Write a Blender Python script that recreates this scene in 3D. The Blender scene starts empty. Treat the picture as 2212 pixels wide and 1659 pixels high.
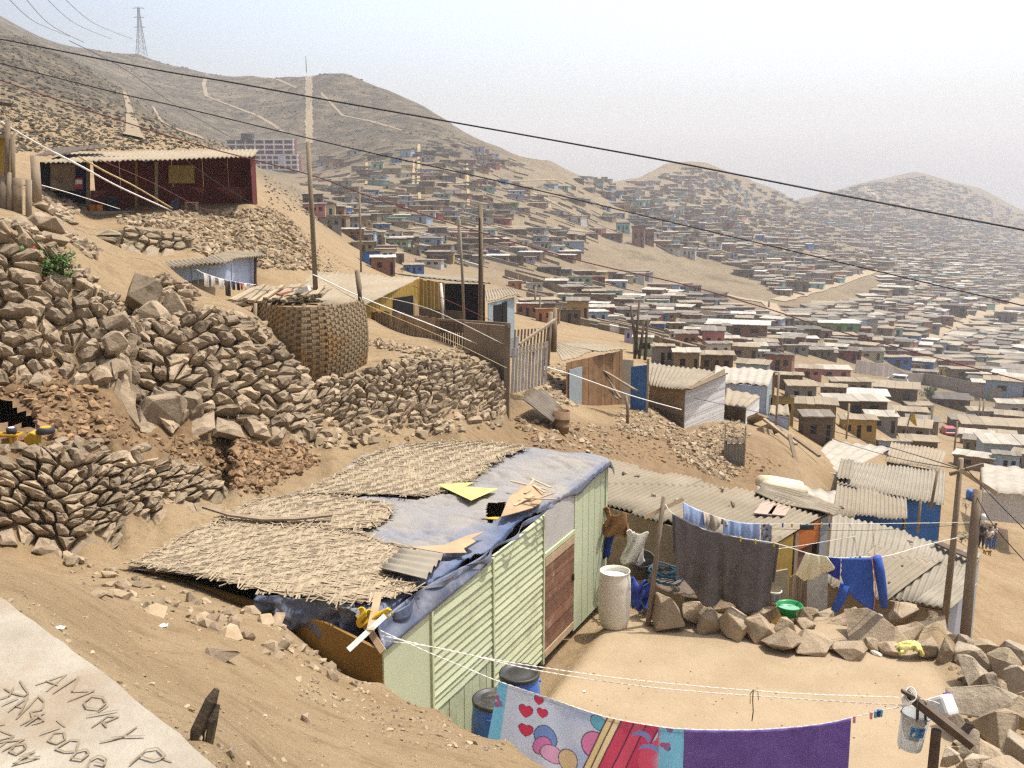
import bpy, bmesh, math, random
import numpy as np
from math import radians, sin, cos, tan, pi, sqrt
from mathutils import Vector, Matrix
from mathutils.bvhtree import BVHTree
R = random.Random(7); N = np.random.RandomState(11)
SC = bpy.context.scene; COL = SC.collection
# ---------------------------------------------------------------- camera
F, CX, CY, PIT, H = 2150.0, 1106.0, 829.5, radians(11.0), 7.3
cd = bpy.data.cameras.new("camera"); cd.sensor_width = 36; cd.lens = F / 2212 * 36
cd.clip_start = 0.1; cd.clip_end = 20000
cam = bpy.data.objects.new("camera", cd); COL.objects.link(cam)
cam.location = (0, 0, H); cam.rotation_euler = (radians(90) - PIT, 0, 0); SC.camera = cam
# ---------------------------------------------------------------- sky, sun, exposure
SUN = Vector((0.34, 0.10, 0.92)).normalized()
w = bpy.data.worlds.new("World"); SC.world = w; w.use_nodes = True
nt = w.node_tree; nt.nodes.clear()
wo = nt.nodes.new("ShaderNodeOutputWorld"); bg = nt.nodes.new("ShaderNodeBackground")
sk = nt.nodes.new("ShaderNodeTexSky"); sk.sky_type = 'NISHITA'; sk.sun_disc = False
sk.sun_elevation = math.asin(SUN.z); sk.sun_rotation = math.atan2(SUN.x, SUN.y)
sk.altitude = 0; sk.air_density = 1.0; sk.dust_density = 7.0; sk.ozone_density = 1.5
bg.inputs[1].default_value = 0.115
tcw = nt.nodes.new("ShaderNodeTexCoord"); dt = nt.nodes.new("ShaderNodeVectorMath"); dt.operation = 'DOT_PRODUCT'; dt.inputs[1].default_value = Vector((0.16, 0.93, 0.33)).normalized()
mrw = nt.nodes.new("ShaderNodeMapRange"); mrw.interpolation_type = 'SMOOTHSTEP'
for i_, v_ in enumerate((0.66, 1.0, 1.3, 3.3)): mrw.inputs[i_ + 1].default_value = v_
vm = nt.nodes.new("ShaderNodeVectorMath"); vm.operation = 'SCALE'      # bright veil of thin cloud
nt.links.new(tcw.outputs['Generated'], dt.inputs[0]); nt.links.new(dt.outputs['Value'], mrw.inputs[0]); nt.links.new(sk.outputs[0], vm.inputs[0]); nt.links.new(mrw.outputs[0], vm.inputs['Scale'])
vc = nt.nodes.new("ShaderNodeVectorMath"); vc.operation = 'MULTIPLY'; vc.inputs[1].default_value = (0.985, 1.0, 1.02); nt.links.new(vm.outputs[0], vc.inputs[0]); nt.links.new(vc.outputs[0], bg.inputs[0]); nt.links.new(bg.outputs[0], wo.inputs[0])
sl = bpy.data.lights.new("sun", 'SUN'); sl.energy = 4.5; sl.angle = radians(0.6); sl.color = (1, 0.96, 0.89)
so = bpy.data.objects.new("sun", sl); COL.objects.link(so)
so.rotation_euler = (-SUN).to_track_quat('-Z', 'Y').to_euler(); so.location = (0, 0, 60)
vs = SC.view_settings; vs.view_transform = 'Standard'; vs.look = 'None'; vs.gamma = 1; vs.exposure = 0.22
cy = SC.cycles; cy.max_bounces = 6; cy.diffuse_bounces = 3; cy.volume_bounces = 1; cy.transparent_max_bounces = 8
cy.use_denoising = False; cy.filter_width = 1.35; cy.sample_clamp_indirect = 4; cy.caustics_reflective = False; cy.caustics_refractive = False
# ---------------------------------------------------------------- pixel <-> world (pixels of the photograph shown 2212 wide)
CAM = np.array([0, 0, H])
def ray(x, y):
    a = (x - CX) / F; b = -(y - CY) / F
    return np.array([a, cos(PIT) + b * sin(PIT), -sin(PIT) + b * cos(PIT)])
def atY(x, y, Y): d = ray(x, y); return Vector(CAM + d * (Y / d[1]))
def atz(x, y, z): d = ray(x, y); return Vector(CAM + d * ((z - H) / d[2]))
def proj(p):
    v = np.array(p) - CAM; f = v[1] * cos(PIT) - v[2] * sin(PIT); u = v[1] * sin(PIT) + v[2] * cos(PIT)
    return CX + F * v[0] / f, CY - F * u / f
# ---------------------------------------------------------------- helpers: tags, meshes
def tag(o, label=None, cat=None, group=None, kind=None):
    if label: o['label'] = label
    if cat: o['category'] = cat
    if group: o['group'] = group
    if kind: o['kind'] = kind
    return o
def root(name, label, cat, loc=(0, 0, 0), group=None):
    o = bpy.data.objects.new(name, None); COL.objects.link(o); o.location = loc; o.empty_display_size = 0.3
    return tag(o, label, cat, group)
class MB:
    def __init__(s): s.v = []; s.f = []; s.m = []; s.c = []
    def add(s, vs, fs, mi=0, var=None):
        b = len(s.v); s.v.extend([tuple(p) for p in vs]); s.f.extend([tuple(i + b for i in f) for f in fs])
        s.m.extend([mi] * len(fs)); c = R.random() if var is None else var; s.c.extend([c] * len(vs))
    def box(s, c, sx, sy, sz, rot=None, mi=0, var=None, jit=0):
        M = rot if rot is not None else Matrix.Identity(3); c = Vector(c)
        vs = [c + M @ Vector((x * sx / 2 + R.uniform(-jit, jit), y * sy / 2 + R.uniform(-jit, jit), z * sz / 2 + R.uniform(-jit, jit))) for x in (-1, 1) for y in (-1, 1) for z in (-1, 1)]
        s.add(vs, [(0, 1, 3, 2), (4, 6, 7, 5), (0, 4, 5, 1), (2, 3, 7, 6), (0, 2, 6, 4), (1, 5, 7, 3)], mi, var)
    def bar(s, a, b, w, t, up=(0, 0, 1), mi=0, var=None, jit=0):
        a = Vector(a); b = Vector(b); d = b - a
        if d.length < 1e-6: return
        x = d.normalized(); u = Vector(up); y = u.cross(x)
        if y.length < 1e-4: y = Vector((1, 0, 0)).cross(x)
        y.normalize(); z = x.cross(y)
        s.box((a + b) / 2, d.length, w, t, Matrix((x, y, z)).transposed(), mi, var, jit)
    def tube(s, pts, r, n=7, mi=0, var=None, cap=True):
        pts = [Vector(p) for p in pts]; rs = r if isinstance(r, (list, tuple)) else [r] * len(pts)
        vs = []; fs = []
        for i, p in enumerate(pts):
            d = (pts[min(i + 1, len(pts) - 1)] - pts[max(i - 1, 0)]).normalized()
            a = d.cross(Vector((0, 0, 1)))
            if a.length < 0.05: a = d.cross(Vector((0, 1, 0)))
            a.normalize(); b = d.cross(a)
            for k in range(n):
                t = 2 * pi * k / n; vs.append(p + (a * cos(t) + b * sin(t)) * rs[i])
        for i in range(len(pts) - 1):
            for k in range(n):
                fs.append((i * n + k, i * n + (k + 1) % n, (i + 1) * n + (k + 1) % n, (i + 1) * n + k))
        if cap:
            fs.append(tuple(range(n))[::-1]); fs.append(tuple((len(pts) - 1) * n + k for k in range(n)))
        s.add(vs, fs, mi, var)
    def lathe(s, prof, c, n=28, mi=0, var=None, M=None):
        c = Vector(c); vs = []; fs = []
        for (r, z) in prof:
            for k in range(n):
                p = Vector((r * cos(2 * pi * k / n), r * sin(2 * pi * k / n), z))
                vs.append(c + (M @ p if M else p))
        for i in range(len(prof) - 1):
            for k in range(n):
                fs.append((i * n + k, i * n + (k + 1) % n, (i + 1) * n + (k + 1) % n, (i + 1) * n + k))
        s.add(vs, fs, mi, var)
    def prism(s, poly, off, mi=0, var=None):       # 3-D polygon thickened by the vector off
        poly = [Vector(p) for p in poly]; off = Vector(off); n = len(poly)
        vs = poly + [p + off for p in poly]
        fs = [tuple(range(n))[::-1], tuple(range(n, 2 * n))] + [(i, (i + 1) % n, n + (i + 1) % n, n + i) for i in range(n)]
        s.add(vs, fs, mi, var)
    def grid(s, fn, nu, nv, mi=0, var=None, flip=False):
        vs = [fn(i / nu, j / nv) for j in range(nv + 1) for i in range(nu + 1)]
        fs = [(j * (nu + 1) + i, j * (nu + 1) + i + 1, (j + 1) * (nu + 1) + i + 1, (j + 1) * (nu + 1) + i) for j in range(nv) for i in range(nu)]
        if flip: fs = [f[::-1] for f in fs]
        s.add(vs, fs, mi, var)
    def build(s, name, mats, parent=None, smooth=False, thick=0, bevel=0):
        me = bpy.data.meshes.new(name); me.from_pydata(s.v, [], s.f)
        mats = mats if isinstance(mats, (list, tuple)) else [mats]
        for m in mats: me.materials.append(m)
        if len(mats) > 1: me.polygons.foreach_set('material_index', np.array(s.m, dtype=np.int32))
        at = me.attributes.new('var', 'FLOAT', 'POINT'); at.data.foreach_set('value', np.array(s.c, dtype=np.float32))
        if smooth: me.polygons.foreach_set('use_smooth', np.ones(len(me.polygons), dtype=bool))
        me.update(); o = bpy.data.objects.new(name, me); COL.objects.link(o)
        if parent is not None:
            o.parent = parent; o.matrix_parent_inverse = Matrix.Translation(parent.location).inverted()
        if thick: m = o.modifiers.new('solid', 'SOLIDIFY'); m.thickness = thick; m.offset = 0
        if bevel: m = o.modifiers.new('bevel', 'BEVEL'); m.width = bevel; m.segments = 2; m.limit_method = 'ANGLE'
        return o
# ---------------------------------------------------------------- materials
MATS = {}
def mat(name, c1, c2=None, scale=4.0, rough=0.9, bump=0.3, bscale=None, var=0.25, stretch=(1, 1, 1), c3=None, c3t=(0.55, 0.7), c3s=1.5, spec=0.25, metal=0, trans=0, attr=None, bdist=0.02):
    """noise-mixed colour of c1 and c2, spots of c3, per-piece variation from 'var', bump"""
    if name in MATS: return MATS[name]
    m = bpy.data.materials.new(name); m.use_nodes = True; n = m.node_tree.nodes; L = m.node_tree.links
    bs = n['Principled BSDF']; bs.inputs['Roughness'].default_value = rough
    bs.inputs['Specular IOR Level'].default_value = spec; bs.inputs['Metallic'].default_value = metal
    tc = n.new('ShaderNodeNewGeometry'); mp = n.new('ShaderNodeMapping'); mp.inputs['Scale'].default_value = stretch
    L.new(tc.outputs['Position'], mp.inputs['Vector'])
    def noise(sc, det=6, ro=0.62):
        x = n.new('ShaderNodeTexNoise'); x.inputs['Scale'].default_value = sc; x.inputs['Detail'].default_value = det; x.inputs['Roughness'].default_value = ro
        L.new(mp.outputs['Vector'], x.inputs['Vector']); return x
    def mix(a, b, f, bt='MIX'):
        x = n.new('ShaderNodeMix'); x.data_type = 'RGBA'; x.blend_type = bt
        for s, v in ((x.inputs[6], a), (x.inputs[7], b), (x.inputs[0], f)):
            if hasattr(v, 'links'): L.new(v, s)
            elif isinstance(v, (int, float)): s.default_value = v
            else: s.default_value = (*v, 1)
        return x.outputs[2]
    def ramp(src, a, b):
        x = n.new('ShaderNodeMapRange'); x.inputs['From Min'].default_value = a; x.inputs['From Max'].default_value = b; L.new(src, x.inputs['Value']); return x.outputs[0]
    n1 = noise(scale); col = c1
    if c2: col = mix(c1, c2, ramp(n1.outputs['Fac'], 0.34, 0.66))
    if c3: col = mix(col, c3, ramp(noise(c3s).outputs['Fac'], *c3t))
    if attr:
        a = n.new('ShaderNodeAttribute'); a.attribute_name = attr[0]; col = mix(col, attr[1], ramp(a.outputs['Fac'], 0.0, 1.0))
    if var:
        a = n.new('ShaderNodeAttribute'); a.attribute_name = 'var'
        mr = n.new('ShaderNodeMapRange'); mr.inputs['To Min'].default_value = 1 - var; mr.inputs['To Max'].default_value = 1 + var; L.new(a.outputs['Fac'], mr.inputs['Value'])
        cb = n.new('ShaderNodeCombineColor')
        for i in range(3): L.new(mr.outputs[0], cb.inputs[i])
        col = mix(col, cb.outputs[0], 1.0, 'MULTIPLY')
    if hasattr(col, 'links'): L.new(col, bs.inputs['Base Color'])
    else: bs.inputs['Base Color'].default_value = (*col, 1)
    if bump:
        b = n.new('ShaderNodeBump'); b.inputs['Strength'].default_value = bump; b.inputs['Distance'].default_value = bdist
        L.new(noise(bscale or scale * 4, 5, 0.7).outputs['Fac'], b.inputs['Height']); L.new(b.outputs[0], bs.inputs['Normal'])
    if trans:
        t = n.new('ShaderNodeBsdfTranslucent'); x = n.new('ShaderNodeMixShader'); x.inputs[0].default_value = trans
        if hasattr(col, 'links'): L.new(col, t.inputs[0])
        else: t.inputs[0].default_value = (*col, 1)
        o = n['Material Output']; L.new(bs.outputs[0], x.inputs[1]); L.new(t.outputs[0], x.inputs[2]); L.new(x.outputs[0], o.inputs[0])
    MATS[name] = m; return m
# ---------------------------------------------------------------- terrain
def vnoise(x, y, seed=0):
    xi = np.floor(x).astype(np.int64); yi = np.floor(y).astype(np.int64); fx = x - xi; fy = y - yi
    fx = fx * fx * (3 - 2 * fx); fy = fy * fy * (3 - 2 * fy)
    def h(a, b):
        k = (a * 374761393 + b * 668265263 + seed * 1442695041) & 0xffffffff
        k = ((k ^ (k >> 13)) * 1274126177) & 0xffffffff
        return ((k ^ (k >> 16)) & 0xffff) / 65535.0
    return (h(xi, yi) * (1 - fx) + h(xi + 1, yi) * fx) * (1 - fy) + (h(xi, yi + 1) * (1 - fx) + h(xi + 1, yi + 1) * fx) * fy - 0.5
# stone walls: px, bottom py, bottom Y, top py, top Y
WALLS = {
 'w1': [(-160, 1110, 12.6, 960, 13.1), (0, 1153, 12.9, 978, 13.4), (80, 1168, 13.0, 974, 13.7), (150, 1182, 13.1, 968, 14.0), (250, 1150, 13.8, 966, 14.4), (330, 1116, 14.6, 985, 15.1), (420, 1085, 15.5, 1010, 15.8), (492, 1062, 16.4, 1050, 16.5)],
 'w2a': [(-160, 760, 15.9, 470, 17.6), (0, 800, 16.2, 478, 18.2), (70, 806, 16.4, 500, 18.5), (150, 818, 16.6, 570, 18.6), (228, 812, 16.9, 640, 18.5), (262, 800, 17.2, 695, 18.2)],
 'w2c': [(284, 736, 18.7, 640, 19.5), (330, 712, 19.0, 600, 20.2), (380, 694, 19.6, 612, 20.7), (420, 684, 20.0, 634, 20.9)],
 'w2b': [(246, 812, 16.95, 700, 18.0), (300, 915, 16.9, 700, 18.3), (370, 925, 17.0, 690, 18.7), (450, 905, 17.5, 668, 19.3), (530, 915, 18.0, 690, 19.8), (590, 935, 18.4, 740, 20.0), (640, 938, 18.9, 790, 20.2), (668, 925, 19.6, 835, 20.3)],
 'w3': [(680, 938, 19.6, 830, 20.8), (760, 925, 20.5, 812, 21.9), (850, 935, 20.9, 790, 23.0), (930, 930, 21.4, 775, 24.0), (1010, 905, 22.2, 790, 24.4), (1065, 892, 22.8, 800, 24.6), (1088, 878, 23.4, 835, 24.8)],
}
PC = [  # px, py, Y of the ground
 (0, 1305, 3.95), (-300, 1190, 5.0), (450, 1645, 2.76), (150, 1262, 8.0), (0, 1212, 10.4), (-200, 1150, 11), (300, 1400, 6.6), (300, 1300, 10), (255, 1228, 12.7), (450, 1500, 5.2), (450, 1400, 7.6), (440, 1316, 10.6),
 (600, 1659, 4.3), (600, 1500, 6.9), (600, 1400, 9.2), (600, 1352, 10.5), (800, 1659, 5.4), (800, 1550, 7.9), (826, 1486, 10.0), (950, 1659, 6.0), (950, 1538, 9.2), (1100, 1659, 6.7), (1100, 1600, 8.2), (1250, 1659, 7.2), (1330, 1685, 7.1),
 (300, 1165, 13.8), (420, 1120, 15.0), (560, 1090, 16.2), (600, 1040, 17.2), (720, 1010, 18.1), (850, 955, 19.6), (1000, 948, 20.3), (1200, 968, 22.3), (1310, 985, 24.3), (1100, 920, 23.2),
 (60, 952, 14.3), (200, 930, 15.4), (400, 960, 16.6), (500, 1000, 17.1), (640, 965, 18.6), (120, 850, 16.0), (220, 860, 16.3), (0, 935, 14.8), (30, 832, 16.2), (-100, 930, 14.5), (-160, 800, 15.8),
 (250, 585, 21.0), (340, 560, 24), (150, 505, 23.5), (60, 440, 26), (0, 440, 24), (200, 520, 27), (-200, 420, 22), (-300, 600, 17.5),
 (420, 690, 29), (500, 700, 31), (330, 640, 29), (600, 670, 33), (800, 742, 29), (950, 760, 28), (860, 765, 25.5), (700, 790, 24), (1000, 765, 29), (1095, 905, 24.6), (900, 720, 40), (1000, 720, 40),
 (120, 420, 45), (200, 468, 43.5), (545, 446, 46), (350, 470, 42), (260, 548, 33), (430, 545, 36), (500, 560, 40), (600, 590, 40), (690, 590, 44), (640, 482, 50), (700, 560, 55),
 (1250, 960, 26), (1130, 900, 25.5), (1200, 900, 28), (1300, 930, 31), (1250, 872, 38), (1400, 885, 41), (1560, 905, 45), (1475, 925, 41), (1450, 850, 52), (1650, 1030, 31), (1500, 1000, 29), (1700, 1000, 36), (1700, 940, 46),
 (1800, 1075, 38), (1950, 1160, 38), (1800, 960, 60), (1900, 1010, 64), (2050, 1150, 52), (1850, 900, 100), (1950, 920, 118), (1700, 850, 90), (1750, 835, 140), (1650, 800, 150), (1560, 770, 130), (1450, 770, 92), (1300, 800, 60), (1150, 780, 55),
 (2170, 1385, 34), (2212, 1290, 41), (2150, 1195, 57), (2100, 1100, 73), (2060, 1040, 92), (2035, 980, 125), (2045, 930, 166), (2110, 885, 210), (2000, 852, 215), (1930, 822, 262), (2212, 1000, 112), (2212, 900, 190), (2212, 1120, 72),
 (1200, 705, 105), (1300, 705, 140), (1300, 640, 230), (1150, 640, 200), (1000, 590, 200), (850, 570, 190), (720, 578, 75), (750, 520, 160), (650, 452, 300), (700, 432, 330), (850, 480, 300), (1000, 480, 340), (1150, 500, 360), (1000, 400, 440),
 (850, 350, 500), (700, 330, 580), (640, 360, 560), (560, 352, 560), (800, 250, 670), (650, 230, 720), (950, 300, 590), (1100, 380, 540), (1200, 420, 500), (1300, 480, 480), (1400, 520, 450), (1420, 600, 370), (1550, 655, 320), (1480, 570, 440), (1650, 655, 350), (1700, 570, 520), (1600, 500, 650),
 (1500, 420, 850), (1400, 430, 780), (1640, 450, 1000), (1850, 600, 500), (1750, 500, 900), (1740, 450, 1350), (2000, 550, 850), (1980, 450, 1450), (2200, 520, 1500), (2200, 600, 800), (2200, 700, 480), (2000, 700, 400), (1850, 720, 300), (2100, 780, 330), (2200, 830, 240), (1900, 790, 255),
 (0, 230, 110), (0, 330, 55), (300, 322, 75), (450, 312, 110), (150, 255, 150), (300, 270, 165), (0, 150, 220), (150, 180, 250), (400, 300, 200), (0, 60, 430), (140, 112, 410), (300, 208, 350), (400, 262, 320), (514, 323, 290), (600, 380, 280), (700, 445, 240), (770, 505, 185), (600, 420, 150), (650, 470, 110),
 (0, 75, 560), (140, 140, 540), (300, 236, 490), (514, 345, 430), (500, 250, 720), (400, 200, 760), (300, 160, 800), (150, 100, 800), (-300, 20, 420), (-300, 200, 100), (-300, 330, 45),
]
SKY = [(-600, -150, 800), (-300, -60, 850), (0, 27, 900), (100, 76, 900), (200, 103, 900), (300, 118, 900), (400, 141, 900), (470, 157, 890), (540, 153, 880), (620, 158, 860), (700, 155, 830), (760, 160, 800), (830, 183, 770), (900, 215, 740), (960, 250, 720), (1010, 275, 700), (1080, 300, 690), (1150, 330, 680), (1200, 345, 690), (1250, 365, 720), (1300, 379, 780), (1340, 390, 850), (1400, 370, 950), (1440, 352, 1000), (1490, 346, 1030), (1530, 350, 1040), (1560, 365, 1060), (1620, 386, 1100), (1680, 406, 1200), (1735, 431, 1400), (1780, 411, 1500), (1830, 406, 1550), (1860, 396, 1620), (1900, 387, 1680), (1955, 377, 1700), (1985, 373, 1720), (2050, 393, 1750), (2120, 410, 1800), (2160, 430, 1850), (2212, 456, 1950), (2400, 500, 2100), (2800, 520, 2400)]
WC = [(-4, -1, 5.55), (0, -1, 5.55), (3, -1, 5.3), (-4, 2, 5.55), (-1, 1.5, 5.5), (1, 1.5, 5.2), (3, 1.5, 4.6), (6, 1, 3.4), (-7, 3, 5.8), (-2.6, 3.2, 5.5),
 (-0.2, 11.3, 0), (0.3, 10.6, 0), (1.2, 9.8, 0), (1.9, 9.0, 0.1), (-1.6, 12.5, 0), (-0.5, 14.5, 0), (0.6, 17, 0), (-3.2, 14, 1.0), (-1.5, 17.5, 1.2), (1.9, 18.6, -0.6),
 (0.9, 13, 0), (3, 11, 0), (3, 13, 0), (3, 15.5, 0), (5, 11, 0), (5, 13.5, 0), (6.2, 15.2, 0), (6, 12.5, 0), (2.2, 16.2, 0), (4, 16.4, 0), (7.4, 16.4, 0), (9, 16, -0.8), (8.5, 13, -.4), (7.5, 11, 0), (8, 9, -.5), (11, 14, -2), (12, 18, -3.6), (14, 10, -3), (6, 7, 0), (3.2, 7.3, .4), (4, 4, 2.6), (6, 4.5, 1.6), (10, 5, -0.5),
 (3, 18.2, -1.3), (5, 18.4, -2.1), (7.5, 18.6, -3.0), (9.5, 18, -2.6), (9, 24, -4), (5.5, 24, -3.0), (14, 30, -7)]
ctrl = []
for x, y, Y in PC: ctrl.append(atY(x, y, Y))
for x, y, Y in SKY:
    ctrl.append(atY(x, y, Y)); ctrl.append(atY(x, y + 45, Y * 1.25)); ctrl.append(atY(x, y + 110, Y * 1.8))
for k, wl in WALLS.items():
    for (x, yb, Yb, yt, Yt) in wl:
        b = atY(x, yb, Yb + 0.12); t = atY(x, yt, Yt + 0.25); t.z -= 0.12
        ctrl += [b, t, Vector((t.x * 1.02, t.y + 0.45, t.z + 0.03))]
ctrl += [Vector(c) for c in WC]
ctrl += [Vector((4200 * sin(a), 4200 * cos(a), -70)) for a in np.linspace(-1, 1, 9)]
CP = np.array([tuple(c) for c in ctrl])
KT = 4.0
def feat(x, y): r = np.maximum(np.hypot(x, y + 1.5), 0.6); return np.stack([KT * np.arctan2(x, y + 1.5), np.log(r) ], -1), r
fp, rp = feat(CP[:, 0], CP[:, 1]); tp = (CP[:, 2] - H) / rp
D = np.sqrt(((fp[:, None] - fp[None]) ** 2).sum(-1) + 1e-4)
WT = np.linalg.solve(np.block([[D, np.ones((len(fp), 1))], [np.ones((1, len(fp))), np.zeros((1, 1))]]) + np.diag([1e-3] * len(fp) + [0]), np.append(tp, 0))
def inpoly(x, y, poly):
    c = np.zeros(x.shape, bool); n = len(poly)
    for i in range(n):
        (x1, y1), (x2, y2) = poly[i], poly[i - 1]
        c ^= ((y1 > y) != (y2 > y)) & (x < (x2 - x1) * (y - y1) / (y2 - y1 + 1e-12) + x1)
    return c
def pdist(x, y, poly):
    d = np.full(x.shape, 1e9)
    for i in range(len(poly)):
        (x1, y1), (x2, y2) = poly[i - 1], poly[i]; L2 = (x2 - x1) ** 2 + (y2 - y1) ** 2 + 1e-12
        t = np.clip(((x - x1) * (x2 - x1) + (y - y1) * (y2 - y1)) / L2, 0, 1)
        d = np.minimum(d, np.hypot(x - x1 - t * (x2 - x1), y - y1 - t * (y2 - y1)))
    return d
YARD = [(-0.35, 12.0), (0.35, 11.0), (1.5, 10.2), (2.4, 9.4), (4, 8.6), (6, 9), (6.6, 12), (7.1, 15.4), (7.4, 16.2), (2.0, 16.7), (1.65, 16.6)]
def zfun(x, y, fine=True):
    x = np.asarray(x, float); y = np.asarray(y, float); sh = x.shape; x = x.ravel(); y = y.ravel()
    out = np.empty(len(x))
    for i in range(0, len(x), 20000):
        f, r = feat(x[i:i + 20000], y[i:i + 20000])
        d = np.sqrt(((f[:, None] - fp[None]) ** 2).sum(-1) + 1e-4)
        out[i:i + 20000] = (d @ WT[:-1] + WT[-1]) * r + H
    r = np.hypot(x, y)
    nz = np.zeros(len(x))
    for wl, a, s in ((0.35, .05, 1), (0.9, .055, 2), (2.5, .04, 3), (9, .035, 4), (30, .03, 5), (90, .045, 6), (220, .05, 7)):
        g = np.clip((r * 0.09 - wl * 0.0) / wl, 0, 1) if wl > 3 else np.clip(wl / (r * 0.02 + 1e-6) - 0.4, 0, 1)
        nz += vnoise(x / wl, y / wl, s) * wl * a * g
    nz *= np.clip((r - 2) / 6, 0.2, 1)
    # gullies running down the big hills
    gz = np.clip((r - 130) / 200, 0, 1); nz -= gz * np.abs(vnoise(x / 55, y / 120, 9) * 2) ** 0.7 * 5.5 * np.clip(out / 60 + .35, 0, 1)
    out = out + nz
    d = pdist(x, y, YARD); ins = inpoly(x, y, YARD); k = np.where(ins, np.clip(d / 0.35, 0, 1), 0); k = k * k * (3 - 2 * k)
    out = out * (1 - k) + k * (vnoise(x / 1.7, y / 1.7, 21) * 0.05 + vnoise(x / .4, y / .4, 22) * .012)
    return out.reshape(sh)
NA, NR = 520, 620
ang = np.linspace(-0.92, 0.92, NA); rad = np.concatenate([np.linspace(0.02, 1.4, 12)[:-1], np.exp(np.linspace(math.log(1.4), math.log(4300), NR))])
AA, RR = np.meshgrid(ang, rad); TX = RR * np.sin(AA); TY = RR * np.cos(AA) - 1.5
TZ = zfun(TX, TY)
def gridmesh(name, X, Y, Z, m, attrs=None, skip=None):
    nr, na = X.shape; V = np.stack([X, Y, Z], -1).reshape(-1, 3); I = np.arange(nr * na).reshape(nr, na)
    Q = np.stack([I[:-1, :-1], I[:-1, 1:], I[1:, 1:], I[1:, :-1]], -1).reshape(-1, 4)
    if skip is not None: Q = Q[~skip.ravel()[Q].all(1)]
    me = bpy.data.meshes.new(name); me.vertices.add(len(V)); me.vertices.foreach_set('co', V.ravel().astype(np.float32))
    me.loops.add(Q.size); me.loops.foreach_set('vertex_index', Q.ravel().astype(np.int32))
    me.polygons.add(len(Q)); me.polygons.foreach_set('loop_start', (np.arange(len(Q)) * 4).astype(np.int32)); me.polygons.foreach_set('use_smooth', np.ones(len(Q), bool))
    for k, v in (attrs or {}).items():
        a = me.attributes.new(k, 'FLOAT', 'POINT'); a.data.foreach_set('value', v.ravel().astype(np.float32))
    me.materials.append(m); me.update(calc_edges=True); me.validate(); o = bpy.data.objects.new(name, me); COL.objects.link(o); return o, V, Q
# pixel position of every vertex, to say where scrub, bare earth and dark cut earth lie
FW = TY * cos(PIT) - (TZ - H) * sin(PIT); FW = np.maximum(FW, 0.1)
PXs = CX + F * TX / FW; PYs = CY - F * (TY * sin(PIT) + (TZ - H) * cos(PIT)) / FW
rr = np.hypot(TX, TY)
def sm(v, a, b): t = np.clip((v - a) / (b - a), 0, 1); return t * t * (3 - 2 * t)
scrub = 1.0 * sm(rr, 60, 160) * sm(TZ, 6, 40) * sm(PXs, 1350, 900)                    # dark scrub high on the big hill
scrub = np.maximum(scrub, 0.45 * sm(rr, 900, 1300) * sm(PXs, 1400, 1800))
far = sm(rr, 90, 300)
cut = sm(rr, 13, 14) * sm(rr, 27, 22) * sm(PXs, 760, 560) * sm(PYs, 740, 800) * sm(PYs, 1080, 1000)   # freshly cut red-brown bank
cut = np.maximum(cut, 0.75 * sm(rr, 19.5, 22) * sm(rr, 46, 38) * sm(PXs, 960, 1150) * sm(PXs, 1740, 1650) * sm(PYs, 890, 930))
yard = inpoly(TX.ravel(), TY.ravel(), YARD).reshape(TX.shape) * sm(pdist(TX.ravel(), TY.ravel(), YARD).reshape(TX.shape), 0, .5)
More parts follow.
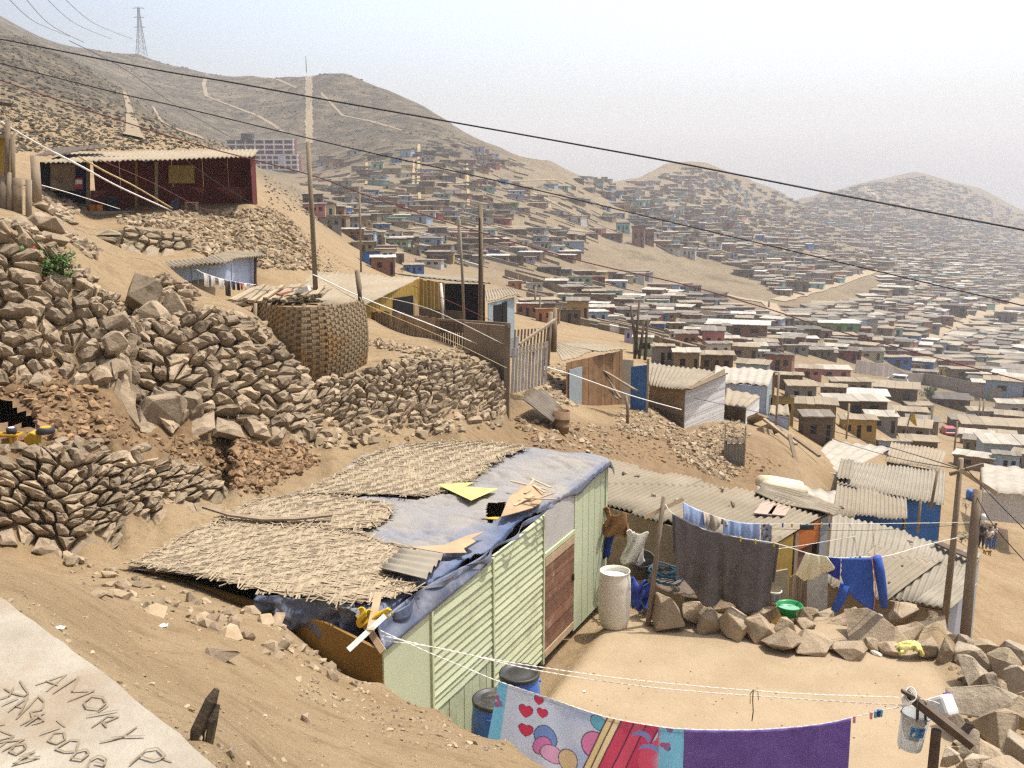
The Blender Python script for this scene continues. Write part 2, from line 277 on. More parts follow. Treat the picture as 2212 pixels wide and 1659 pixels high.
def ground_mat():
    m = bpy.data.materials.new('dry_earth'); m.use_nodes = True; n = m.node_tree.nodes; L = m.node_tree.links; bs = n['Principled BSDF']
    bs.inputs['Roughness'].default_value = 0.95; bs.inputs['Specular IOR Level'].default_value = 0.1
    g = n.new('ShaderNodeNewGeometry')
    def noise(sc, det=5, ro=.6, stretch=None):
        x = n.new('ShaderNodeTexNoise'); x.inputs['Scale'].default_value = sc; x.inputs['Detail'].default_value = det; x.inputs['Roughness'].default_value = ro
        if stretch:
            p = n.new('ShaderNodeMapping'); p.inputs['Scale'].default_value = stretch; L.new(g.outputs['Position'], p.inputs[0]); L.new(p.outputs[0], x.inputs['Vector'])
        else: L.new(g.outputs['Position'], x.inputs['Vector'])
        return x.outputs['Fac']
    def rng(s, a, b, c=0, d=1):
        x = n.new('ShaderNodeMapRange'); L.new(s, x.inputs[0])
        for i, v in enumerate((a, b, c, d)): x.inputs[i + 1].default_value = v
        return x.outputs[0]
    def mul(a, b):
        x = n.new('ShaderNodeMath'); x.operation = 'MULTIPLY'
        for s, v in zip(x.inputs, (a, b)):
            if hasattr(v, 'links'): L.new(v, s)
            else: s.default_value = v
        return x.outputs[0]
    def mix(a, b, f):
        x = n.new('ShaderNodeMix'); x.data_type = 'RGBA'
        for s, v in ((x.inputs[6], a), (x.inputs[7], b), (x.inputs[0], f)):
            if hasattr(v, 'links'): L.new(v, s)
            elif isinstance(v, (int, float)): s.default_value = v
            else: s.default_value = (*v, 1)
        return x.outputs[2]
    def att(k): a = n.new('ShaderNodeAttribute'); a.attribute_name = k; return a.outputs['Fac']
    c = mix((0.240, 0.168, 0.092), (0.289, 0.215, 0.125), rng(noise(.35), .35, .65))
    c = mix(c, (0.186, 0.126, 0.069), rng(noise(2.2, 6, .7), .5, .72))
    c = mix(c, (0.319, 0.257, 0.163), mul(rng(noise(14, 4, .7), .6, .75), .55))                 # pale grit
    c = mix(c, (0.134, 0.087, 0.048), mul(rng(noise(9, 5, .75), .56, .68), .6))               # darker crumbs
    c = mix(c, mix((0.140, 0.087, 0.047), (0.205, 0.137, 0.075), rng(noise(3, 6, .7), .4, .6)), mul(att('cut'), .9))
    c = mix(c, mix((0.356, 0.275, 0.177), (0.298, 0.223, 0.136), rng(noise(.9, 8, .7), .42, .7)), att('yard'))
    farc = mix((0.179, 0.136, 0.082), (0.214, 0.168, 0.105), rng(noise(.02, 5), .35, .65))
    farc = mix(farc, (0.118, 0.092, 0.060), rng(noise(.05, 6, .7, (1, 1, 6)), .5, .68))
    c = mix(c, farc, att('far'))
    sc = mix((0.052, 0.045, 0.030), (0.092, 0.075, 0.050), rng(noise(.09, 4), .4, .6))
    fac = mul(att('scrub'), mul(rng(noise(.011, 6, .65), .27, .47), rng(noise(.085, 6, .75), .31, .52)))
    c = mix(c, sc, fac)
    sp = mul(mul(rng(noise(.30, 3, .6), .60, .68), rng(att('scrub'), 0, .35)), .8)
    c = mix(c, (0.046, 0.039, 0.025), sp)
    L.new(c, bs.inputs['Base Color'])
    b = n.new('ShaderNodeBump'); b.inputs['Strength'].default_value = .9; b.inputs['Distance'].default_value = .05; L.new(mul(noise(6, 9, .72), rng(att('yard'), 0, 1, 1, .35)), b.inputs['Height'])
    b2 = n.new('ShaderNodeBump'); b2.inputs['Strength'].default_value = .7; b2.inputs['Distance'].default_value = 2.5; L.new(mul(noise(.12, 7, .7), att('far')), b2.inputs['Height'])
    L.new(b.outputs[0], b2.inputs['Normal']); L.new(b2.outputs[0], bs.inputs['Normal'])
    return m
pj_ = vnoise(TX * 4 + TZ * 3, TZ * 5 + TX, 77) * 34 + vnoise(TX * 11, TZ * 13, 78) * 16
PIT_ = (PXs + pj_ < 88 - (PYs - 925) * .12) & (PXs > -140) & (PYs + pj_ > 846 + ((PXs + 30) / 110.0) ** 2 * 46) & (PYs < 926) & (rr > 13) & (rr < 18.5)
ground, GV, GQ = gridmesh('ground', TX, TY, TZ, ground_mat(), {'scrub': scrub, 'far': far, 'cut': cut, 'yard': yard}, PIT_)
tag(ground, 'dry brown hillside falling into the valley, with hills behind', None, None, 'structure')
pv = []; nu_, nv_ = 60, 36
for j in range(nv_ + 1):
    for i in range(nu_ + 1):
        u, v = i / nu_, j / nv_; py_ = 765 + 182 * v; p = atY(-170 + 290 * u, py_, 15.15 + (926 - py_) / 90 * 1.75 + 1.9 * (sin(pi * u) * sin(pi * min(1, v * 1.05))) ** .35 + .10 * sin(u * 31 + v * 17) + .07 * sin(u * 77 + v * 59)); pv.append((p.x, p.y, p.z))
me_ = bpy.data.meshes.new('pit_wall'); me_.from_pydata(pv, [], [(j * (nu_ + 1) + i, j * (nu_ + 1) + i + 1, (j + 1) * (nu_ + 1) + i + 1, (j + 1) * (nu_ + 1) + i) for j in range(nv_) for i in range(nu_)]); me_.materials.append(ground.data.materials[0]); po_ = bpy.data.objects.new('pit_wall', me_); COL.objects.link(po_); po_.parent = ground
for k_ in ('cut',): a_ = me_.attributes.new(k_, 'FLOAT', 'POINT'); a_.data.foreach_set('value', np.ones(len(pv), np.float32))
BVH = BVHTree.FromPolygons([tuple(v) for v in GV], [tuple(q) for q in GQ])
def hit(px, py):
    d = Vector(ray(px, py)).normalized(); p, nn, i, t = BVH.ray_cast(Vector(CAM), d)
    return p
def gz(x, y):
    p, nn, i, t = BVH.ray_cast(Vector((x, y, 500)), Vector((0, 0, -1)))
    return p.z if p else -70.0
# air
def haze_box():
    m = bpy.data.materials.new('haze_air'); m.use_nodes = True; n = m.node_tree.nodes; L = m.node_tree.links; n.remove(n['Principled BSDF'])
    v = n.new('ShaderNodeVolumePrincipled'); v.inputs['Color'].default_value = (.87, .89, .925, 1); v.inputs['Density'].default_value = .0003; v.inputs['Anisotropy'].default_value = 0.1
    L.new(v.outputs[0], n['Material Output'].inputs['Volume'])
    b = MB(); z0 = float(TZ.min()) - 1.5; z1 = float(TZ[rr < 2400].max()) + 12
    b.box((0, 1900, (z0 + z1) / 2), 9000, 5400, z1 - z0); o = b.build('haze', m); tag(o, 'pale haze filling the valley air', None, None, 'stuff')
haze_box()
# ---------------------------------------------------------------- colours shared by the near things
M_stone = mat('field_stone', (.265, .202, .132), (.33, .257, .174), 3.5, .95, .8, 12, .30, c3=(.15, .11, .07), c3s=5, bdist=.03)
M_boulder = mat('tan_boulder', (.29, .222, .145), (.365, .288, .195), 2.2, .95, .9, 9, .2, c3=(.20, .148, .095), c3s=3, bdist=.04)
M_greyrock = mat('grey_rock', (.26, .212, .15), (.345, .285, .205), 3, .95, .9, 9, .24, c3=(.19, .15, .105), bdist=.04)
M_rubble = mat('rubble_stone', (.265, .198, .122), (.335, .26, .17), 6, .95, .4, 20, .35, c3=(.42, .35, .255), c3t=(.62, .75), c3s=9)
M_straw = mat('split_cane', (.30, .235, .15), (.37, .295, .195), 9, .85, .2, 60, .22, c3=(.24, .18, .115), c3t=(.55, .72), c3s=6)
M_cane_base = mat('cane_backing', (.25, .195, .122), (.31, .245, .158), 12, .95, .4, 40, 0)
M_tarp = mat('dusty_blue_tarp', (.29, .262, .222), (.25, .238, .222), 1.3, .75, .7, 9, 0, c3=(.185, .20, .245), c3t=(.52, .72), c3s=1.1, attr=('var', (.085, .125, .23)), bdist=.03)
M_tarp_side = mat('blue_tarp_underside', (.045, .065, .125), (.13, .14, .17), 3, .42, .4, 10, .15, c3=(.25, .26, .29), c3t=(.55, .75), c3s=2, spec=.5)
M_green = mat('pale_green_paint', (.44, .475, .30), (.485, .52, .335), 2.5, .7, .15, 25, .08, c3=(.33, .315, .205), c3t=(.54, .8), c3s=2.2)
M_greensheet = mat('pale_green_board', (.44, .48, .32), (.48, .51, .345), 1.5, .7, .1, 30, 0, c3=(.35, .36, .26), c3t=(.62, .85), c3s=2)
M_door = mat('brown_door_boards', (.13, .065, .04), (.19, .10, .065), 5, .75, .3, 30, .3, (1, 1, .25) if False else (1, 1, 1), c3=(.27, .19, .14), c3t=(.58, .75), c3s=4)
M_wood = mat('weathered_wood', (.22, .165, .11), (.31, .24, .165), 6, .9, .4, 30, .25, (1, 1, .2))
M_darkwood = mat('dark_wood', (.075, .055, .042), (.13, .098, .07), 6, .9, .4, 30, .25)
M_palewood = mat('pale_sawn_wood', (.42, .30, .175), (.50, .38, .24), 5, .85, .3, 30, .2)
M_yellowply = mat('yellow_painted_board', (.62, .43, .06), (.55, .36, .05), 3, .7, .1, 20, 0)
M_ochre = mat('ochre_plywood', (.32, .19, .05), (.25, .14, .04), 2, .85, .2, 20, .1)
M_card = mat('brown_cardboard', (.35, .24, .14), (.42, .30, .18), 3, .9, .2, 20, .1)
M_fibro = mat('dusty_corrugated_sheet', (.225, .188, .132), (.28, .238, .175), 1.2, .9, .25, 14, .10, c3=(.255, .205, .145), c3t=(.55, .75), c3s=2.2)
M_fibro2 = mat('grey_corrugated_sheet', (.235, .207, .157), (.295, .262, .203), 1.0, .9, .25, 14, .10, c3=(.27, .225, .165), c3t=(.56, .75), c3s=2)
M_concrete = mat('worn_concrete', (.285, .245, .185), (.37, .33, .26), 3.2, .95, .5, 22, 0, c3=(.27, .21, .14), c3t=(.47, .66), c3s=1.9, bdist=.02)
M_groove = mat('scratched_groove', (.20, .155, .10), (.27, .215, .145), 12, .95, .2, 30, 0)
M_whiteplastic = mat('white_plastic', (.74, .73, .68), (.68, .66, .59), 3, .45, .05, 20, 0, c3=(.55, .49, .38), c3t=(.6, .8), c3s=3, spec=.4)
M_cream = mat('dirty_cream_plastic', (.62, .58, .47), (.70, .665, .56), 2.5, .5, .08, 20, 0, c3=(.48, .41, .29), c3t=(.56, .78), c3s=2.5, spec=.4)
M_blueplastic = mat('blue_plastic', (.028, .115, .40), (.04, .15, .46), 2, .4, .04, 20, 0, spec=.5)
M_blackplastic = mat('black_plastic', (.018, .018, .02), (.035, .033, .03), 4, .5, .1, 20, 0, c3=(.16, .13, .095), c3t=(.55, .75), c3s=5, spec=.5)
M_greenplastic = mat('green_plastic', (.015, .24, .07), None, 2, .35, 0, spec=.5, var=0)
M_water = mat('water_surface', (.55, .58, .60), None, 2, .1, .02, 8, 0, spec=.6)
M_rope = mat('white_rope', (.78, .76, .70), None, 2, .9, 0, var=0)
M_wire = mat('black_cable', (.018, .018, .022), None, 2, .6, 0, var=0)
M_redwire = mat('dark_red_cable', (.13, .03, .03), None, 2, .6, 0, var=0)
M_yellowrope = mat('yellow_rope', (.55, .42, .20), None, 2, .9, 0, var=0)
M_mud = mat('mud_plaster', (.25, .20, .135), (.33, .265, .18), 1.5, .95, .4, 10, .1, c3=(.17, .125, .08), c3t=(.55, .75), c3s=1.5)
M_dark = mat('dark_interior', (.012, .011, .012), None, 1, 1, 0, var=0)
# ---------------------------------------------------------------- rocks
def hull_rock(seed, n=15, flat=1.0):
    rs = np.random.RandomState(seed); p = rs.normal(size=(n, 3)); p /= np.linalg.norm(p, axis=1)[:, None]; p *= rs.uniform(.78, 1.05, (n, 1))
    p[:, 2] *= flat; bm = bmesh.new()
    for q in p: bm.verts.new(q)
    r = bmesh.ops.convex_hull(bm, input=bm.verts); bmesh.ops.delete(bm, geom=[e for e in r['geom_interior'] if isinstance(e, bmesh.types.BMVert)], context='VERTS')
    bmesh.ops.dissolve_limit(bm, angle_limit=radians(17), verts=bm.verts, edges=bm.edges)
    bm.verts.ensure_lookup_table(); bm.verts.index_update()
    out = (np.array([v.co for v in bm.verts]), [tuple(v.index for v in f.verts) for f in bm.faces]); bm.free(); return out
ROCKS = [hull_rock(s, 12 + s % 6) for s in range(16)]
def rotm(a=1.0): return np.array(Matrix.Rotation(R.uniform(0, 2 * pi), 3, 'Z') @ Matrix.Rotation(R.gauss(0, .35 * a), 3, 'X') @ Matrix.Rotation(R.gauss(0, .35 * a), 3, 'Y'))
def put_rock(b, p, sx, sy, sz, var=None, tilt=1.0):
    v, f = ROCKS[R.randrange(16)]; q = (v * np.array([sx, sy, sz])) @ rotm(tilt).T + np.array(p); b.add(q, f, 0, var)
def inpx(poly):
    xs = [p[0] for p in poly]; ys = [p[1] for p in poly]
    while True:
        x, y = R.uniform(min(xs), max(xs)), R.uniform(min(ys), max(ys))
        if inpoly(np.array([x]), np.array([y]), poly)[0]: return x, y
def scatter(b, poly, n, smin, smax, pw=2.5, flat=(.4, .8), far=400):
    for _ in range(n):
        p = hit(*inpx(poly))
        if p is None or p.y > far: continue
        s = smin + (smax - smin) * R.random() ** pw; sz = s * R.uniform(*flat)
        put_rock(b, (p.x, p.y, p.z + sz * R.uniform(-.1, .5)), s, s * R.uniform(.6, 1), sz)
def clip_cell(poly, mx, my, nx, ny):
    out = []
    for i in range(len(poly)):
        a, c = poly[i - 1], poly[i]; da = (a[0] - mx) * nx + (a[1] - my) * ny; dc = (c[0] - mx) * nx + (c[1] - my) * ny
        if (da <= 0) != (dc <= 0):
            t = da / (da - dc); out.append((a[0] + (c[0] - a[0]) * t, a[1] + (c[1] - a[1]) * t))
        if dc <= 0: out.append(c)
    return out
def stone_face(b, bot, top, size, asp=1.8, gap=.02, prob=1.0, depth=.16, bulge=.07, tilt=.24):
    """dry-laid stones over the surface between two polylines"""
    bot = [Vector(p) for p in bot]; top = [Vector(p) for p in top]
    cs = [0.0]
    for i in range(1, len(bot)): cs.append(cs[-1] + max((bot[i] - bot[i - 1]).length, (top[i] - top[i - 1]).length) )
    hs = [(t - q).length for t, q in zip(top, bot)]; Lt = cs[-1]; Hm = max(hs)
    def pt(s, h):
        i = 0
        while i < len(cs) - 2 and s > cs[i + 1]: i += 1
        t = (s - cs[i]) / max(cs[i + 1] - cs[i], 1e-6); B = bot[i].lerp(bot[i + 1], t); T = top[i].lerp(top[i + 1], t); hh = max(hs[i] + (hs[i + 1] - hs[i]) * t, .05)
        up = (T - B) / max((T - B).length, .05); tg = (bot[i + 1] - bot[i]).normalized(); n = tg.cross(up).normalized()
        if n.dot(Vector(CAM) - B) < 0: n = -n
        return B + up * h, n, hh
    seeds = []; h = 0
    while h < Hm + size:
        rowh = size / asp * R.uniform(.6, 1.4); s = -size * R.random()
        while s < Lt + size:
            wd = size * R.choice((.4, .6, .8, 1, 1, 1.3, 1.7, 2.2)); seeds.append((s + wd / 2, (h + rowh * R.uniform(-.1, 1.1)) * asp)); s += wd
        h += rowh
    S = np.array(seeds)
    for k, (s, hA) in enumerate(seeds):
        if s < 0 or s > Lt or R.random() > prob: continue
        P0, n, hh = pt(s, hA / asp)
        if hA / asp > hh + size * .12: continue
        d = np.hypot(S[:, 0] - s, S[:, 1] - hA); idx = np.argsort(d)[1:18]; q = 1.8 * size
        cell = [(s - q, hA - q), (s + q, hA - q), (s + q, hA + q), (s - q, hA + q)]
        for j in idx:
            dx, dy = S[j, 0] - s, S[j, 1] - hA; dd = sqrt(dx * dx + dy * dy)
            if dd < 1e-6: continue
            cell = clip_cell(cell, s + dx / 2 - dx / dd * gap / 2, hA + dy / 2 - dy / dd * gap / 2, dx / dd, dy / dd)
            if len(cell) < 3: break
        if len(cell) < 3: continue
        cx = sum(c[0] for c in cell) / len(cell); cyy = sum(c[1] for c in cell) / len(cell)
        d0 = R.uniform(-.03, .06) * size / .3; bl = bulge * R.uniform(.5, 1.4) * size / .3; tx, ty = R.gauss(0, tilt), R.gauss(-.10, tilt); kx, ky = R.uniform(-.25, .25), R.uniform(-.25, .25)
        def w(a, c, dep):
            P, nn, _ = pt(min(max(a, 0), Lt), c / asp)
            if a < 0 or a > Lt: P = P + (pt(Lt if a > Lt else 0, 0)[0] - pt((Lt if a > Lt else 0) * .98 + .02 * Lt * (a < 0), 0)[0]).normalized() * abs(a - min(max(a, 0), Lt))
            return P + nn * (dep + (a - s) * tx + (c - hA) / asp * ty)
        c2 = []
        for i_ in range(len(cell)):
            a_, c_ = cell[i_ - 1], cell[i_]; L_ = math.hypot(a_[0] - c_[0], a_[1] - c_[1]); c2.append(a_)
            if L_ > size * .4: t_ = R.uniform(.3, .7); k_ = R.uniform(-.02, .08); c2.append((a_[0] + (c_[0] - a_[0]) * t_ + (cx - a_[0]) * k_, a_[1] + (c_[1] - a_[1]) * t_ + (cyy - a_[1]) * k_))
        rs_ = R.uniform(.84, 1.02); cell = [(cx + (p_[0] - cx) * rs_ * R.uniform(.86, 1.03), cyy + (p_[1] - cyy) * rs_ * R.uniform(.86, 1.03)) for p_ in c2]
        m = len(cell); A = []; Bk = []; C = []
        sc = R.uniform(.35, .68)
        for (a, c) in cell:
            A.append(w(a, c, d0 + R.uniform(-.035, .035) * size / .3)); Bk.append(w(a, c, d0 - depth))
            C.append(w(cx + (a - cx) * (sc + R.uniform(-.12, .12)) + kx * size * .3, cyy + (c - cyy) * (sc + R.uniform(-.12, .12)) + ky * size * .3, d0 + bl * R.uniform(.6, 1.25)))
        ap = sum((Vector(q) for q in C), Vector()) / m + (C[0] - A[0]) * R.uniform(-.1, .1)
        b.add(A + C + Bk + [ap], [(m + i, m + (i + 1) % m, 3 * m) for i in range(m)] + [(i, (i + 1) % m, m + (i + 1) % m, m + i) for i in range(m)] + [(2 * m + i, 2 * m + (i + 1) % m, (i + 1) % m, i) for i in range(m)])
WLAB = {'w1': ('low dry stone retaining wall beside the straw roofed hut', .26, .025), 'w2a': ('tall dark jointed boulder retaining wall under the flowering plant', .38, .035),
        'w2b': ('bulging dry stone wall of big blocks left of the woven cane screen', .37, .022), 'w2c': ('upper ledge wall of big blocks above the bulging wall', .5, .03), 'w3': ('pale rubble stone wall below the plank fence and woven screen', .28, .025)}
for k, (lab, size, gap) in WLAB.items():
    wl = WALLS[k]; b = MB()
    stone_face(b, [atY(x, y + 4, Y - .07) for x, y, _, _, Y in [(q[0], q[1], 0, 0, q[2]) for q in wl]], [atY(q[0], q[3], q[4]) for q in wl], size, gap=gap)
    for _ in range(70 if k != 'w1' else 40):      # loose stones along the top
        i = R.randrange(len(wl) - 1); t = R.random(); p = atY(wl[i][0], wl[i][3], wl[i][4]).lerp(atY(wl[i + 1][0], wl[i + 1][3], wl[i + 1][4]), t); s = R.uniform(.06, .17)
        put_rock(b, (p.x, p.y + R.uniform(-.05, .35), p.z + R.uniform(-.06, .04)), s, s * .8, s * .6)
    o = b.build('stone_wall', M_stone); tag(o, lab, 'stone wall', 'dry stone retaining walls on the hillside')
# ---------------------------------------------------------------- loose stones lying about (nobody could count them)
b = MB()
scatter(b, [(100, 1190), (300, 1250), (560, 1330), (700, 1390), (820, 1440), (800, 1500), (600, 1420), (420, 1360), (210, 1290)], 260, .02, .16, 3)
scatter(b, [(0, 1200), (260, 1250), (820, 1500), (1000, 1560), (1300, 1650), (900, 1659), (450, 1659), (0, 1300)], 700, .004, .022, 3)
scatter(b, [(640, 1410), (830, 1480), (1300, 1640), (1240, 1659), (850, 1600), (640, 1500)], 700, .006, .045, 3.5)
scatter(b, [(600, 930), (1080, 890), (1090, 920), (860, 955), (660, 975)], 260, .03, .22, 3)
scatter(b, [(1090, 900), (1300, 920), (1330, 985), (1150, 965)], 280, .03, .16, 3)
scatter(b, [(830, 780), (1000, 745), (1080, 790), (1000, 850), (860, 830)], 420, .04, .2, 2)
scatter(b, [(790, 730), (1000, 770), (1010, 785), (790, 748)], 130, .05, .16, 1.5)
scatter(b, [(230, 640), (560, 690), (600, 730), (300, 720)], 200, .03, .18, 2)
scatter(b, [(1230, 1420), (2000, 1420), (2000, 1659), (1500, 1659), (1180, 1480)], 130, .006, .025, 2)
tag(b.build('rubble', M_rubble), 'loose pale rubble strewn over the near slopes and the yard', 'rubble', kind='stuff')
b = MB()   # crumbled earth of the cut bank
scatter(b, [(0, 930), (300, 940), (640, 950), (700, 990), (560, 1080), (480, 1060), (330, 965), (120, 950)], 900, .015, .11, 3.5)
scatter(b, [(430, 965), (640, 970), (700, 1000), (560, 1055), (490, 1050)], 500, .03, .14, 2)
scatter(b, [(0, 790), (180, 820), (300, 930), (80, 950), (90, 860), (0, 830)], 700, .015, .12, 3.5)
scatter(b, [(-30, 838), (60, 842), (100, 880), (112, 925), (88, 925), (78, 885), (40, 856), (-30, 850)], 150, .04, .16, 1.5)
scatter(b, [(1090, 900), (1500, 930), (1700, 1000), (1660, 1040), (1330, 985), (1150, 965)], 900, .02, .10, 3)
tag(b.build('earth_clods', mat('earth_clod', (.20, .125, .065), (.27, .175, .095), 6, .95, .5, 20, .35)), 'crumbled red brown clods on the freshly cut banks', 'clods', kind='stuff')
b = MB()   # the great fan of quarried stone below the red house, and the heaps beyond the gate
scatter(b, [(250, 468), (590, 447), (650, 500), (690, 585), (560, 580), (420, 545), (410, 500), (260, 485)], 2300, .06, .24, 2)
scatter(b, [(560, 450), (600, 450), (760, 585), (690, 590)], 350, .05, .16, 2)
scatter(b, [(1170, 780), (1225, 790), (1250, 880), (1180, 870)], 420, .06, .22, 2)
scatter(b, [(1330, 890), (1420, 880), (1420, 950), (1330, 930)], 420, .05, .14, 2)
scatter(b, [(1420, 895), (1480, 930), (1600, 1020), (1570, 1040), (1480, 1000), (1430, 950)], 750, .05, .15, 2)
scatter(b, [(1490, 930), (1600, 900), (1620, 940), (1560, 990), (1500, 960)], 520, .05, .18, 2)
scatter(b, [(1380, 830), (1430, 850), (1420, 880), (1380, 880)], 60, .05, .15, 2)
tag(b.build('quarried_rubble', M_rubble), 'fans of quarried rubble spilling below the red house and the gate', 'rubble', kind='stuff')
# ---------------------------------------------------------------- concrete path with lettering scratched into it
SZ = 5.62
sp = [atz(-420, 1050, SZ), atz(0, 1288, SZ), atz(205, 1440, SZ), atz(325, 1538, SZ), atz(452, 1640, SZ), atz(560, 1770, SZ), Vector((0.1, 1.2, SZ)), Vector((-.3, -1.2, SZ)), Vector((-3.4, -1.2, SZ)), Vector((-5.6, 3.5, SZ))]
b = MB(); ep = []
for i in range(len(sp)):
    a, c = sp[i], sp[(i + 1) % len(sp)]; n = max(1, int((c - a).length / .09))
    for k in range(n): q = a.lerp(c, k / n); j = .0035 if i < 5 else 0; ep.append(q + Vector((R.gauss(0, j), R.gauss(0, j), -.0)))
b.prism([p + Vector((0, 0, -.45)) for p in ep], (0, 0, .45)); slab = b.build('path', M_concrete); tag(slab, 'worn concrete path landing with scratched words', kind='structure')
def zz(x, y): return (x * .3333, 1106 + y * .3333)     # a closer look at the lower-left corner
STROKES = [  # AMER Y P / PARA TODOS / UNION as scratched
 [(235, 1125), (430, 1058), (305, 1165)], [(300, 1100), (375, 1128)], [(350, 1180), (510, 1075), (470, 1170), (615, 1165), (445, 1232)], [(545, 1245), (600, 1200), (665, 1210), (690, 1250), (640, 1290), (560, 1280), (545, 1245)], [(570, 1335), (760, 1300)], [(640, 1300), (700, 1262)], [(600, 1400), (700, 1330), (770, 1335), (700, 1365), (665, 1370), (690, 1400)],
 [(655, 1500), (790, 1470), (890, 1400)], [(720, 1475), (780, 1468), (935, 1465)], [(845, 1650), (950, 1555), (1020, 1545), (1075, 1600), (1000, 1625), (915, 1600)], [(1050, 1600), (1110, 1625)],
 [(30, 1150), (80, 1180), (160, 1200), (185, 1180), (130, 1100)], [(0, 1220), (60, 1200), (90, 1150)], [(20, 1260), (120, 1215)], [(60, 1300), (185, 1210), (130, 1320)], [(90, 1262), (150, 1275)], [(110, 1345), (250, 1200), (290, 1240), (270, 1290), (200, 1300), (215, 1345)], [(140, 1385), (290, 1310), (170, 1390)], [(230, 1320), (290, 1360), (215, 1382)],
 [(265, 1450), (395, 1405)], [(370, 1355), (420, 1395)], [(310, 1490), (350, 1440), (415, 1435), (425, 1480), (370, 1510), (310, 1490)], [(360, 1545), (460, 1485), (515, 1490), (500, 1560), (420, 1565), (360, 1545)], [(460, 1610), (500, 1565), (560, 1550), (578, 1580), (530, 1620), (460, 1610)], [(560, 1690), (585, 1625), (640, 1595), (690, 1620), (680, 1655), (620, 1640)],
 [(-20, 1540), (90, 1460), (10, 1480), (-60, 1530)], [(0, 1500), (160, 1480), (20, 1555)], [(60, 1560), (100, 1520), (160, 1510), (170, 1540), (110, 1580), (60, 1560)], [(90, 1645), (230, 1560), (130, 1600), (260, 1600), (85, 1648)], [(0, 1385), (35, 1380)], [(0, 1420), (90, 1455)]]
b = MB()
def ribbon(b, pts, wd, z):
    for i in range(len(pts) - 1):
        p, q = pts[i], pts[i + 1]; d = (q - p); d.z = 0
        if d.length < 1e-5: continue
        d.normalize(); n = Vector((-d.y, d.x, 0)) * wd / 2; e = d * wd * .3
        m1 = p.lerp(q, .5) + n * R.uniform(-.3, .3); vs = []
        for c, k in ((p - e, .8), (m1, 1.15), (q + e, .8)):
            vs += [c + n * k, c - n * k]
        b.add([(v.x, v.y, z + .0005 * (i % 3)) for v in vs], [(0, 1, 3, 2), (2, 3, 5, 4)])
for k, st in enumerate(STROKES): ribbon(b, [atz(*zz(*p), SZ) for p in st], .0072, SZ + .003 + .0016 * (k % 5))
b.build('inscription', M_groove, slab)
# the charred stake and the yellow litter by the path
b = MB(); p = hit(440, 1600); b.tube([p + Vector((-.03, 0, -.08)), p + Vector((-.02, .01, .03)), p + Vector((.025, .03, .13)), p + Vector((.042, .04, .165))], [.024, .025, .021, .01], 7)
b.tube([p + Vector((.01, -.01, -.05)), p + Vector((.033, .005, .07)), p + Vector((.05, .02, .12))], [.014, .016, .006], 6); tag(b.build('wooden_stake', mat('charred_wood', (.035, .03, .022), (.12, .085, .05), 14, .95, .8, 40, .2)), 'short charred stake leaning out of the ground by the concrete path', 'stake')
# ---------------------------------------------------------------- the hut with the straw roof
W0 = atz(825, 1400, 2.2); W1 = Vector((1.68, 17.2, 2.54)); wd = Vector((W1.x - W0.x, W1.y - W0.y, 0)); WL = wd.length; wd.normalize(); wn = Vector((wd.y, -wd.x, 0))
def wsz(px, py):        # pixel on the front wall -> distance along it, height
    d = Vector(ray(px, py)); t = (W0 - Vector(CAM)).dot(wn) / d.dot(wn); p = Vector(CAM) + d * t; return (p - W0).dot(wd), p.z
def wp(s, z, o=0): return Vector((W0.x, W0.y, 0)) + wd * s + wn * o + Vector((0, 0, z))
def ztop(s): return 2.2 + .34 * s / WL
hut = root('straw_roofed_hut', 'pale green plank hut with a patched straw and blue tarp roof', 'hut', (W0.x, W0.y, 0))
s1, s2, s3, s4 = wsz(930, 1400)[0], wsz(1061, 1300)[0], wsz(1169, 1300)[0], wsz(1236, 1250)[0]
def sheet(s_a, s_b, za, zb0, zb1, o, th, m, name, par):
    b = MB(); b.prism([wp(s_a, za, o), wp(s_b, za, o), wp(s_b, zb1, o), wp(s_a, zb0, o)], wn * th); return b.build(name, m, par)
sheet(0, s1 - .03, -.05, ztop(0), ztop(s1), 0, .02, M_greensheet, 'plain_panel', hut)
sheet(s4 + .02, WL, -.05, ztop(s4), ztop(WL) + .02, 0, .025, M_greensheet, 'plain_panel', hut)
b = MB()
for s in np.linspace(s4 + .1, WL - .05, 6)[1:-1]: b.prism([wp(s, 0, .026), wp(s + .008, 0, .026), wp(s + .008, ztop(s), .026), wp(s, ztop(s), .026)], wn * .004)
b.prism([wp(WL - .09, -.05, .026), wp(WL, -.05, .026), wp(WL, ztop(WL), .026), wp(WL - .09, ztop(WL), .026)], wn * .02)
b.build('corner_trim', M_green, hut)
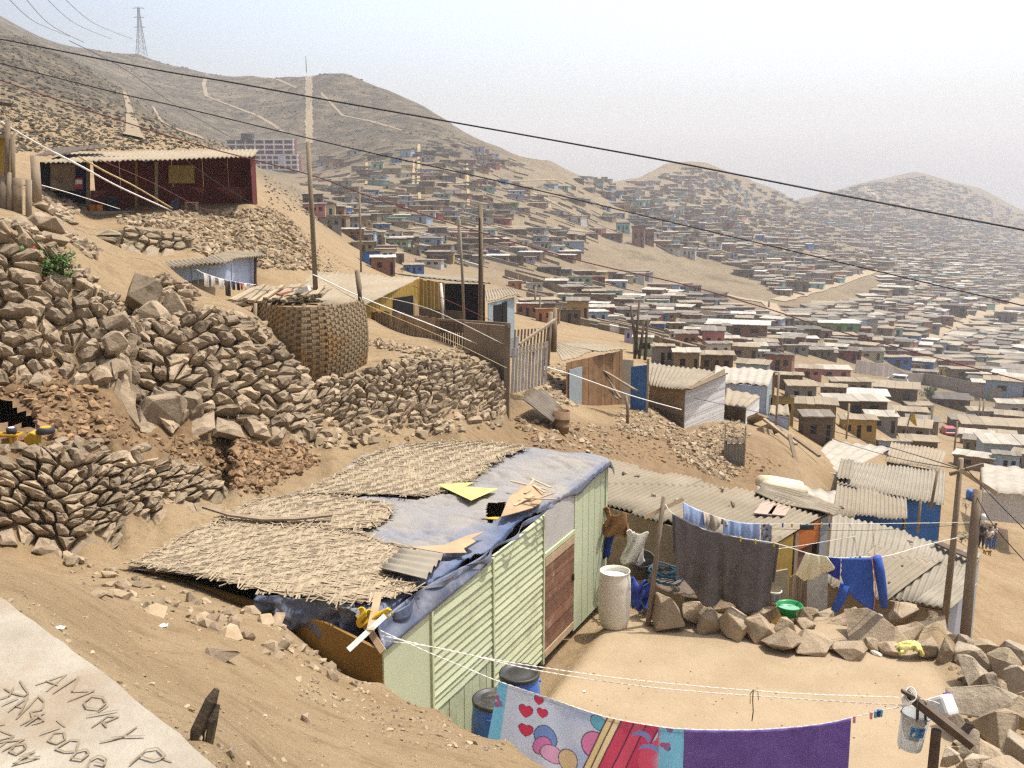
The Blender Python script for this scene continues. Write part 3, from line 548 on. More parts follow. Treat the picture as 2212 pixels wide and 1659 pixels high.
def clap(sa, sb, z0, name):
    b = MB(); z = z0
    while z < max(ztop(sa), ztop(sb)) - .02:
        h = R.uniform(.095, .125); t1, t2 = R.gauss(0, .005), R.gauss(0, .006); zt = z + h + .012
        zta, ztb = min(zt + t1, ztop(sa)), min(zt + t2, ztop(sb)); o1, o2 = .028 + R.uniform(0, .014), .006
        mid = (sa + sb) / 2; bow = R.gauss(0, .005); c = R.random()
        for (u, v, e1, e2, f1, f2) in ((sa, mid, 0, bow, 0, bow), (mid, sb, bow, 0, bow, 0)):
            za, zb = z + t1 + (u == mid) * bow, z + t2 * (v == sb) + (v == mid) * bow
            P = [wp(u, za, o1), wp(v, zb, o1), wp(v, zb, 0), wp(u, za, 0), wp(u, zta if u == sa else (zta + ztb) / 2 + bow, o2), wp(v, ztb if v == sb else (zta + ztb) / 2 + bow, o2)]
            b.add(P, [(0, 1, 5, 4), (3, 2, 1, 0)], 0, c)
        z += h
    b.add([wp(sa, z0, .001), wp(sb, z0, .001), wp(sb, ztop(sb), .001), wp(sa, ztop(sa), .001)], [(0, 1, 2, 3)], 0, .3)
    return b.build(name, M_green, hut)
zl0 = wsz(944, 1519)[1]; zl1 = wsz(1061, 1427)[1]; zl = max(.25, (zl0 + zl1) / 2)
clap(s1, s2 - .02, zl, 'slat_panel'); clap(s2 + .02, s3 - .01, .04, 'slat_panel')
b = MB(); s = s1
while s < s2 - .03:
    wdt = min(R.uniform(.16, .24), s2 - .03 - s); b.prism([wp(s, -.1, .004), wp(s + wdt - .012, -.1, .004), wp(s + wdt - .012, zl - .01, .004), wp(s, zl - .01, .004)], wn * R.uniform(.012, .022)); s += wdt
b.build('low_board_panel', M_green, hut)
for s in (s1 - .015, s2, s3 + .01): b = MB(); b.prism([wp(s - .022, -.05, .004), wp(s + .022, -.05, .004), wp(s + .022, ztop(s) + .0, .004), wp(s - .022, ztop(s), .004)], wn * .045); b.build('wall_post', M_green, hut)
# door
zd = wsz(1168, 1208)[1]; dr = None; b = MB(); z = .16
da, db = s3 + .05, s4 - .03
while z < zd - .16:
    h = R.uniform(.085, .12); b.prism([wp(da, z, .02), wp(db, z, .02), wp(db, z + h - .008, .02), wp(da, z + h - .008, .02)], wn * R.uniform(.012, .024)); z += h
door = b.build('door', M_door, hut)
b = MB(); b.prism([wp(da, .03, .024), wp(db, .03, .024), wp(db, .15, .024), wp(da, .15, .024)], wn * .025); b.build('door_rail', M_palewood, door); b = MB(); b.prism([wp(da, zd - .15, .024), wp(db, zd - .15, .024), wp(db, zd - .02, .024), wp(da, zd - .02, .024)], wn * .025); b.build('door_rail', M_palewood, door)
b = MB(); b.prism([wp(da, -.02, .012), wp(db, -.02, .012), wp(db, zd, .012), wp(da, zd, .012)], wn * .004); b.build('door_backing', M_dark, door)
b = MB(); b.box(wp(db - .06, .98, .06), .03, .05, .12); b.build('latch', M_darkwood, door)
b = MB(); b.prism([wp(s3 + .02, zd, .004), wp(s4 + .01, zd, .004), wp(s4 + .01, ztop(s4), .004), wp(s3 + .02, ztop(s3), .004)], wn * .012); b.build('grey_sheet', mat('grey_flat_sheet', (.40, .38, .35), (.46, .44, .41), 2, .8, .2, 12, 0), hut)
b = MB(); b.prism([wp(s3 + .02, zd, .018), wp(s4, zd, .018), wp(s4, zd + .07, .018), wp(s3 + .02, zd + .07, .018)], wn * .03); b.build('lintel', M_green, hut)
# roof
RA, RB, RC, RD = atz(283, 1226, 2.34), atz(868, 952, 2.38), Vector((1.82, 17.12, 2.6)), atz(806, 1336, 2.45)
def roofP(u, v, o=0):   # u along the wall, v away from it
    p = RD.lerp(RC, u).lerp(RA.lerp(RB, u), v); return p + Vector((0, 0, o + .10 * sin(pi * min(max(v, 0), 1)) * (.6 + .4 * sin(u * 9)) + .05 * sin(u * 14 + v * 3)))
rn = (RC - RD).cross(RA - RD).normalized(); rn = rn if rn.z > 0 else -rn
def roof_uv(px, py):
    d = Vector(ray(px, py)); t = (RD - Vector(CAM)).dot(rn) / d.dot(rn); p = Vector(CAM) + d * t; u = v = .5
    for _ in range(8):
        q = RD.lerp(RC, u).lerp(RA.lerp(RB, u), v); e = p - q; du = (RC - RD).lerp(RB - RA, v); dv = (RA - RD).lerp(RB - RC, u)
        m = Matrix(((du.x, dv.x), (du.y, dv.y))).inverted(); k = m @ Vector((e.x, e.y)); u += k.x; v += k.y
    return u, v
roof = root('roof', None, None, hut.location); roof.parent = hut; roof.matrix_parent_inverse = Matrix.Translation(hut.location).inverted()
MATP = [[(285, 1225), (345, 1190), (415, 1150), (480, 1132), (560, 1137), (700, 1150), (770, 1163), (830, 1183), (905, 1198), (880, 1212), (850, 1225), (835, 1245), (822, 1268), (905, 1290), (845, 1304), (770, 1316), (720, 1316), (640, 1304), (560, 1299), (440, 1267), (350, 1246)],
        [(470, 1128), (510, 1108), (560, 1086), (640, 1074), (740, 1084), (835, 1104), (848, 1128), (805, 1150), (720, 1158), (600, 1146), (520, 1136)],
        [(640, 1066), (700, 1035), (760, 1008), (830, 975), (880, 955), (960, 953), (1040, 962), (1110, 974), (1138, 984), (1085, 1003), (1030, 1033), (965, 1066), (900, 1080), (830, 1073), (740, 1071)]]
nu, nv = 190, 120; b = MB(); vv = []; cc = []
def vnz(a, c, s): return 2 * float(vnoise(np.array([a]), np.array([c]), s)[0])
def tarp_wr(u, v):
    return .03 * vnz(u * 7 + v * 9, v * 4 - u * 4, 35) - .11 * max(0, .28 - abs(vnz(u * 26 - v * 4, v * 5 + u * 16, 36))) - .08 * max(0, .22 - abs(vnz(u * 44 + v * 5, v * 7 - u * 30, 37))) + .03 * (abs(math.sin(u * 17 + v * 6 + 2 * math.sin(v * 5))) ** 3) + .03 * float(vnoise(np.array([u * 14 + 3]), np.array([v * 9]), 31)[0]) * 2 + .02 * float(vnoise(np.array([u * 40]), np.array([v * 25 + u * 30]), 32)[0])
for j in range(nv + 1):
    for i in range(nu + 1):
        u, v = i / nu * 1.015 - .003, j / nv * 1.07 - .05; o = tarp_wr(u, v); e = 0
        hem = .0
        mx_, my_ = proj(roofP(u, v)); o = -.02 if any(inpoly(np.array([mx_]), np.array([my_]), q_)[0] for q_ in MATP) else o
        p = roofP(u, v, o)
        if v < .02:
            k = (.02 - v) / .07; p = roofP(u, .02, o); p = p + wn * (.06 * min(1, k * 2.2)) + Vector((0, 0, -.10 * k * k * (1 + .8 * float(vnoise(np.array([u * 16.]), np.array([1.5]), 33)[0]) * 2) - .02)); e = .45 * k + .25
        if v > .985: p.z -= (v - .985) * 8; e = .9
        if u > .985: p.z -= (u - .985) * 9; e = max(e, .5)
        if v < .13 and u < .55: e = max(e, .55 * (1 - v / .13) + .2)
        vv.append(p); cc.append(min(1, max(0, e + .55 * float(vnoise(np.array([u * 11.]), np.array([v * 7.]), 34)[0]))))
b.v = [tuple(p) for p in vv]; b.c = cc; b.f = [(j * (nu + 1) + i, j * (nu + 1) + i + 1, (j + 1) * (nu + 1) + i + 1, (j + 1) * (nu + 1) + i) for j in range(nv) for i in range(nu)]
hole = [roof_uv(*p) for p in ((1054, 1090), (1092, 1086), (1086, 1112), (1062, 1128), (1050, 1126))]
def keep(f):
    c = sum((Vector(b.v[k]) for k in f), Vector()) / 4; x, y = proj(c); return not inpoly(np.array([x]), np.array([y]), [(1052, 1088), (1094, 1084), (1088, 1112), (1062, 1130), (1048, 1126)])[0]
b.f = [f for f in b.f if keep(f)]; b.m = [0] * len(b.f)
b.build('tarpaulin', M_tarp, roof, smooth=True, thick=.006)
LU, LV = (RC - RD).length, (RA - RD).length
for mi, poly in enumerate(MATP):
    uv = [roof_uv(*p) for p in poly]; pm = [(u * LU, v * LV) for u, v in uv]; b = MB(); a = .085; th = .30 + .10 * mi; d1 = (cos(th), sin(th)); d2 = (-sin(th), cos(th))
    lift = (.055, .05, .045)[mi]
    def mp(x, y, o): return roofP(x / LU, y / LV, o + lift)
    cx = sum(p[0] for p in pm) / len(pm); cyy = sum(p[1] for p in pm) / len(pm)
    for i in range(-80, 81):
        for j in range(-80, 81):
            ph = (i + j) % 4 if R.random() > .06 else R.choice((0, 2))
            if ph not in (0, 2): continue
            x = cx + i * a * d1[0] + j * a * d2[0]; y = cyy + i * a * d1[1] + j * a * d2[1]
            if not inpoly(np.array([x]), np.array([y]), pm)[0]: continue
            D1, D2 = (d1, d2) if ph == 0 else (d2, d1); tt = R.random()
            for k in range(5):
                o = (k - 2) * a * .2 + R.gauss(0, .004); L = a * R.uniform(2.4, 3.6) + (R.random() < .1) * a; an = R.gauss(0, .11); ex = (D1[0] * cos(an) - D1[1] * sin(an), D1[0] * sin(an) + D1[1] * cos(an)); wdt = R.uniform(.016, .026)
                mx, my = x + D2[0] * o + D1[0] * a * .5, y + D2[1] * o + D1[1] * a * .5; nx = (-ex[1], ex[0]); vs = []
                bow = R.uniform(.001, .006)
                for t, z in ((-.5, -.001), (-.2, bow), (.2, bow + R.gauss(0, .004)), (.5, -.001 + (R.random() < .06) * .03)):
                    for sgn in (-1, 1): vs.append(mp(mx + ex[0] * L * t + nx[0] * wdt * sgn * .5, my + ex[1] * L * t + nx[1] * wdt * sgn * .5, z + .001 * sgn))
                b.add(vs, [(0, 1, 3, 2), (2, 3, 5, 4), (4, 5, 7, 6)], 0, min(1, max(0, tt * .5 + R.random() * .5)))
    for k in range(len(pm)):            # loose splints sticking out at the edge
        p, q = pm[k - 1], pm[k]; n = int(math.hypot(q[0] - p[0], q[1] - p[1]) / .05)
        for _ in range(n):
            t = R.random(); x, y = p[0] + (q[0] - p[0]) * t, p[1] + (q[1] - p[1]) * t; an = R.uniform(0, 2 * pi) if R.random() < .25 else th + R.choice((0, pi / 2)) + R.gauss(0, .25); L = R.uniform(.10, .32)
            b.bar(mp(x - cos(an) * L / 2, y - sin(an) * L / 2, .02), mp(x + cos(an) * L / 2, y + sin(an) * L / 2, .02 + R.uniform(-.03, .03)), .018, .005)
    o = b.build('straw_mat', M_straw, roof)
    b = MB(); xs_ = [p[0] for p in pm]; ys_ = [p[1] for p in pm]; g_ = .13
    for i in range(int(min(xs_) / g_) - 1, int(max(xs_) / g_) + 1):
        for j in range(int(min(ys_) / g_) - 1, int(max(ys_) / g_) + 1):
            if inpoly(np.array([(i + .5) * g_]), np.array([(j + .5) * g_]), pm)[0]: b.add([mp((i + e) * g_, (j + f) * g_, -.006) for e, f in ((0, 0), (1, 0), (1, 1), (0, 1))], [(0, 1, 2, 3)], 0, .5)
    bb = b.build('backing', M_cane_base, o)
# tarpaulin hanging at the low end
b = MB(); na, nb = 70, 16
def hang(u, v):
    px = 566 + 212 * u; top = roof_uv(px, 1300 + 12 * u); p = roofP(top[0], top[1], .03)
    dn = (RD - RA).normalized(); n2 = Vector((dn.y, -dn.x, 0)); n2 = n2 if n2.y < 0 else -n2
    ln = (.14 + .30 * sin(pi * min(1, u * 1.25) * .55)) * (1 + .12 * sin(u * 21)); fold = .06 * sin(u * 15 + 2.5 * sin(u * 7) + v) * (v ** .7) + .03 * abs(sin(u * 33 + v * 5)) * v
    return p + n2 * (.05 + .04 * sin(pi * v) + fold + .05 * vnz(u * 9, v * 4, 41) + .03 * abs(vnz(u * 20 + v * 6, v * 7, 42))) + Vector((0, 0, -ln * v + .04 * vnz(u * 7, v * 3, 43) * v))
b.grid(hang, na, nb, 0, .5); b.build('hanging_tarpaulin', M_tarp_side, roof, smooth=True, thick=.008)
b = MB()
for k in range(2):
    def hem(u, v, k=k):
        pu = .03 + .60 * u; p = roofP(pu, -.01, .02) + wn * (.09 + .05 * sin(u * 30 + k * 2)); return p + Vector((0, 0, -.03 - (.03 + .11 * abs(sin(u * 13 + 1)) ** 2 * (1 - u * .75)) * v)) + wn * (.04 * sin(u * 40) * v)
    if k == 0: b.grid(hem, 90, 6, 0, .5)
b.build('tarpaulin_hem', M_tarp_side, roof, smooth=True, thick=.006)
# near end wall of ochre plywood and the hidden back walls
b = MB()
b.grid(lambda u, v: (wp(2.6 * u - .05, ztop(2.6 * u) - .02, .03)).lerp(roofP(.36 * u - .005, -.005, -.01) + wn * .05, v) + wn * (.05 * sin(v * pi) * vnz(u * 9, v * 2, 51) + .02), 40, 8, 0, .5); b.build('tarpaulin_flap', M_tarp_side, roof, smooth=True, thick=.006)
E0 = Vector((W0.x, W0.y, 0)); E1 = Vector((RA.x + .12, RA.y + .05, 0)); b = MB()
b.prism([E0 + Vector((0, 0, -.1)), E1 + Vector((0, 0, -.1)), E1 + Vector((0, 0, RA.z - .03)), E0.lerp(E1, .2) + Vector((0, 0, 2.3)), E0 + Vector((0, 0, 2.15))], Vector((.02, .04, 0))); b.build('end_wall', M_ochre, hut)
B0 = Vector((RB.x + .1, RB.y - .05, 0)); b = MB(); b.prism([E1 + Vector((0, 0, -.1)), B0 + Vector((0, 0, -.1)), B0 + Vector((0, 0, RB.z - .06)), E1 + Vector((0, 0, RA.z - .06))], Vector((.04, -.02, 0)))
F0 = Vector((W1.x, W1.y, 0)) - wn * .03; b.prism([B0 + Vector((0, 0, -.1)), F0 + Vector((0, 0, -.4)), F0 + Vector((0, 0, W1.z - .03)), B0 + Vector((0, 0, RB.z - .06))], Vector((-.02, -.04, 0))); b.build('back_wall', M_greensheet, hut)
# things lying on the roof
def lay(name, label, cat, px, m, off=.12, th=.006, group=None, wav=0):
    P = [roofP(*roof_uv(x, y), off + (R.uniform(-wav, wav) if wav else 0)) for x, y in px]; b = MB(); b.prism(P, (0, 0, th)); return tag(b.build(name, m), label, cat, group)
lay('yellow_sheet', 'torn bright yellow plastic sheet lying flat on the tarp roof', 'plastic sheet', [(945, 1057), (1022, 1053), (1004, 1064), (1075, 1070), (1018, 1102)], mat('yellow_plastic', (.72, .60, .17), (.66, .53, .13), 3, .5, .1, 12, 0), .10)
b = MB()
pl = [(1082, 1138), (1100, 1110), (1128, 1085), (1155, 1068), (1172, 1078), (1168, 1098), (1150, 1112), (1120, 1130)]
P = [roofP(*roof_uv(x, y), .13 + .10 * sin(i * .9)) for i, (x, y) in enumerate(pl)]; b.prism(P, (0, 0, .01)); tag(b.build('plywood_sheet', M_card), 'curled brown plywood sheet beside the hole in the roof', 'plywood')
b = MB(); P = [roofP(*roof_uv(x, y), .04) for x, y in ((1048, 1126), (1056, 1088), (1092, 1084), (1098, 1100), (1066, 1130))]
b.prism([p + Vector((0, 0, -.5)) for p in P], (0, 0, .01)); b.build('ceiling_board', M_yellowply, hut)
b = MB(); b.bar(roofP(*roof_uv(1062, 1130), .03), roofP(*roof_uv(1098, 1090), -.25), .30, .012); b.build('yellow_board', M_yellowply, hut)
b = MB()
P = [roofP(*roof_uv(x, y), .11) for x, y in ((890, 1200), (960, 1190), (1012, 1168), (1050, 1160), (1018, 1175), (1028, 1180), (1002, 1196), (1008, 1206), (960, 1210))]; b.prism(P, (0, 0, .008)); tag(b.build('cardboard', M_card), 'torn brown cardboard lying on the blue tarp edge', 'cardboard')
b = MB(); q = [roofP(*roof_uv(x, y), .13) for x, y in ((820, 1264), (916, 1284), (962, 1212), (868, 1206))]
b.grid(lambda u, v: q[0].lerp(q[1], u).lerp(q[3].lerp(q[2], u), v) + Vector((0, 0, .025 * cos(v * 2 * pi * 4.5))), 3, 54, 0, .6); tag(b.build('corrugated_offcut', M_fibro2, smooth=True, thick=.008), 'small grey corrugated sheet offcut on the straw roof corner', 'roof sheet')
b = MB(); q = [roofP(*roof_uv(x, y), o) for x, y, o in ((443, 1117, .16), (500, 1130, .13), (570, 1140, .11), (640, 1143, .12), (718, 1140, .15))]
for i in range(4): b.bar(q[i], q[i + 1] + (q[i + 1] - q[i]) * .02, .10, .03, var=.4 + .02 * i)
tag(b.build('plank', M_wood), 'long bent grey plank lying across the straw roof', 'plank')
b = MB(); b.bar(atY(774, 1325, 10.55), atY(828, 1408, 10.15), .075, .03, (0, -1, .3)); tag(b.build('plank', M_palewood), 'crossed brown lath leaning down over the hut corner', 'plank', 'crossed laths at the hut corner')
b = MB(); b.bar(atY(752, 1404, 10.05), atY(832, 1330, 10.35), .06, .03, (0, -1, .3)); tag(b.build('plank', M_whiteplastic), 'crossed whitewashed lath leaning up over the hut corner', 'plank', 'crossed laths at the hut corner')
b = MB(); b.bar(atY(800, 1362, 10.2), atY(818, 1280, 10.7), .085, .02, (0, -1, .3)); tag(b.build('plank', M_palewood), 'short upright pale board propped above the yellow rag', 'plank')
def rag(name, label, cat, px, Y, m, n=26, amp=.05, group=None, rad=None):
    b = MB(); P = [atY(x, y, Y) for x, y in px]; k = len(P)
    def f(u, v):
        a = P[0].lerp(P[1], u); c = P[3].lerp(P[2], u); p = a.lerp(c, v)
        return p + Vector((amp * sin(u * 9 + v * 4), amp * 1.3 * sin(v * 8 + u * 13) - amp * 1.6 * sin(pi * u), amp * .8 * sin(u * 17 + v * 9)))
    b.grid(f, n, n, 0, .5); return tag(b.build(name, m, smooth=True, thick=.012), label, cat, group)
rag('yellow_rag', 'crumpled yellow rag tied at the low corner of the hut', 'rag', [(768, 1320), (842, 1313), (846, 1330), (774, 1350)], 10.45, mat('yellow_cloth', (.66, .44, .03), (.58, .37, .02), 8, .8, .3, 25, 0), amp=.04)
b = MB()
for _ in range(9):
    x, y = R.uniform(1120, 1172), R.uniform(1060, 1110); p = roofP(*roof_uv(x, y), .16); a = R.uniform(0, 6.28); d = Vector((cos(a), sin(a), R.uniform(-.2, .3))) * R.uniform(.1, .3); b.bar(p - d, p + d, .04, .015)
tag(b.build('wood_scraps', M_palewood), 'splintered wood scraps beside the curled plywood on the roof', 'wood scraps', kind='stuff')

for x, y, w_, h_, lab in ((168, 1214, 52, 34, 'long flat rock lying alone on the path left of the straw roof'), (212, 1290, 46, 26, 'pale rounded rock below the low corner of the straw roof'), (240, 1238, 30, 30, 'pointed rock beside the low corner of the straw roof'), (262, 1272, 42, 36, 'wedge shaped rock just below the straw roof corner'), (322, 1318, 50, 36, 'broken rock on the rubble edge under the straw roof'), (410, 1300, 26, 50, 'upright shard of rock on the rubble edge'), (470, 1418, 90, 34, 'flat pale slab half buried in the slope'), (662, 1560, 36, 26, 'lone rounded rock low on the slope'), (500, 1640, 40, 26, 'small rock beside the path edge')):
    p = hit(x, y); d = (p - Vector(CAM)).length; b = MB(); put_rock(b, p + Vector((0, 0, .02)), w_ * d / F * .55, w_ * d / F * .4, h_ * d / F * .5, None, .5); tag(b.build('rock', M_stone), lab, 'rock', 'rocks on the near slope')
for x, y, s_, lab in ((354, 1355, .035, 'white paper scrap among the rubble'), (107, 1160, .03, 'white scrap at the foot of the low stone wall'), (890, 1490, .035, 'white plastic scrap beside the green wall'), (1262, 1495, .02, 'small white scrap at the right of the slope'), (132, 1362, .02, 'small white scrap near the path'), (460, 1275, .03, 'white scrap just under the straw roof edge')):
    p = hit(x, y); b = MB(); b.grid(lambda u, v: p + Vector(((u - .5) * s_ * 2, (v - .5) * s_ * 1.5, .01 + .6 * s_ * R.random())), 3, 3, 0, .5); tag(b.build('paper_scrap', M_whiteplastic), lab, 'litter', 'white litter on the near slope')
# ---------------------------------------------------------------- yard: drums, tubs, buckets
def barrel_blue(c, label):
    t = root('storage_drum', label, 'drum', c, 'blue drums against the green plank wall'); b = MB()
    b.lathe([(0, 0), (.26, 0), (.275, .03), (.285, .2), (.29, .42), (.285, .62), (.272, .74), (.265, .80), (.25, .84), (.25, .9)], c, 32)
    for a in (.4, 2.5, 4.6): b.box(Vector(c) + Vector((.272 * cos(a), .272 * sin(a), .76)), .05, .12, .035, Matrix.Rotation(a, 3, 'Z'))
    b.build('body', M_blueplastic, t, smooth=True)
    b = MB(); b.lathe([(.262, .86), (.275, .87), (.278, .905), (.27, .925), (.245, .925), (.235, .905), (.15, .905), (.13, .912), (.05, .912), (0, .918)], c, 32); b.build('lid', M_blackplastic, t, smooth=True)
    return t
barrel_blue(atz(1122, 1452, .92) - Vector((0, 0, .92)), 'blue drum with black lid, the farther one, standing beside the hut door')
barrel_blue(atz(1066, 1508, .92) - Vector((0, 0, .92)), 'blue drum with black lid half hidden behind the printed bed sheet')
c = atz(1326, 1352, 0); c.z = .0; t = root('water_barrel', 'open dirty white plastic barrel full of water beside the hut corner', 'barrel', c); b = MB()
b.lathe([(0, .02), (.20, .0), (.235, .03), (.262, .16), (.272, .4), (.274, .62), (.268, .68), (.272, .72), (.268, .86), (.25, .93), (.252, .985), (.258, 1.0), (.246, 1.0), (.238, .93), (.24, .85)], c, 40); b.build('body', M_cream, t, smooth=True)
b = MB(); b.lathe([(0, .90), (.245, .90)], c, 40); b.build('water', M_water, t)
def pail(name, label, cat, c, r0, r1, h, m, band=None, handle=True):
    t = root(name, label, cat, c); b = MB(); b.lathe([(0, .005), (r0, 0), (r1, h), (r1 + .012, h), (r1 + .012, h - .03), (r1 + .004, h - .03)], c, 28); b.lathe([(r1, h), (r1 - .006, h), (r0 - .004, .02), (0, .02)], c, 28); b.build('body', m, t, smooth=True)
    if handle: b = MB(); b.tube([Vector(c) + Vector((r1 * cos(a), -.0, h - .03 + (.5 * r1) * sin(a) * (-1))) + Vector((0, -.09 * sin(a), 0)) for a in np.linspace(0, pi, 9)], .004, 5); b.build('handle', M_darkwood, t)
    return t
c = atY(1671, 1302, 16.55); t = pail('paint_bucket', 'white paint bucket with dark label standing on the rocks', 'bucket', c, .10, .125, .24, M_whiteplastic)
b = MB(); b.lathe([(.1105, .06), (.1205, .17)], c, 28); bf = [f for f in b.f if 13 <= f[0] % 28 <= 23]; b.f = bf; b.m = [0] * len(bf); b.build('label', mat('bucket_label', (.08, .09, .22), (.55, .55, .55), 14, .5, 0, c3=(.4, .05, .06), c3s=20, var=0), t)
c = atY(1704, 1328, 16.1); t = root('washing_basin', 'round green plastic washing basin on the rocks', 'basin', c); b = MB(); b.lathe([(0, .01), (.13, 0), (.20, .17), (.225, .19), (.232, .185), (.228, .175), (.205, .165), (.135, -.01), (0, -.005)], c, 36); b.build('body', M_greenplastic, t, smooth=True)
b = MB(); b.lathe([(0, .12), (.18, .12)], c, 36); b.build('water', mat('soapy_water', (.22, .42, .30), None, 2, .2, 0, var=0), t)
c = atY(1898, 1338, 15.95); t = root('enamel_cup', 'small white handled cup standing on the flat boulder', 'cup', c); b = MB(); b.lathe([(0, .0), (.045, 0), (.062, .075), (.066, .078), (.056, .07), (.04, .01), (0, .01)], c, 20); b.build('body', M_whiteplastic, t, smooth=True); b = MB(); b.tube([c + Vector((-.06 - .03 * sin(a), 0, .04 + .025 * cos(a))) for a in np.linspace(0, pi, 7)], .007, 6); b.build('handle', M_whiteplastic, t)
b = MB(); p0 = atz(1962, 1418, .02); b.grid(lambda u, v: p0 + Vector((.36 * (u - .5) + .05 * sin(v * 5), .20 * (v - .5), .13 + .13 * sin(pi * u) * (1 - v * .4) + .03 * sin(u * 23 + v * 13) - .12 * abs(v - .5))), 16, 14, 0, .5); tag(b.build('plastic_bag', mat('pale_yellow_plastic', (.66, .60, .17), (.72, .67, .26), 4, .45, .3, 20, 0), smooth=True, thick=.05), 'crumpled pale yellow plastic bag dropped below the boulders', 'plastic bag')
b = MB(); p0 = atz(1893, 1410, .03); put_rock(b, p0, .13, .09, .035, .5, .2); tag(b.build('pale_stone', mat('whitish_stone', (.5, .43, .36), (.58, .52, .45), 4, .9, .3, 12, 0)), 'smooth whitish stone lying alone on the yard floor', 'stone')
# ---------------------------------------------------------------- yard: boulders, each one by itself
def boulder(px, py, w, h, Y, label, group, m=None, seed=None, ang=0):
    seed = seed if seed is not None else R.randrange(10000); v, f = hull_rock(seed, 14, 1.0); p = atY(px, py, Y); d = (p - Vector(CAM)).length; zc_ = gz(p.x, p.y) + h * d / F * .38; p = atz(px, py, zc_) if group and group.startswith('boulders') and p.z < zc_ else p; sx = w * d / F / 2 * 1.26; sz = h * d / F / 2 * 1.36; sy = (sx * .75 + sz * .25)
    me = bpy.data.meshes.new('boulder'); bm = bmesh.new(); vs = [bm.verts.new((q[0] * sx * 1.08, q[1] * sy * 1.08, q[2] * sz * 1.08)) for q in v]
    for ff in f:
        try: bm.faces.new([vs[i] for i in ff])
        except ValueError: pass
    bmesh.ops.bevel(bm, geom=list(bm.edges), offset=min(sx, sz) * .06, segments=2, affect='EDGES', profile=.6)
    bmesh.ops.triangulate(bm, faces=bm.faces[:]); bmesh.ops.subdivide_edges(bm, edges=bm.edges[:], cuts=1, use_grid_fill=True)
    pp = np.array([q.co for q in bm.verts]); nz = vnoise(pp[:, 0] * 9 + seed, pp[:, 2] * 9 + pp[:, 1] * 7, 3) * .10 * sz + vnoise(pp[:, 0] * 23 + seed, pp[:, 2] * 23 + pp[:, 1] * 19, 4) * .045 * sz
    bm.normal_update()
    for q, k in zip(bm.verts, nz): q.co += q.normal * k
    bm.to_mesh(me); bm.free(); a = me.attributes.new('var', 'FLOAT', 'POINT'); a.data.foreach_set('value', np.full(len(me.vertices), R.random(), np.float32))
    me.materials.append(m or M_boulder); o = bpy.data.objects.new('boulder', me); COL.objects.link(o); o.location = p; o.rotation_euler = (R.gauss(0, .1), ang + R.gauss(0, .08), R.gauss(0, .3)); return tag(o, label, 'boulder', group)
G1 = 'boulders stacked along the back of the yard'; G2 = 'rocks heaped along the right side of the yard'
for a in [(1441, 1328, 62, 72, 16.05, 'big upright angular boulder at the foot of the clothes post'), (1490, 1330, 58, 62, 16.3, 'dark boulder right of the upright one, under the blanket'), (1530, 1345, 52, 52, 16.25, 'shaded middle boulder under the grey blanket'), (1592, 1345, 62, 62, 16.1, 'rounded boulder under the right hem of the grey blanket'), (1640, 1358, 60, 48, 16.0, 'sunlit squat boulder between the blanket and the green basin'),
          (1500, 1292, 62, 34, 16.7, 'flat stone carrying the round wooden board'), (1560, 1300, 66, 36, 16.6, 'upper stone hidden in the blanket shade'), (1622, 1312, 56, 40, 16.5, 'upper block below the right corner of the blanket'), (1662, 1322, 62, 34, 16.5, 'flat boulder under the white paint bucket'), (1690, 1355, 48, 36, 16.1, 'small boulder directly below the green basin'),
          (1737, 1356, 46, 34, 16.1, 'round boulder below and right of the green basin'), (1776, 1354, 42, 40, 16.1, 'knobbly boulder left of the hanging jacket sleeve'), (1688, 1384, 68, 38, 15.7, 'wedge shaped boulder in the bottom row left of the basin shadow'), (1750, 1390, 68, 34, 15.65, 'long low boulder in the bottom row under the basin'), (1748, 1330, 40, 34, 16.5, 'pale stone on top behind the green basin'),
          (1780, 1332, 48, 34, 16.5, 'pale block on top below the cream cloth'), (1828, 1343, 66, 52, 16.2, 'broad boulder touching the blue jacket sleeve'), (1888, 1362, 122, 52, 15.9, 'largest flat topped boulder, carrying the white cup'), (1956, 1336, 66, 50, 16.5, 'pointed striped boulder behind the cup stone'), (1972, 1374, 62, 42, 16.0, 'squared boulder above the yellow bag'), (2030, 1364, 68, 36, 16.4, 'flat boulder at the foot of the thin pole'),
          (1882, 1393, 28, 26, 15.6, 'small cube of stone wedged under the flat boulder'), (1838, 1402, 62, 28, 15.35, 'half buried boulder by the jacket shadow'), (1925, 1402, 40, 24, 15.4, 'low half buried stone left of the yellow bag'), (2003, 1397, 40, 34, 15.5, 'dark stone right of the yellow bag'), (1395, 1322, 44, 40, 16.6, 'stone behind the water barrel')]:
    boulder(*a, G1)
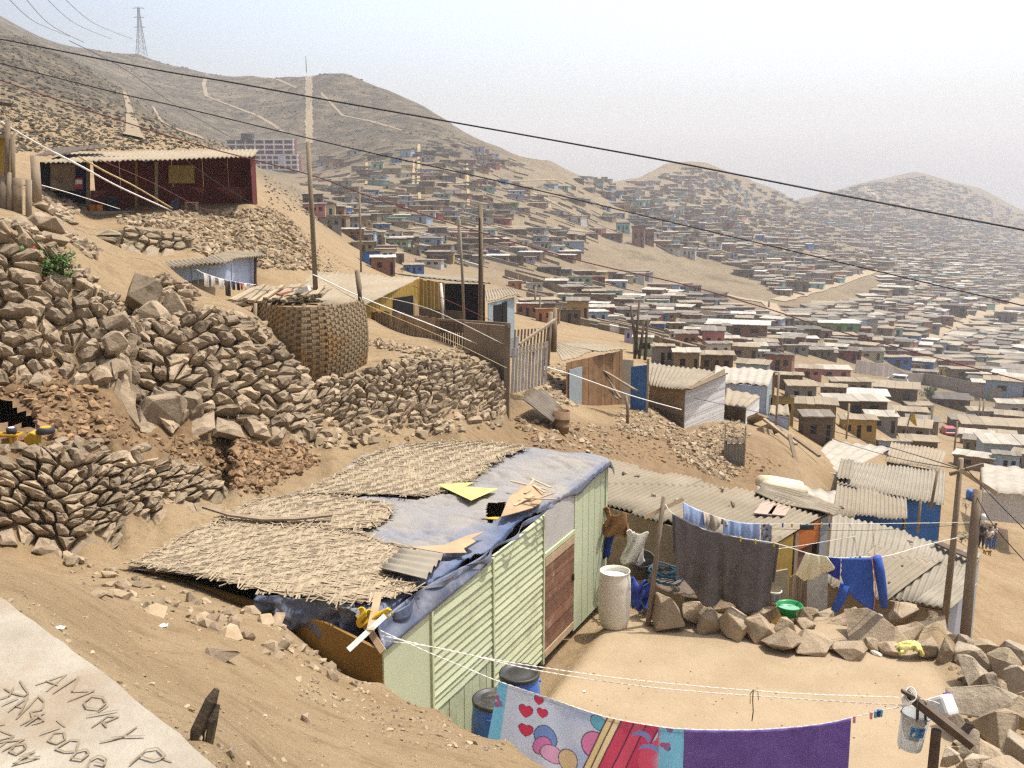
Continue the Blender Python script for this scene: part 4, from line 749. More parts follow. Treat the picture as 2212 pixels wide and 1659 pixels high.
for i, a in enumerate([(2042, 1424, 38, 72, 14.6, 'tall upright slab at the inner edge of the right rock heap'), (2098, 1420, 84, 48, 14.6, 'large tan slab at the top of the right heap'), (2094, 1454, 86, 48, 13.7, 'bright flat topped boulder jutting toward the yard'), (2166, 1438, 56, 68, 14.3, 'tall rough rock at the right of the heap'), (2138, 1474, 48, 38, 13.3, 'dark squared rock under the bright flat boulder'), (2136, 1518, 140, 62, 12.4, 'biggest sloping rock of the heap beside the white jug'),
          (2140, 1566, 108, 64, 11.3, 'pale hollow faced rock below the biggest one'), (2055, 1380, 40, 32, 15.5, 'small grey rock by the utility pole foot'), (2085, 1390, 46, 34, 15.3, 'rounded rock in front of the utility pole'), (2130, 1398, 60, 30, 15.2, 'flat rock behind the right heap'), (2195, 1410, 60, 40, 15.0, 'dark topped rock at the far edge of the heap'), (2200, 1470, 60, 50, 13.4, 'rock at the frame edge beside the squared dark one'), (2195, 1540, 60, 60, 11.6, 'tall rock at the frame edge below the biggest one'),
          (2075, 1500, 40, 40, 12.9, 'pale rock behind the white jug'), (2085, 1610, 66, 60, 10.4, 'split rock right of the gate post'), (2150, 1625, 90, 50, 10.3, 'broad lower rock near the bottom of the heap'), (2200, 1620, 70, 60, 10.2, 'rock at the bottom right of the heap'), (2110, 1660, 90, 50, 9.7, 'lowest rock at the bottom edge, right of the gate post'), (2180, 1675, 90, 60, 9.4, 'lowest rock at the bottom right of the heap'), (2062, 1560, 36, 34, 11.2, 'small rock between the jug and the beam'), (2052, 1640, 34, 44, 9.9, 'narrow leaning rock beside the gate post')]):
    boulder(a[0], a[1], a[2] * .88, a[3] * .9, *a[4:], G2, M_greyrock if i % 3 else M_boulder)
b = MB(); scatter(b, [(2030, 1400), (2212, 1400), (2212, 1659), (2050, 1659), (2070, 1520)], 160, .04, .16, 1.5, (.5, .9)); scatter(b, [(1400, 1290), (2040, 1320), (2040, 1350), (1640, 1345), (1400, 1330)], 60, .05, .15, 1.5); tag(b.build('filler_stones', M_boulder), 'small stones wedged between the yard boulders', 'stones', kind='stuff')
# ---------------------------------------------------------------- posts and clothes lines
def pole(name, label, cat, pts, r, m, n=9, group=None): b = MB(); b.tube(pts, r, n); return tag(b.build(name, m, smooth=True), label, cat, group)
q0, q1 = atz(1397, 1352, 0), atY(1434, 1072, 15.9)
pole('clothes_post', 'leaning brown wooden post holding the clothes lines', 'post', [q0 - Vector((0, 0, .2)), q0.lerp(q1, .5) + Vector((.01, 0, 0)), q1], [.05, .045, .04], M_wood, 6)
o = bpy.data.objects['clothes_post']; b = MB(); b.bar(atY(1392, 1118, 15.85), atY(1476, 1078, 15.95), .07, .02, (0, -1, .2)); b.build('crosspiece', M_palewood, o)
P1b, P1t = atz(2085, 1372, -.1), atY(2112, 1058, 16.1)
P1 = tag(root('utility_pole', None, None, P1b), 'thick grey wooden utility pole with a white insulator', 'utility pole'); b = MB(); b.tube([P1b - Vector((0, 0, .4)), P1b.lerp(P1t, .4), P1b.lerp(P1t, .8), P1t], [.088, .084, .078, .074], 12); b.build('post', M_wood, P1, smooth=True)
b = MB(); b.lathe([(0, 0), (.05, 0), (.055, .05), (.035, .08), (.05, .11), (.03, .16), (0, .17)], P1t + Vector((.08, -.12, -.55)), 12); b.build('insulator', M_whiteplastic, P1, smooth=True)
P2b, P2t = atY(2037, 1362, 16.5), atY(2076, 990, 16.4)
P2 = tag(root('utility_pole', None, None, P2b), 'thin leaning utility pole with nailed cross planks', 'utility pole'); b = MB(); b.tube([P2b - Vector((0, 0, .4)), P2b.lerp(P2t, .5) + Vector((.02, 0, 0)), P2t], [.062, .055, .045], 9); b.build('post', M_wood, P2, smooth=True)
b = MB(); b.bar(atY(2052, 1024, 16.3), atY(2124, 1004, 16.4), .06, .04, (0, -1, 0)); b.build('cross_plank', M_wood, P2); b = MB(); b.bar(atY(2072, 1014, 16.25), atY(2152, 1066, 16.1), .07, .05, (0, -1, 0)); b.build('cross_plank', M_palewood, P2)
def along(path, t):
    L = [0.0]
    for i in range(1, len(path)): L.append(L[-1] + (path[i] - path[i - 1]).length)
    s = t * L[-1]
    for i in range(1, len(path)):
        if s <= L[i] or i == len(path) - 1: return path[i - 1].lerp(path[i], (s - L[i - 1]) / max(L[i] - L[i - 1], 1e-6))
def line(name, label, pts, r, m, cat='rope', sag=0, n=24, group=None, tw=False):
    b = MB(); P = [Vector(p) for p in pts]; out = []
    if len(P) == 2: out = [P[0].lerp(P[1], t) - Vector((0, 0, sag * 4 * t * (1 - t))) for t in np.linspace(0, 1, n)]
    else:
        for i in range(len(P) - 1):
            a, q, c, d = P[max(i - 1, 0)], P[i], P[i + 1], P[min(i + 2, len(P) - 1)]
            for t in np.linspace(0, 1, 9)[: 9 if i == len(P) - 2 else 8]:
                out.append(.5 * ((2 * q) + (c - a) * t + (2 * a - 5 * q + 4 * c - d) * t * t + (3 * q - a - 3 * c + d) * t ** 3))
    if tw:
        Ln = sum((out[i + 1] - out[i]).length for i in range(len(out) - 1)); K = int(Ln / .026); oo = [along(out, i / K) for i in range(K + 1)]; b.tube(oo, [r * (1.15, 1.15, .35)[i % 3] for i in range(K + 1)], 5)
    else: b.tube(out, r, 5)
    return tag(b.build(name, m), label, cat, group), out
GL = 'clothes lines strung over the yard'
L1 = [atY(x, y, Y) for x, y, Y in ((1436, 1088, 15.9), (1456, 1111, 15.8), (1520, 1143, 15.75), (1600, 1162, 15.65), (1677, 1174, 15.6), (1750, 1196, 15.5), (1810, 1205, 15.4), (1860, 1203, 15.45), (1915, 1201, 15.6), (1990, 1180, 15.8), (2092, 1156, 16.0))]
line('clothes_line', 'white clothes line carrying the grey blanket and the blue jacket', L1, .008, M_rope, group=GL)
L2 = [atY(x, y, Y) for x, y, Y in ((1460, 1076, 16.0), (1500, 1098, 16.15), (1560, 1120, 16.3), (1610, 1130, 16.4), (1700, 1132, 16.4), (1900, 1131, 16.3), (2104, 1128, 16.1))]
line('clothes_line', 'upper white clothes line holding the pale blue shirts', L2, .007, M_rope, group=GL)
line('clothes_line', 'thin dark line below the upper clothes line', [atY(1600, 1140, 16.5), atY(1860, 1146, 16.5), atY(2100, 1132, 16.2)], .004, M_wire, group=GL)
line('clothes_line', 'slack white line running to the gable of the tin roofed house', [atY(1640, 1190, 16.6), atY(1720, 1180, 16.7), atY(1850, 1158, 16.8)], .006, M_rope, group=GL)
BP = atY(1968, 1508, 9.4)
HK = atY(822, 1372, 10.3)
line('clothes_line', 'far dashed white cord from the hut corner to the beam', [HK, atY(1000, 1412, 10.2), atY(1180, 1443, 10.1), atY(1400, 1472, 9.9), atY(1700, 1497, 9.6), BP, atY(2030, 1520, 9.3)], .0062, M_rope, group='twisted cords from the hut corner to the beam', tw=True)
line('clothes_line', 'near dashed white cord from the hut corner to the beam', [HK - Vector((0, 0, .06)), atY(960, 1402, 10.2), atY(1150, 1446, 10.1), atY(1400, 1484, 9.9), atY(1700, 1508, 9.6), atY(1960, 1524, 9.4)], .0062, M_rope, group='twisted cords from the hut corner to the beam', tw=True)
L3 = [atY(x, y, Y) for x, y, Y in ((822, 1362, 10.3), (930, 1411, 10.3), (1000, 1440, 10.25), (1078, 1472, 10.15), (1180, 1506, 10.05), (1300, 1546, 9.95), (1400, 1566, 9.85), (1480, 1575, 9.8), (1600, 1577, 9.7), (1700, 1572, 9.65), (1780, 1563, 9.55), (1840, 1550, 9.5), (1900, 1536, 9.45), (1962, 1524, 9.4))]
_, L3c = line('clothes_line', 'white cord carrying the printed sheet and the purple blanket', L3, .0062, M_rope, group='twisted cords from the hut corner to the beam', tw=True)
b = MB(); kp = atY(1627, 1490, 9.65); b.tube([kp, kp + Vector((.0, .0, -.12)), kp + Vector((.012, 0, -.25)), kp + Vector((.004, 0, -.36))], .006, 5); b.tube([kp, kp + Vector((.05, 0, -.02)), kp + Vector((.06, 0, -.12))], .004, 5); b.tube([kp, kp + Vector((-.03, 0, -.05)), kp + Vector((-.025, 0, -.16))], .004, 5); tag(b.build('knotted_rag', M_darkwood), 'dark strip of rag knotted on the white cord', 'rag')
def along(path, t):
    L = [0.0]
    for i in range(1, len(path)): L.append(L[-1] + (path[i] - path[i - 1]).length)
    s = t * L[-1]
    for i in range(1, len(path)):
        if s <= L[i] or i == len(path) - 1: return path[i - 1].lerp(path[i], (s - L[i - 1]) / max(L[i] - L[i - 1], 1e-6))
def cloth(name, label, cat, top, drop, m, nu=60, nv=40, fold=.05, fr=7, th=.008, ph=0, swing=0, group=None, back=0):
    top = [Vector(p) for p in top]; b = MB(); nrm = (top[-1] - top[0]).cross(Vector((0, 0, 1))).normalized(); nrm = nrm if nrm.y < 0 else -nrm
    tg = (top[-1] - top[0]).normalized()
    def f(u, v):
        p = along(top, u); d = drop(u); k = v ** .8
        w = -fold * 2.2 * k * math.exp(-((u - .47 - .04 * v) / .035) ** 2) * (name == 'wool_blanket') + fold * k * (sin(u * fr * 2 * pi + ph + v * 1.2) + .5 * sin(u * fr * 4.3 * pi + 2 + ph) + .25 * sin(u * 40 + v * 9))
        return p + nrm * (w + .01 + .02 * sin(pi * v)) - Vector((0, 0, d * v)) + tg * (swing * v * (.5 - u)) + Vector((0, 0, .003 * sin(u * 60) * (1 - v)))
    b.grid(f, nu, nv, 0, .5); o = tag(b.build(name, m, smooth=True, thick=th), label, cat, group)
    if back:
        b = MB(); b.grid(lambda u, v: f(-.02 + u * 1.05, v * back) - nrm * (.03 + .03 * v), nu, 12, 0, .5); b.build('back_fold', m, o, smooth=True, thick=th)
    return o
M_blanket = mat('grey_wool_blanket', (.112, .101, .099), (.15, .136, .132), 14, 1, .6, 90, 0, c3=(.10, .085, .08), c3s=4, bdist=.01)
seg = [L1[1], L1[1].lerp(L1[2], .5), L1[2], L1[3], L1[4]]
cloth('wool_blanket', 'large dark grey wool blanket folded over the line', 'blanket', seg, lambda u: 1.06 + .24 * sm(np.array(u), 0, .35) - .10 * u - .05 * sin(u * 14), M_blanket, 80, 46, .075, 2.6, .012, swing=.12, back=.62)
b = MB(); b.lathe([(0, .0), (.5, 0), (.52, .02), (.5, .04), (0, .045)], atY(1478, 1272, 16.45), 28, M=Matrix.Rotation(.16, 3, 'Y') @ Matrix.Diagonal((1.05, .8, 1))); tag(b.build('round_board', M_darkwood), 'round dark wooden board laid on the rocks under the blanket', 'board')
b = MB(); cc_ = atY(1440, 1247, 16.3)
for k in range(11): a0 = R.uniform(0, 6); b.tube([cc_ + Vector(((.26 + .04 * sin(k * 2)) * cos(a) + R.gauss(0, .02), .2 * sin(a), .02 * k - .05 + R.gauss(0, .012) + .04 * sin(a * 2 + k))) for a in np.linspace(a0, a0 + 6.0, 16)], .012, 5)
b.tube([cc_ + Vector((-.2, -.1, 0)), cc_ + Vector((-.42, -.15, -.1)), cc_ + Vector((-.48, -.2, -.35)), cc_ + Vector((-.3, -.25, -.62)), cc_ + Vector((-.05, -.3, -.75))], .012, 5)
tag(b.build('hose_coil', mat('teal_hose', (.02, .07, .12), (.03, .10, .15), 3, .5, 0, var=.2)), 'coil of dark blue hose on the round board', 'hose')
b = MB(); p0 = atY(1385, 1285, 16.35); b.grid(lambda u, v: p0 + Vector((.40 * (u - .5) * (1 - .25 * v), -.10 * sin(pi * u) + .05 * sin(v * 11 + u * 9), .28 - .52 * v + .05 * sin(u * 13))), 18, 18, 0, .5); tag(b.build('blue_bag', mat('blue_sack', (.03, .05, .30), (.05, .08, .38), 5, .5, .3, 20, 0), smooth=True, thick=.03), 'crumpled bright blue sack behind the water barrel', 'sack')
c = atY(1383, 1238, 17.0); b = MB(); b.lathe([(0, 0), (.19, 0), (.24, .33), (.245, .36), (.225, .35), (.18, .03), (0, .03)], c, 26, M=Matrix.Rotation(.35, 3, 'X')); tag(b.build('black_tub', M_blackplastic, smooth=True), 'black tub under the white patterned cloth', 'tub')
rag('patterned_cloth', 'white cloth with black leaf pattern draped over the black tub', 'cloth', [(1352, 1150), (1398, 1148), (1392, 1218), (1345, 1212)], 16.75, mat('leaf_print_cloth', (.72, .69, .60), (.66, .63, .54), 4, .9, .2, 20, 0, c3=(.05, .045, .04), c3t=(.62, .64), c3s=17), 30, .05)
rag('brown_jacket', 'crumpled brown jacket hanging behind the green hut corner', 'jacket', [(1300, 1102), (1348, 1108), (1380, 1160), (1306, 1150)], 17.0, mat('brown_cloth', (.25, .125, .05), (.30, .16, .07), 5, .9, .3, 20, 0), 26, .07)
rag('blue_trousers', 'blue trousers hanging behind the green hut corner', 'trousers', [(1306, 1140), (1330, 1140), (1318, 1200), (1304, 1205)], 17.1, mat('navy_cloth', (.02, .04, .20), (.03, .06, .26), 5, .9, .2, 20, 0), 16, .03)
lb = mat('pale_blue_cloth', (.34, .45, .66), (.40, .51, .72), 4, .9, .2, 20, 0, c3=(.55, .62, .74), c3s=6); wh = mat('cream_cloth', (.66, .60, .47), (.60, .53, .40), 5, .9, .2, 20, 0)
def seg2(path, a, c): return [along(path, t) for t in np.linspace(a, c, 6)]
GS = 'shirts on the upper clothes line'
cloth('shirt', 'pale blue shirt nearest the post on the upper line', 'shirt', seg2(L2, .03, .125), lambda u: .34 + .2 * u, lb, 24, 20, .02, 2, group=GS)
cloth('shirt', 'crumpled cream and brown garment bunched on the upper line', 'garment', seg2(L2, .115, .21), lambda u: .20 + .10 * sin(u * 5), mat('cream_brown_cloth', (.62, .56, .45), (.48, .36, .24), 7, .9, .2, 20, 0), 24, 20, .05, 2, group=GS)
cloth('shirt', 'pale blue striped shirt in the middle of the upper line', 'shirt', seg2(L2, .195, .325), lambda u: .42 - .1 * u, lb, 30, 20, .03, 3, group=GS)
cloth('checked_cloth', 'black and white checked cloth at the end of the shirts', 'cloth', seg2(L2, .33, .365), lambda u: .40, mat('checked_cloth', (.6, .6, .6), (.04, .04, .05), 16, .9, 0, c3=(.03, .03, .035), c3s=20, var=0), 12, 20, .01, 2, group=GS)
cloth('black_sock', 'small black garment pegged on the upper line', 'garment', seg2(L2, .455, .50), lambda u: .10, M_blackplastic, 10, 8, .01, 2)
cloth('cream_shirt', 'cream shirt hanging before the white cabinet', 'shirt', seg2(L1, .452, .515), lambda u: .50 - .22 * abs(u - .25) * 2, mat('cream_shirt', (.74, .68, .46), (.66, .60, .40), 4, .9, .2, 20, 0), 24, 26, .035, 2.3, swing=-.3)
cloth('dark_blue_cloth', 'small dark blue cloth right of the cream shirt', 'cloth', seg2(L1, .515, .555), lambda u: .28 + .1 * u, mat('ultramarine_cloth', (.025, .04, .25), (.03, .055, .30), 4, .9, .2, 20, 0), 12, 18, .015, 2)
# blue jacket
M_jkt = mat('blue_sports_jacket', (.035, .085, .34), (.045, .105, .38), 5, .8, .3, 25, 0); jt = root('blue_jacket', 'blue sports jacket hanging by its waist with both sleeves down', 'jacket', atY(1850, 1203, 15.42))
b = MB(); A = [atY(x, y, 15.42) for x, y in ((1816, 1205), (1818, 1240), (1828, 1272), (1858, 1300), (1886, 1318), (1892, 1290), (1893, 1240), (1884, 1204))]
ctr = sum(A, Vector()) / 8
tp = [A[0].lerp(A[7], t) for t in np.linspace(0, 1, 25)]
bt = [atY(x, y, 15.42) for x, y in ((1816, 1242), (1822, 1262), (1840, 1287), (1862, 1305), (1886, 1318))]; rt = atY(1894, 1262, 15.42)
b.grid(lambda u, v: (A[0].lerp(A[7], u)).lerp(along(bt, u), v) + Vector((.006 * sin(v * 20), -.03 - .025 * sin(u * 11 + v * 4) * v - .05 * sin(pi * u) * v, 0)), 26, 22, 0, .5); b.build('body', M_jkt, jt, smooth=True, thick=.02)
b = MB(); b.tube([atY(x, y, 15.40) for x, y in ((1826, 1262), (1822, 1282), (1812, 1302), (1802, 1320))], [.085, .085, .075, .06], 10); b.build('sleeve', M_jkt, jt, smooth=True)
b = MB(); b.tube([atY(x, y, 15.40) for x, y in ((1894, 1203), (1900, 1235), (1906, 1275), (1910, 1312))], [.075, .085, .075, .06], 10); b.build('sleeve', M_jkt, jt, smooth=True)
b = MB(); b.tube([atY(x, y, 15.34) for x, y in ((1882, 1202), (1888, 1235), (1892, 1275), (1887, 1317))], .008, 5); b.build('zip_piping', mat('pink_piping', (.62, .2, .17), None, 2, .8, 0, var=0), jt)
def peg(p, m, lab, grp):
    b = MB(); b.box(p + Vector((0, -.012, -.02)), .022, .02, .075, jit=.002); b.box(p + Vector((.006, .012, -.02)), .02, .014, .07, jit=.002); return tag(b.build('clothes_peg', m), lab, 'clothes peg', grp)
pegc = {'yellow': (.62, .45, .03), 'blue': (.02, .04, .30), 'turquoise': (.12, .42, .50), 'pink': (.66, .28, .30), 'lime': (.45, .55, .08)}
pm_ = {k: mat('peg_' + k, v, None, 2, .4, 0, var=0, spec=.5) for k, v in pegc.items()}
for t, c_, pth, lab in ((.255, 'yellow', L1, 'left yellow clothes peg on the grey blanket'), (.30, 'yellow', L1, 'middle yellow clothes peg on the grey blanket'), (.355, 'yellow', L1, 'yellow clothes peg at the right end of the blanket'), (.585, 'turquoise', L1, 'turquoise clothes peg left of the blue jacket'), (.60, 'lime', L1, 'lime clothes peg left of the blue jacket'), (.615, 'blue', L1, 'dark blue clothes peg left of the blue jacket'),
                        (.40, 'blue', L2, 'blue clothes peg beside the checked cloth'), (.43, 'yellow', L2, 'yellow clothes peg left of the black garment'), (.525, 'yellow', L2, 'yellow clothes peg right of the black garment'), (.55, 'blue', L2, 'blue clothes peg alone on the upper line'), (.478, 'turquoise', L2, 'turquoise clothes peg on the black garment'),
                        (.905, 'pink', L3c, 'pink clothes peg at the corner of the purple blanket'), (.935, 'pink', L3c, 'pink clothes peg left of the blue ones'), (.943, 'turquoise', L3c, 'turquoise clothes peg on the near cord'), (.948, 'blue', L3c, 'dark blue clothes peg on the near cord'), (.953, 'turquoise', L3c, 'turquoise clothes peg nearest the hanging pail')):
    peg(along(pth, t), pm_[c_], lab, 'clothes pegs')
# printed sheet and purple blanket
def tpath(x): # parameter on L3c of a pixel column
    best = min(range(400), key=lambda k: abs(proj(along(L3c, k / 399))[0] - x)); return best / 399
ta, tb, tc_ = tpath(1078), tpath(1478), tpath(1838)
top = [along(L3c, t) for t in np.linspace(ta, tb, 40)]; nu, nv = 300, 190; b = MB(); nrm = (top[-1] - top[0]).cross(Vector((0, 0, 1))).normalized(); nrm = nrm if nrm.y < 0 else -nrm; LS = sum((top[i + 1] - top[i]).length for i in range(39)); DS = 1.25
def shf(u, v):
    w = .035 * v ** .8 * (sin(u * 19) + .6 * sin(u * 37 + 1)) + .05 * math.exp(-((u - .06) / .05) ** 2) * v
    return along(top, u) + nrm * (w + .01) - Vector((0, 0, DS * v * (1 - .1 * u))) + Vector((-.22 * (1 - u) ** 6 * v, 0, 0))
b.grid(shf, nu, nv, 0, .5); o = b.build('printed_bed_sheet', mat('printed_sheet_cloth', (.6, .6, .6), None, 2, .85, .15, 40, 0, trans=.35), smooth=True); tag(o, 'pale blue bed sheet printed with red hearts and pink shapes', 'bed sheet')
U, V = np.meshgrid(np.linspace(0, 1, nu + 1), np.linspace(0, 1, nv + 1)); X = U * LS; Yv = V * DS; C = np.zeros(U.shape + (3,)); C[:] = (.60, .68, .82)
def lerp_c(mask, col): 
    mm = np.clip(mask, 0, 1)[..., None]; C[:] = C * (1 - mm) + np.array(col) * mm
lerp_c(sm(X, .55, 1.0) * (1 - sm(X, 1.6, 2.0)) * .55, (.32, .44, .72)); lerp_c(sm(vnoise(X * 3, Yv * 3, 40), .1, .4) * .5, (.75, .78, .86))
def ell(x, y, a, c, rot=0): dx, dy = X - x, Yv - y; cs, sn = cos(rot), sin(rot); return np.hypot((dx * cs + dy * sn) / a, (-dx * sn + dy * cs) / c)
def shape(d, col, line=(.10, .09, .15), lw=.10): lerp_c((d < 1 + lw).astype(float), line); lerp_c((d < 1).astype(float), col)
def heart(x, y, s):
    dx, dy = (X - x) / s, -(Yv - y) / s; d = (dx * dx + dy * dy - 1) ** 3 - dx * dx * dy ** 3
    dx2, dy2 = dx / 1.13, dy / 1.13; lerp_c((((dx2 ** 2 + dy2 ** 2 - 1) ** 3 - dx2 ** 2 * dy2 ** 3) < 0).astype(float), (.14, .05, .12)); lerp_c((d < 0).astype(float), (.62, .05, .11))
k = LS / 400.0      # metres per photograph pixel along the sheet
px = lambda x: (x - 1078) * k
dy = lambda x, y: max(0, (y - (1472 + (x - 1078) * .31)) * k)
for x, y, s in ((1142, 1540, .062), (1177, 1545, .05), (1145, 1585, .062), (1168, 1514, .045)): heart(px(x), dy(x, y), s)
shape(ell(px(1186), dy(1186, 1600), .12, .13), (.18, .30, .62)); shape(ell(px(1180), dy(1180, 1622), .09, .12, .5), (.66, .22, .48)); shape(ell(px(1200), dy(1200, 1640), .13, .10, -.4), (.74, .40, .60)); shape(ell(px(1235), dy(1235, 1650), .10, .13), (.70, .55, .33))
shape(ell(px(1290), dy(1290, 1612), .13, .16, .3), (.70, .24, .46)); shape(ell(px(1300), dy(1300, 1560), .10, .08, .8), (.15, .45, .62))
BX = X - Yv * (-.36)   # the slanting band
x0 = px(1318)
for a, c, col in ((0, .075, (.80, .66, .34)), (.075, .15, (.86, .74, .44)), (.15, .29, (.60, .08, .15)), (.29, .42, (.66, .10, .18)), (.42, .56, (.58, .07, .14))):
    mm = ((BX > x0 + a) & (BX < x0 + c)).astype(float); lerp_c(mm, col); lerp_c((np.abs(BX - x0 - c) < .008).astype(float), (.10, .04, .08)); lerp_c((np.abs(BX - x0 - a) < .008).astype(float), (.10, .04, .08))
wv = BX - x0 - .56 - .05 * np.sin(Yv * 12); lerp_c(((wv > -.02) & (wv < .25)).astype(float) * (1 - sm(wv, .1, .3)), (.66, .10, .18))
for x, y, r in ((1390, 1600, .10), (1410, 1640, .13)): d = ell(px(x), dy(x, y), r, r * .8); e = ell(px(x) - .03, dy(x, y) + .06, r, r * .8); mm = ((d < 1) & (e > 1)).astype(float); lerp_c(mm, (.20, .28, .60))
lerp_c(1 - sm(X, .10, .12), (.20, .55, .78)); lerp_c(sm(X, LS - .28, LS - .25), (.22, .55, .76))
for x, y in ((1084, 1515), (1452, 1583), (1440, 1632)):
    for q in range(7): rr_ = R.uniform(.015, .035); shape(ell(px(x) + R.uniform(-.03, .03), dy(x, y) + R.uniform(-.05, .05), rr_, rr_), R.choice([(.45, .12, .2), (.3, .15, .35), (.12, .12, .3)]), lw=.0)
lerp_c((np.abs(Yv - .03 - .02 * U) < .004).astype(float) * .5, (.1, .2, .35))
ca = o.data.color_attributes.new('print', 'FLOAT_COLOR', 'POINT'); ca.data.foreach_set('color', np.concatenate([C, np.ones(C.shape[:2] + (1,))], -1).ravel().astype(np.float32))
m = o.data.materials[0]; a = m.node_tree.nodes.new('ShaderNodeAttribute'); a.attribute_name = 'print'; m.node_tree.links.new(a.outputs['Color'], m.node_tree.nodes['Principled BSDF'].inputs['Base Color']); m.node_tree.links.new(a.outputs['Color'], [q for q in m.node_tree.nodes if q.type == 'BSDF_TRANSLUCENT'][0].inputs[0])
cloth('purple_blanket', 'plain purple blanket hanging beside the printed sheet', 'blanket', [along(L3c, t) for t in np.linspace(tb, tc_, 30)], lambda u: 1.22, mat('purple_fleece', (.235, .155, .50), (.30, .205, .58), 5, .95, .5, 60, 0, c3=(.21, .135, .45), c3s=2.5, trans=.3), 110, 40, .03, 2.3, .008)
# beam with pail and jug
b = MB(); b.bar(atY(1958, 1498, 9.45), atY(2104, 1612, 9.0), .09, .085, (0, 0, 1), jit=.006); tag(b.build('beam', M_darkwood), 'dark weathered beam sloping from the top of its post', 'beam')
c = atY(2022, 1572, 9.2); b = MB(); b.tube([Vector((c.x + .0, c.y, -.2)), Vector((c.x, c.y, 1.0)), Vector((c.x + .005, c.y, c.z - .03))], [.06, .058, .052], 8); tag(b.build('gate_post', M_darkwood), 'dark post under the sloping beam', 'post')  # dark wood colour stands in for the shade on its near side
mp_ = mat('translucent_plastic', (.72, .74, .74), (.66, .68, .68), 2, .35, .02, 10, 0, spec=.5, trans=.55)
c = atY(1964, 1614, 9.45); h_ = (atY(1964, 1540, 9.45) - c).length
t = root('hanging_pail', 'translucent white pail with blue label hanging from the beam', 'pail', c); b = MB(); b.lathe([(0, .0), (.115, .0), (.12, .02), (.142, h_), (.15, h_), (.15, h_ - .02)], c, 32, M=Matrix.Rotation(.10, 3, 'Y')); b.build('body', mp_, t, smooth=True, thick=.004)
b = MB(); b.lathe([(.1285, .14), (.139, .29)], c, 32, M=Matrix.Rotation(.10, 3, 'Y')); b.f = [f for f in b.f if 21 <= f[0] % 32 <= 26]; b.m = [0] * len(b.f); b.build('label', mat('blue_label', (.02, .10, .33), (.10, .36, .60), 18, .4, 0, c3=(.7, .72, .7), c3t=(.6, .62), c3s=30, var=0), t)
b = MB(); b.tube([c + Vector((.145 * cos(a) + .03, 0, h_ + .13 * sin(a))) for a in np.linspace(0, pi, 11)], .004, 5); b.build('handle', M_wire, t)
c = atY(2036, 1526, 9.55); Mj = Matrix.Rotation(.75, 3, 'Z') @ Matrix.Rotation(-.62, 3, 'X') @ Matrix.Rotation(.25, 3, 'Y'); t = root('white_jug', 'white square plastic jug hanging upside down behind the beam', 'jug', c)
b = MB(); b.box(c, .215, .215, .215, Mj); b.build('body', M_whiteplastic, t, bevel=.035); b = MB(); b.lathe([(.03, 0), (.03, .06), (0, .062)], c + Mj @ Vector((.1, 0, .10)), 12, M=Matrix.Rotation(1.3, 3, 'Y')); b.build('cap', mat('purple_cap', (.12, .03, .20), None, 2, .5, 0, var=0), t)
b = MB(); p0 = atY(1968, 1500, 9.38)
for k in range(5): b.tube([p0 + Vector((.05 * cos(a) - .01 * k, .055 * sin(a), .055 * sin(a * 1 + .4) - .012 * k)) for a in np.linspace(0, 6.3, 12)], .006, 5, var=.5)
tag(b.build('rope_binding', M_rope), 'white cord wound round the top of the beam', 'rope'); b = MB(); b.bar(p0 + Vector((-.10, 0, .04)), p0 + Vector((.03, -.02, -.02)), .05, .03); b.bar(p0 + Vector((.05, -.05, -.02)), p0 + Vector((.06, -.06, -.26)), .05, .012); b.bar(p0 + Vector((.13, -.05, -.06)), p0 + Vector((.15, -.05, -.30)), .05, .008); tag(b.build('strapping', M_darkwood), 'dark strap and tape ends nailed to the top of the beam', 'strap')
# toy trucks tipped on the bank
M_toy = mat('toy_yellow', (.55, .33, .02), (.48, .27, .02), 4, .5, .1, 20, 0, spec=.4); tw = mat('toy_tyre', (.035, .035, .04), None, 2, .6, 0, var=0); c = hit(62, 958) + Vector((0, -.02, .05))
t = root('toy_truck', 'yellow toy tipper truck lying on its side above the stone wall', 'toy truck', c); sc_ = 14.2 / F
def tp2(x, y, o=0): return Vector((c.x + (x - 62) * sc_, c.y + o, c.z + (952 - y) * sc_))
b = MB()
for o0 in (-.10, .10): b.bar(tp2(-6, 938, o0), tp2(46, 938, o0), .02, .03); b.bar(tp2(-6, 968, o0), tp2(46, 968, o0), .02, .03)
for x in (0, 32, 45): b.bar(tp2(x, 936, -.1), tp2(x, 970, -.1), .03, .03); b.bar(tp2(x, 938, -.1), tp2(x, 938, .1), .03, .03)
b.build('tipper_frame', M_toy, t); b = MB(); b.prism([tp2(8, 946, -.06), tp2(30, 946, -.06), tp2(30, 966, -.06), tp2(8, 966, -.06)], (0, .12, 0)); b.build('bed', M_ochre, t)
b = MB(); b.prism([tp2(62, 940, -.13), tp2(78, 928, -.13), tp2(90, 932, -.13), tp2(86, 966, -.13), tp2(70, 972, -.13), tp2(62, 962, -.13)], (0, .22, 0)); b.build('cab', M_toy, t, bevel=.02); b = MB(); b.bar(tp2(44, 956, 0), tp2(64, 950, 0), .06, .05); b.build('coupling', mat('toy_red', (.42, .02, .03), None, 2, .5, 0, var=0), t)
for x, y, r in ((104, 930, .125), (100, 968, .12), (28, 931, .07)):
    b = MB(); b.lathe([(0, -.03), (r * .5, -.035), (r, -.03), (r * 1.03, 0), (r, .05), (r * .5, .055), (0, .05)], tp2(x, y, 0), 22); wheel = b.build('wheel', tw, t, smooth=True); b = MB(); b.lathe([(0, .062), (r * .62, .062), (r * .66, .05)], tp2(x, y, 0), 18); b.build('hub', M_toy if x > 50 else M_whiteplastic, wheel)
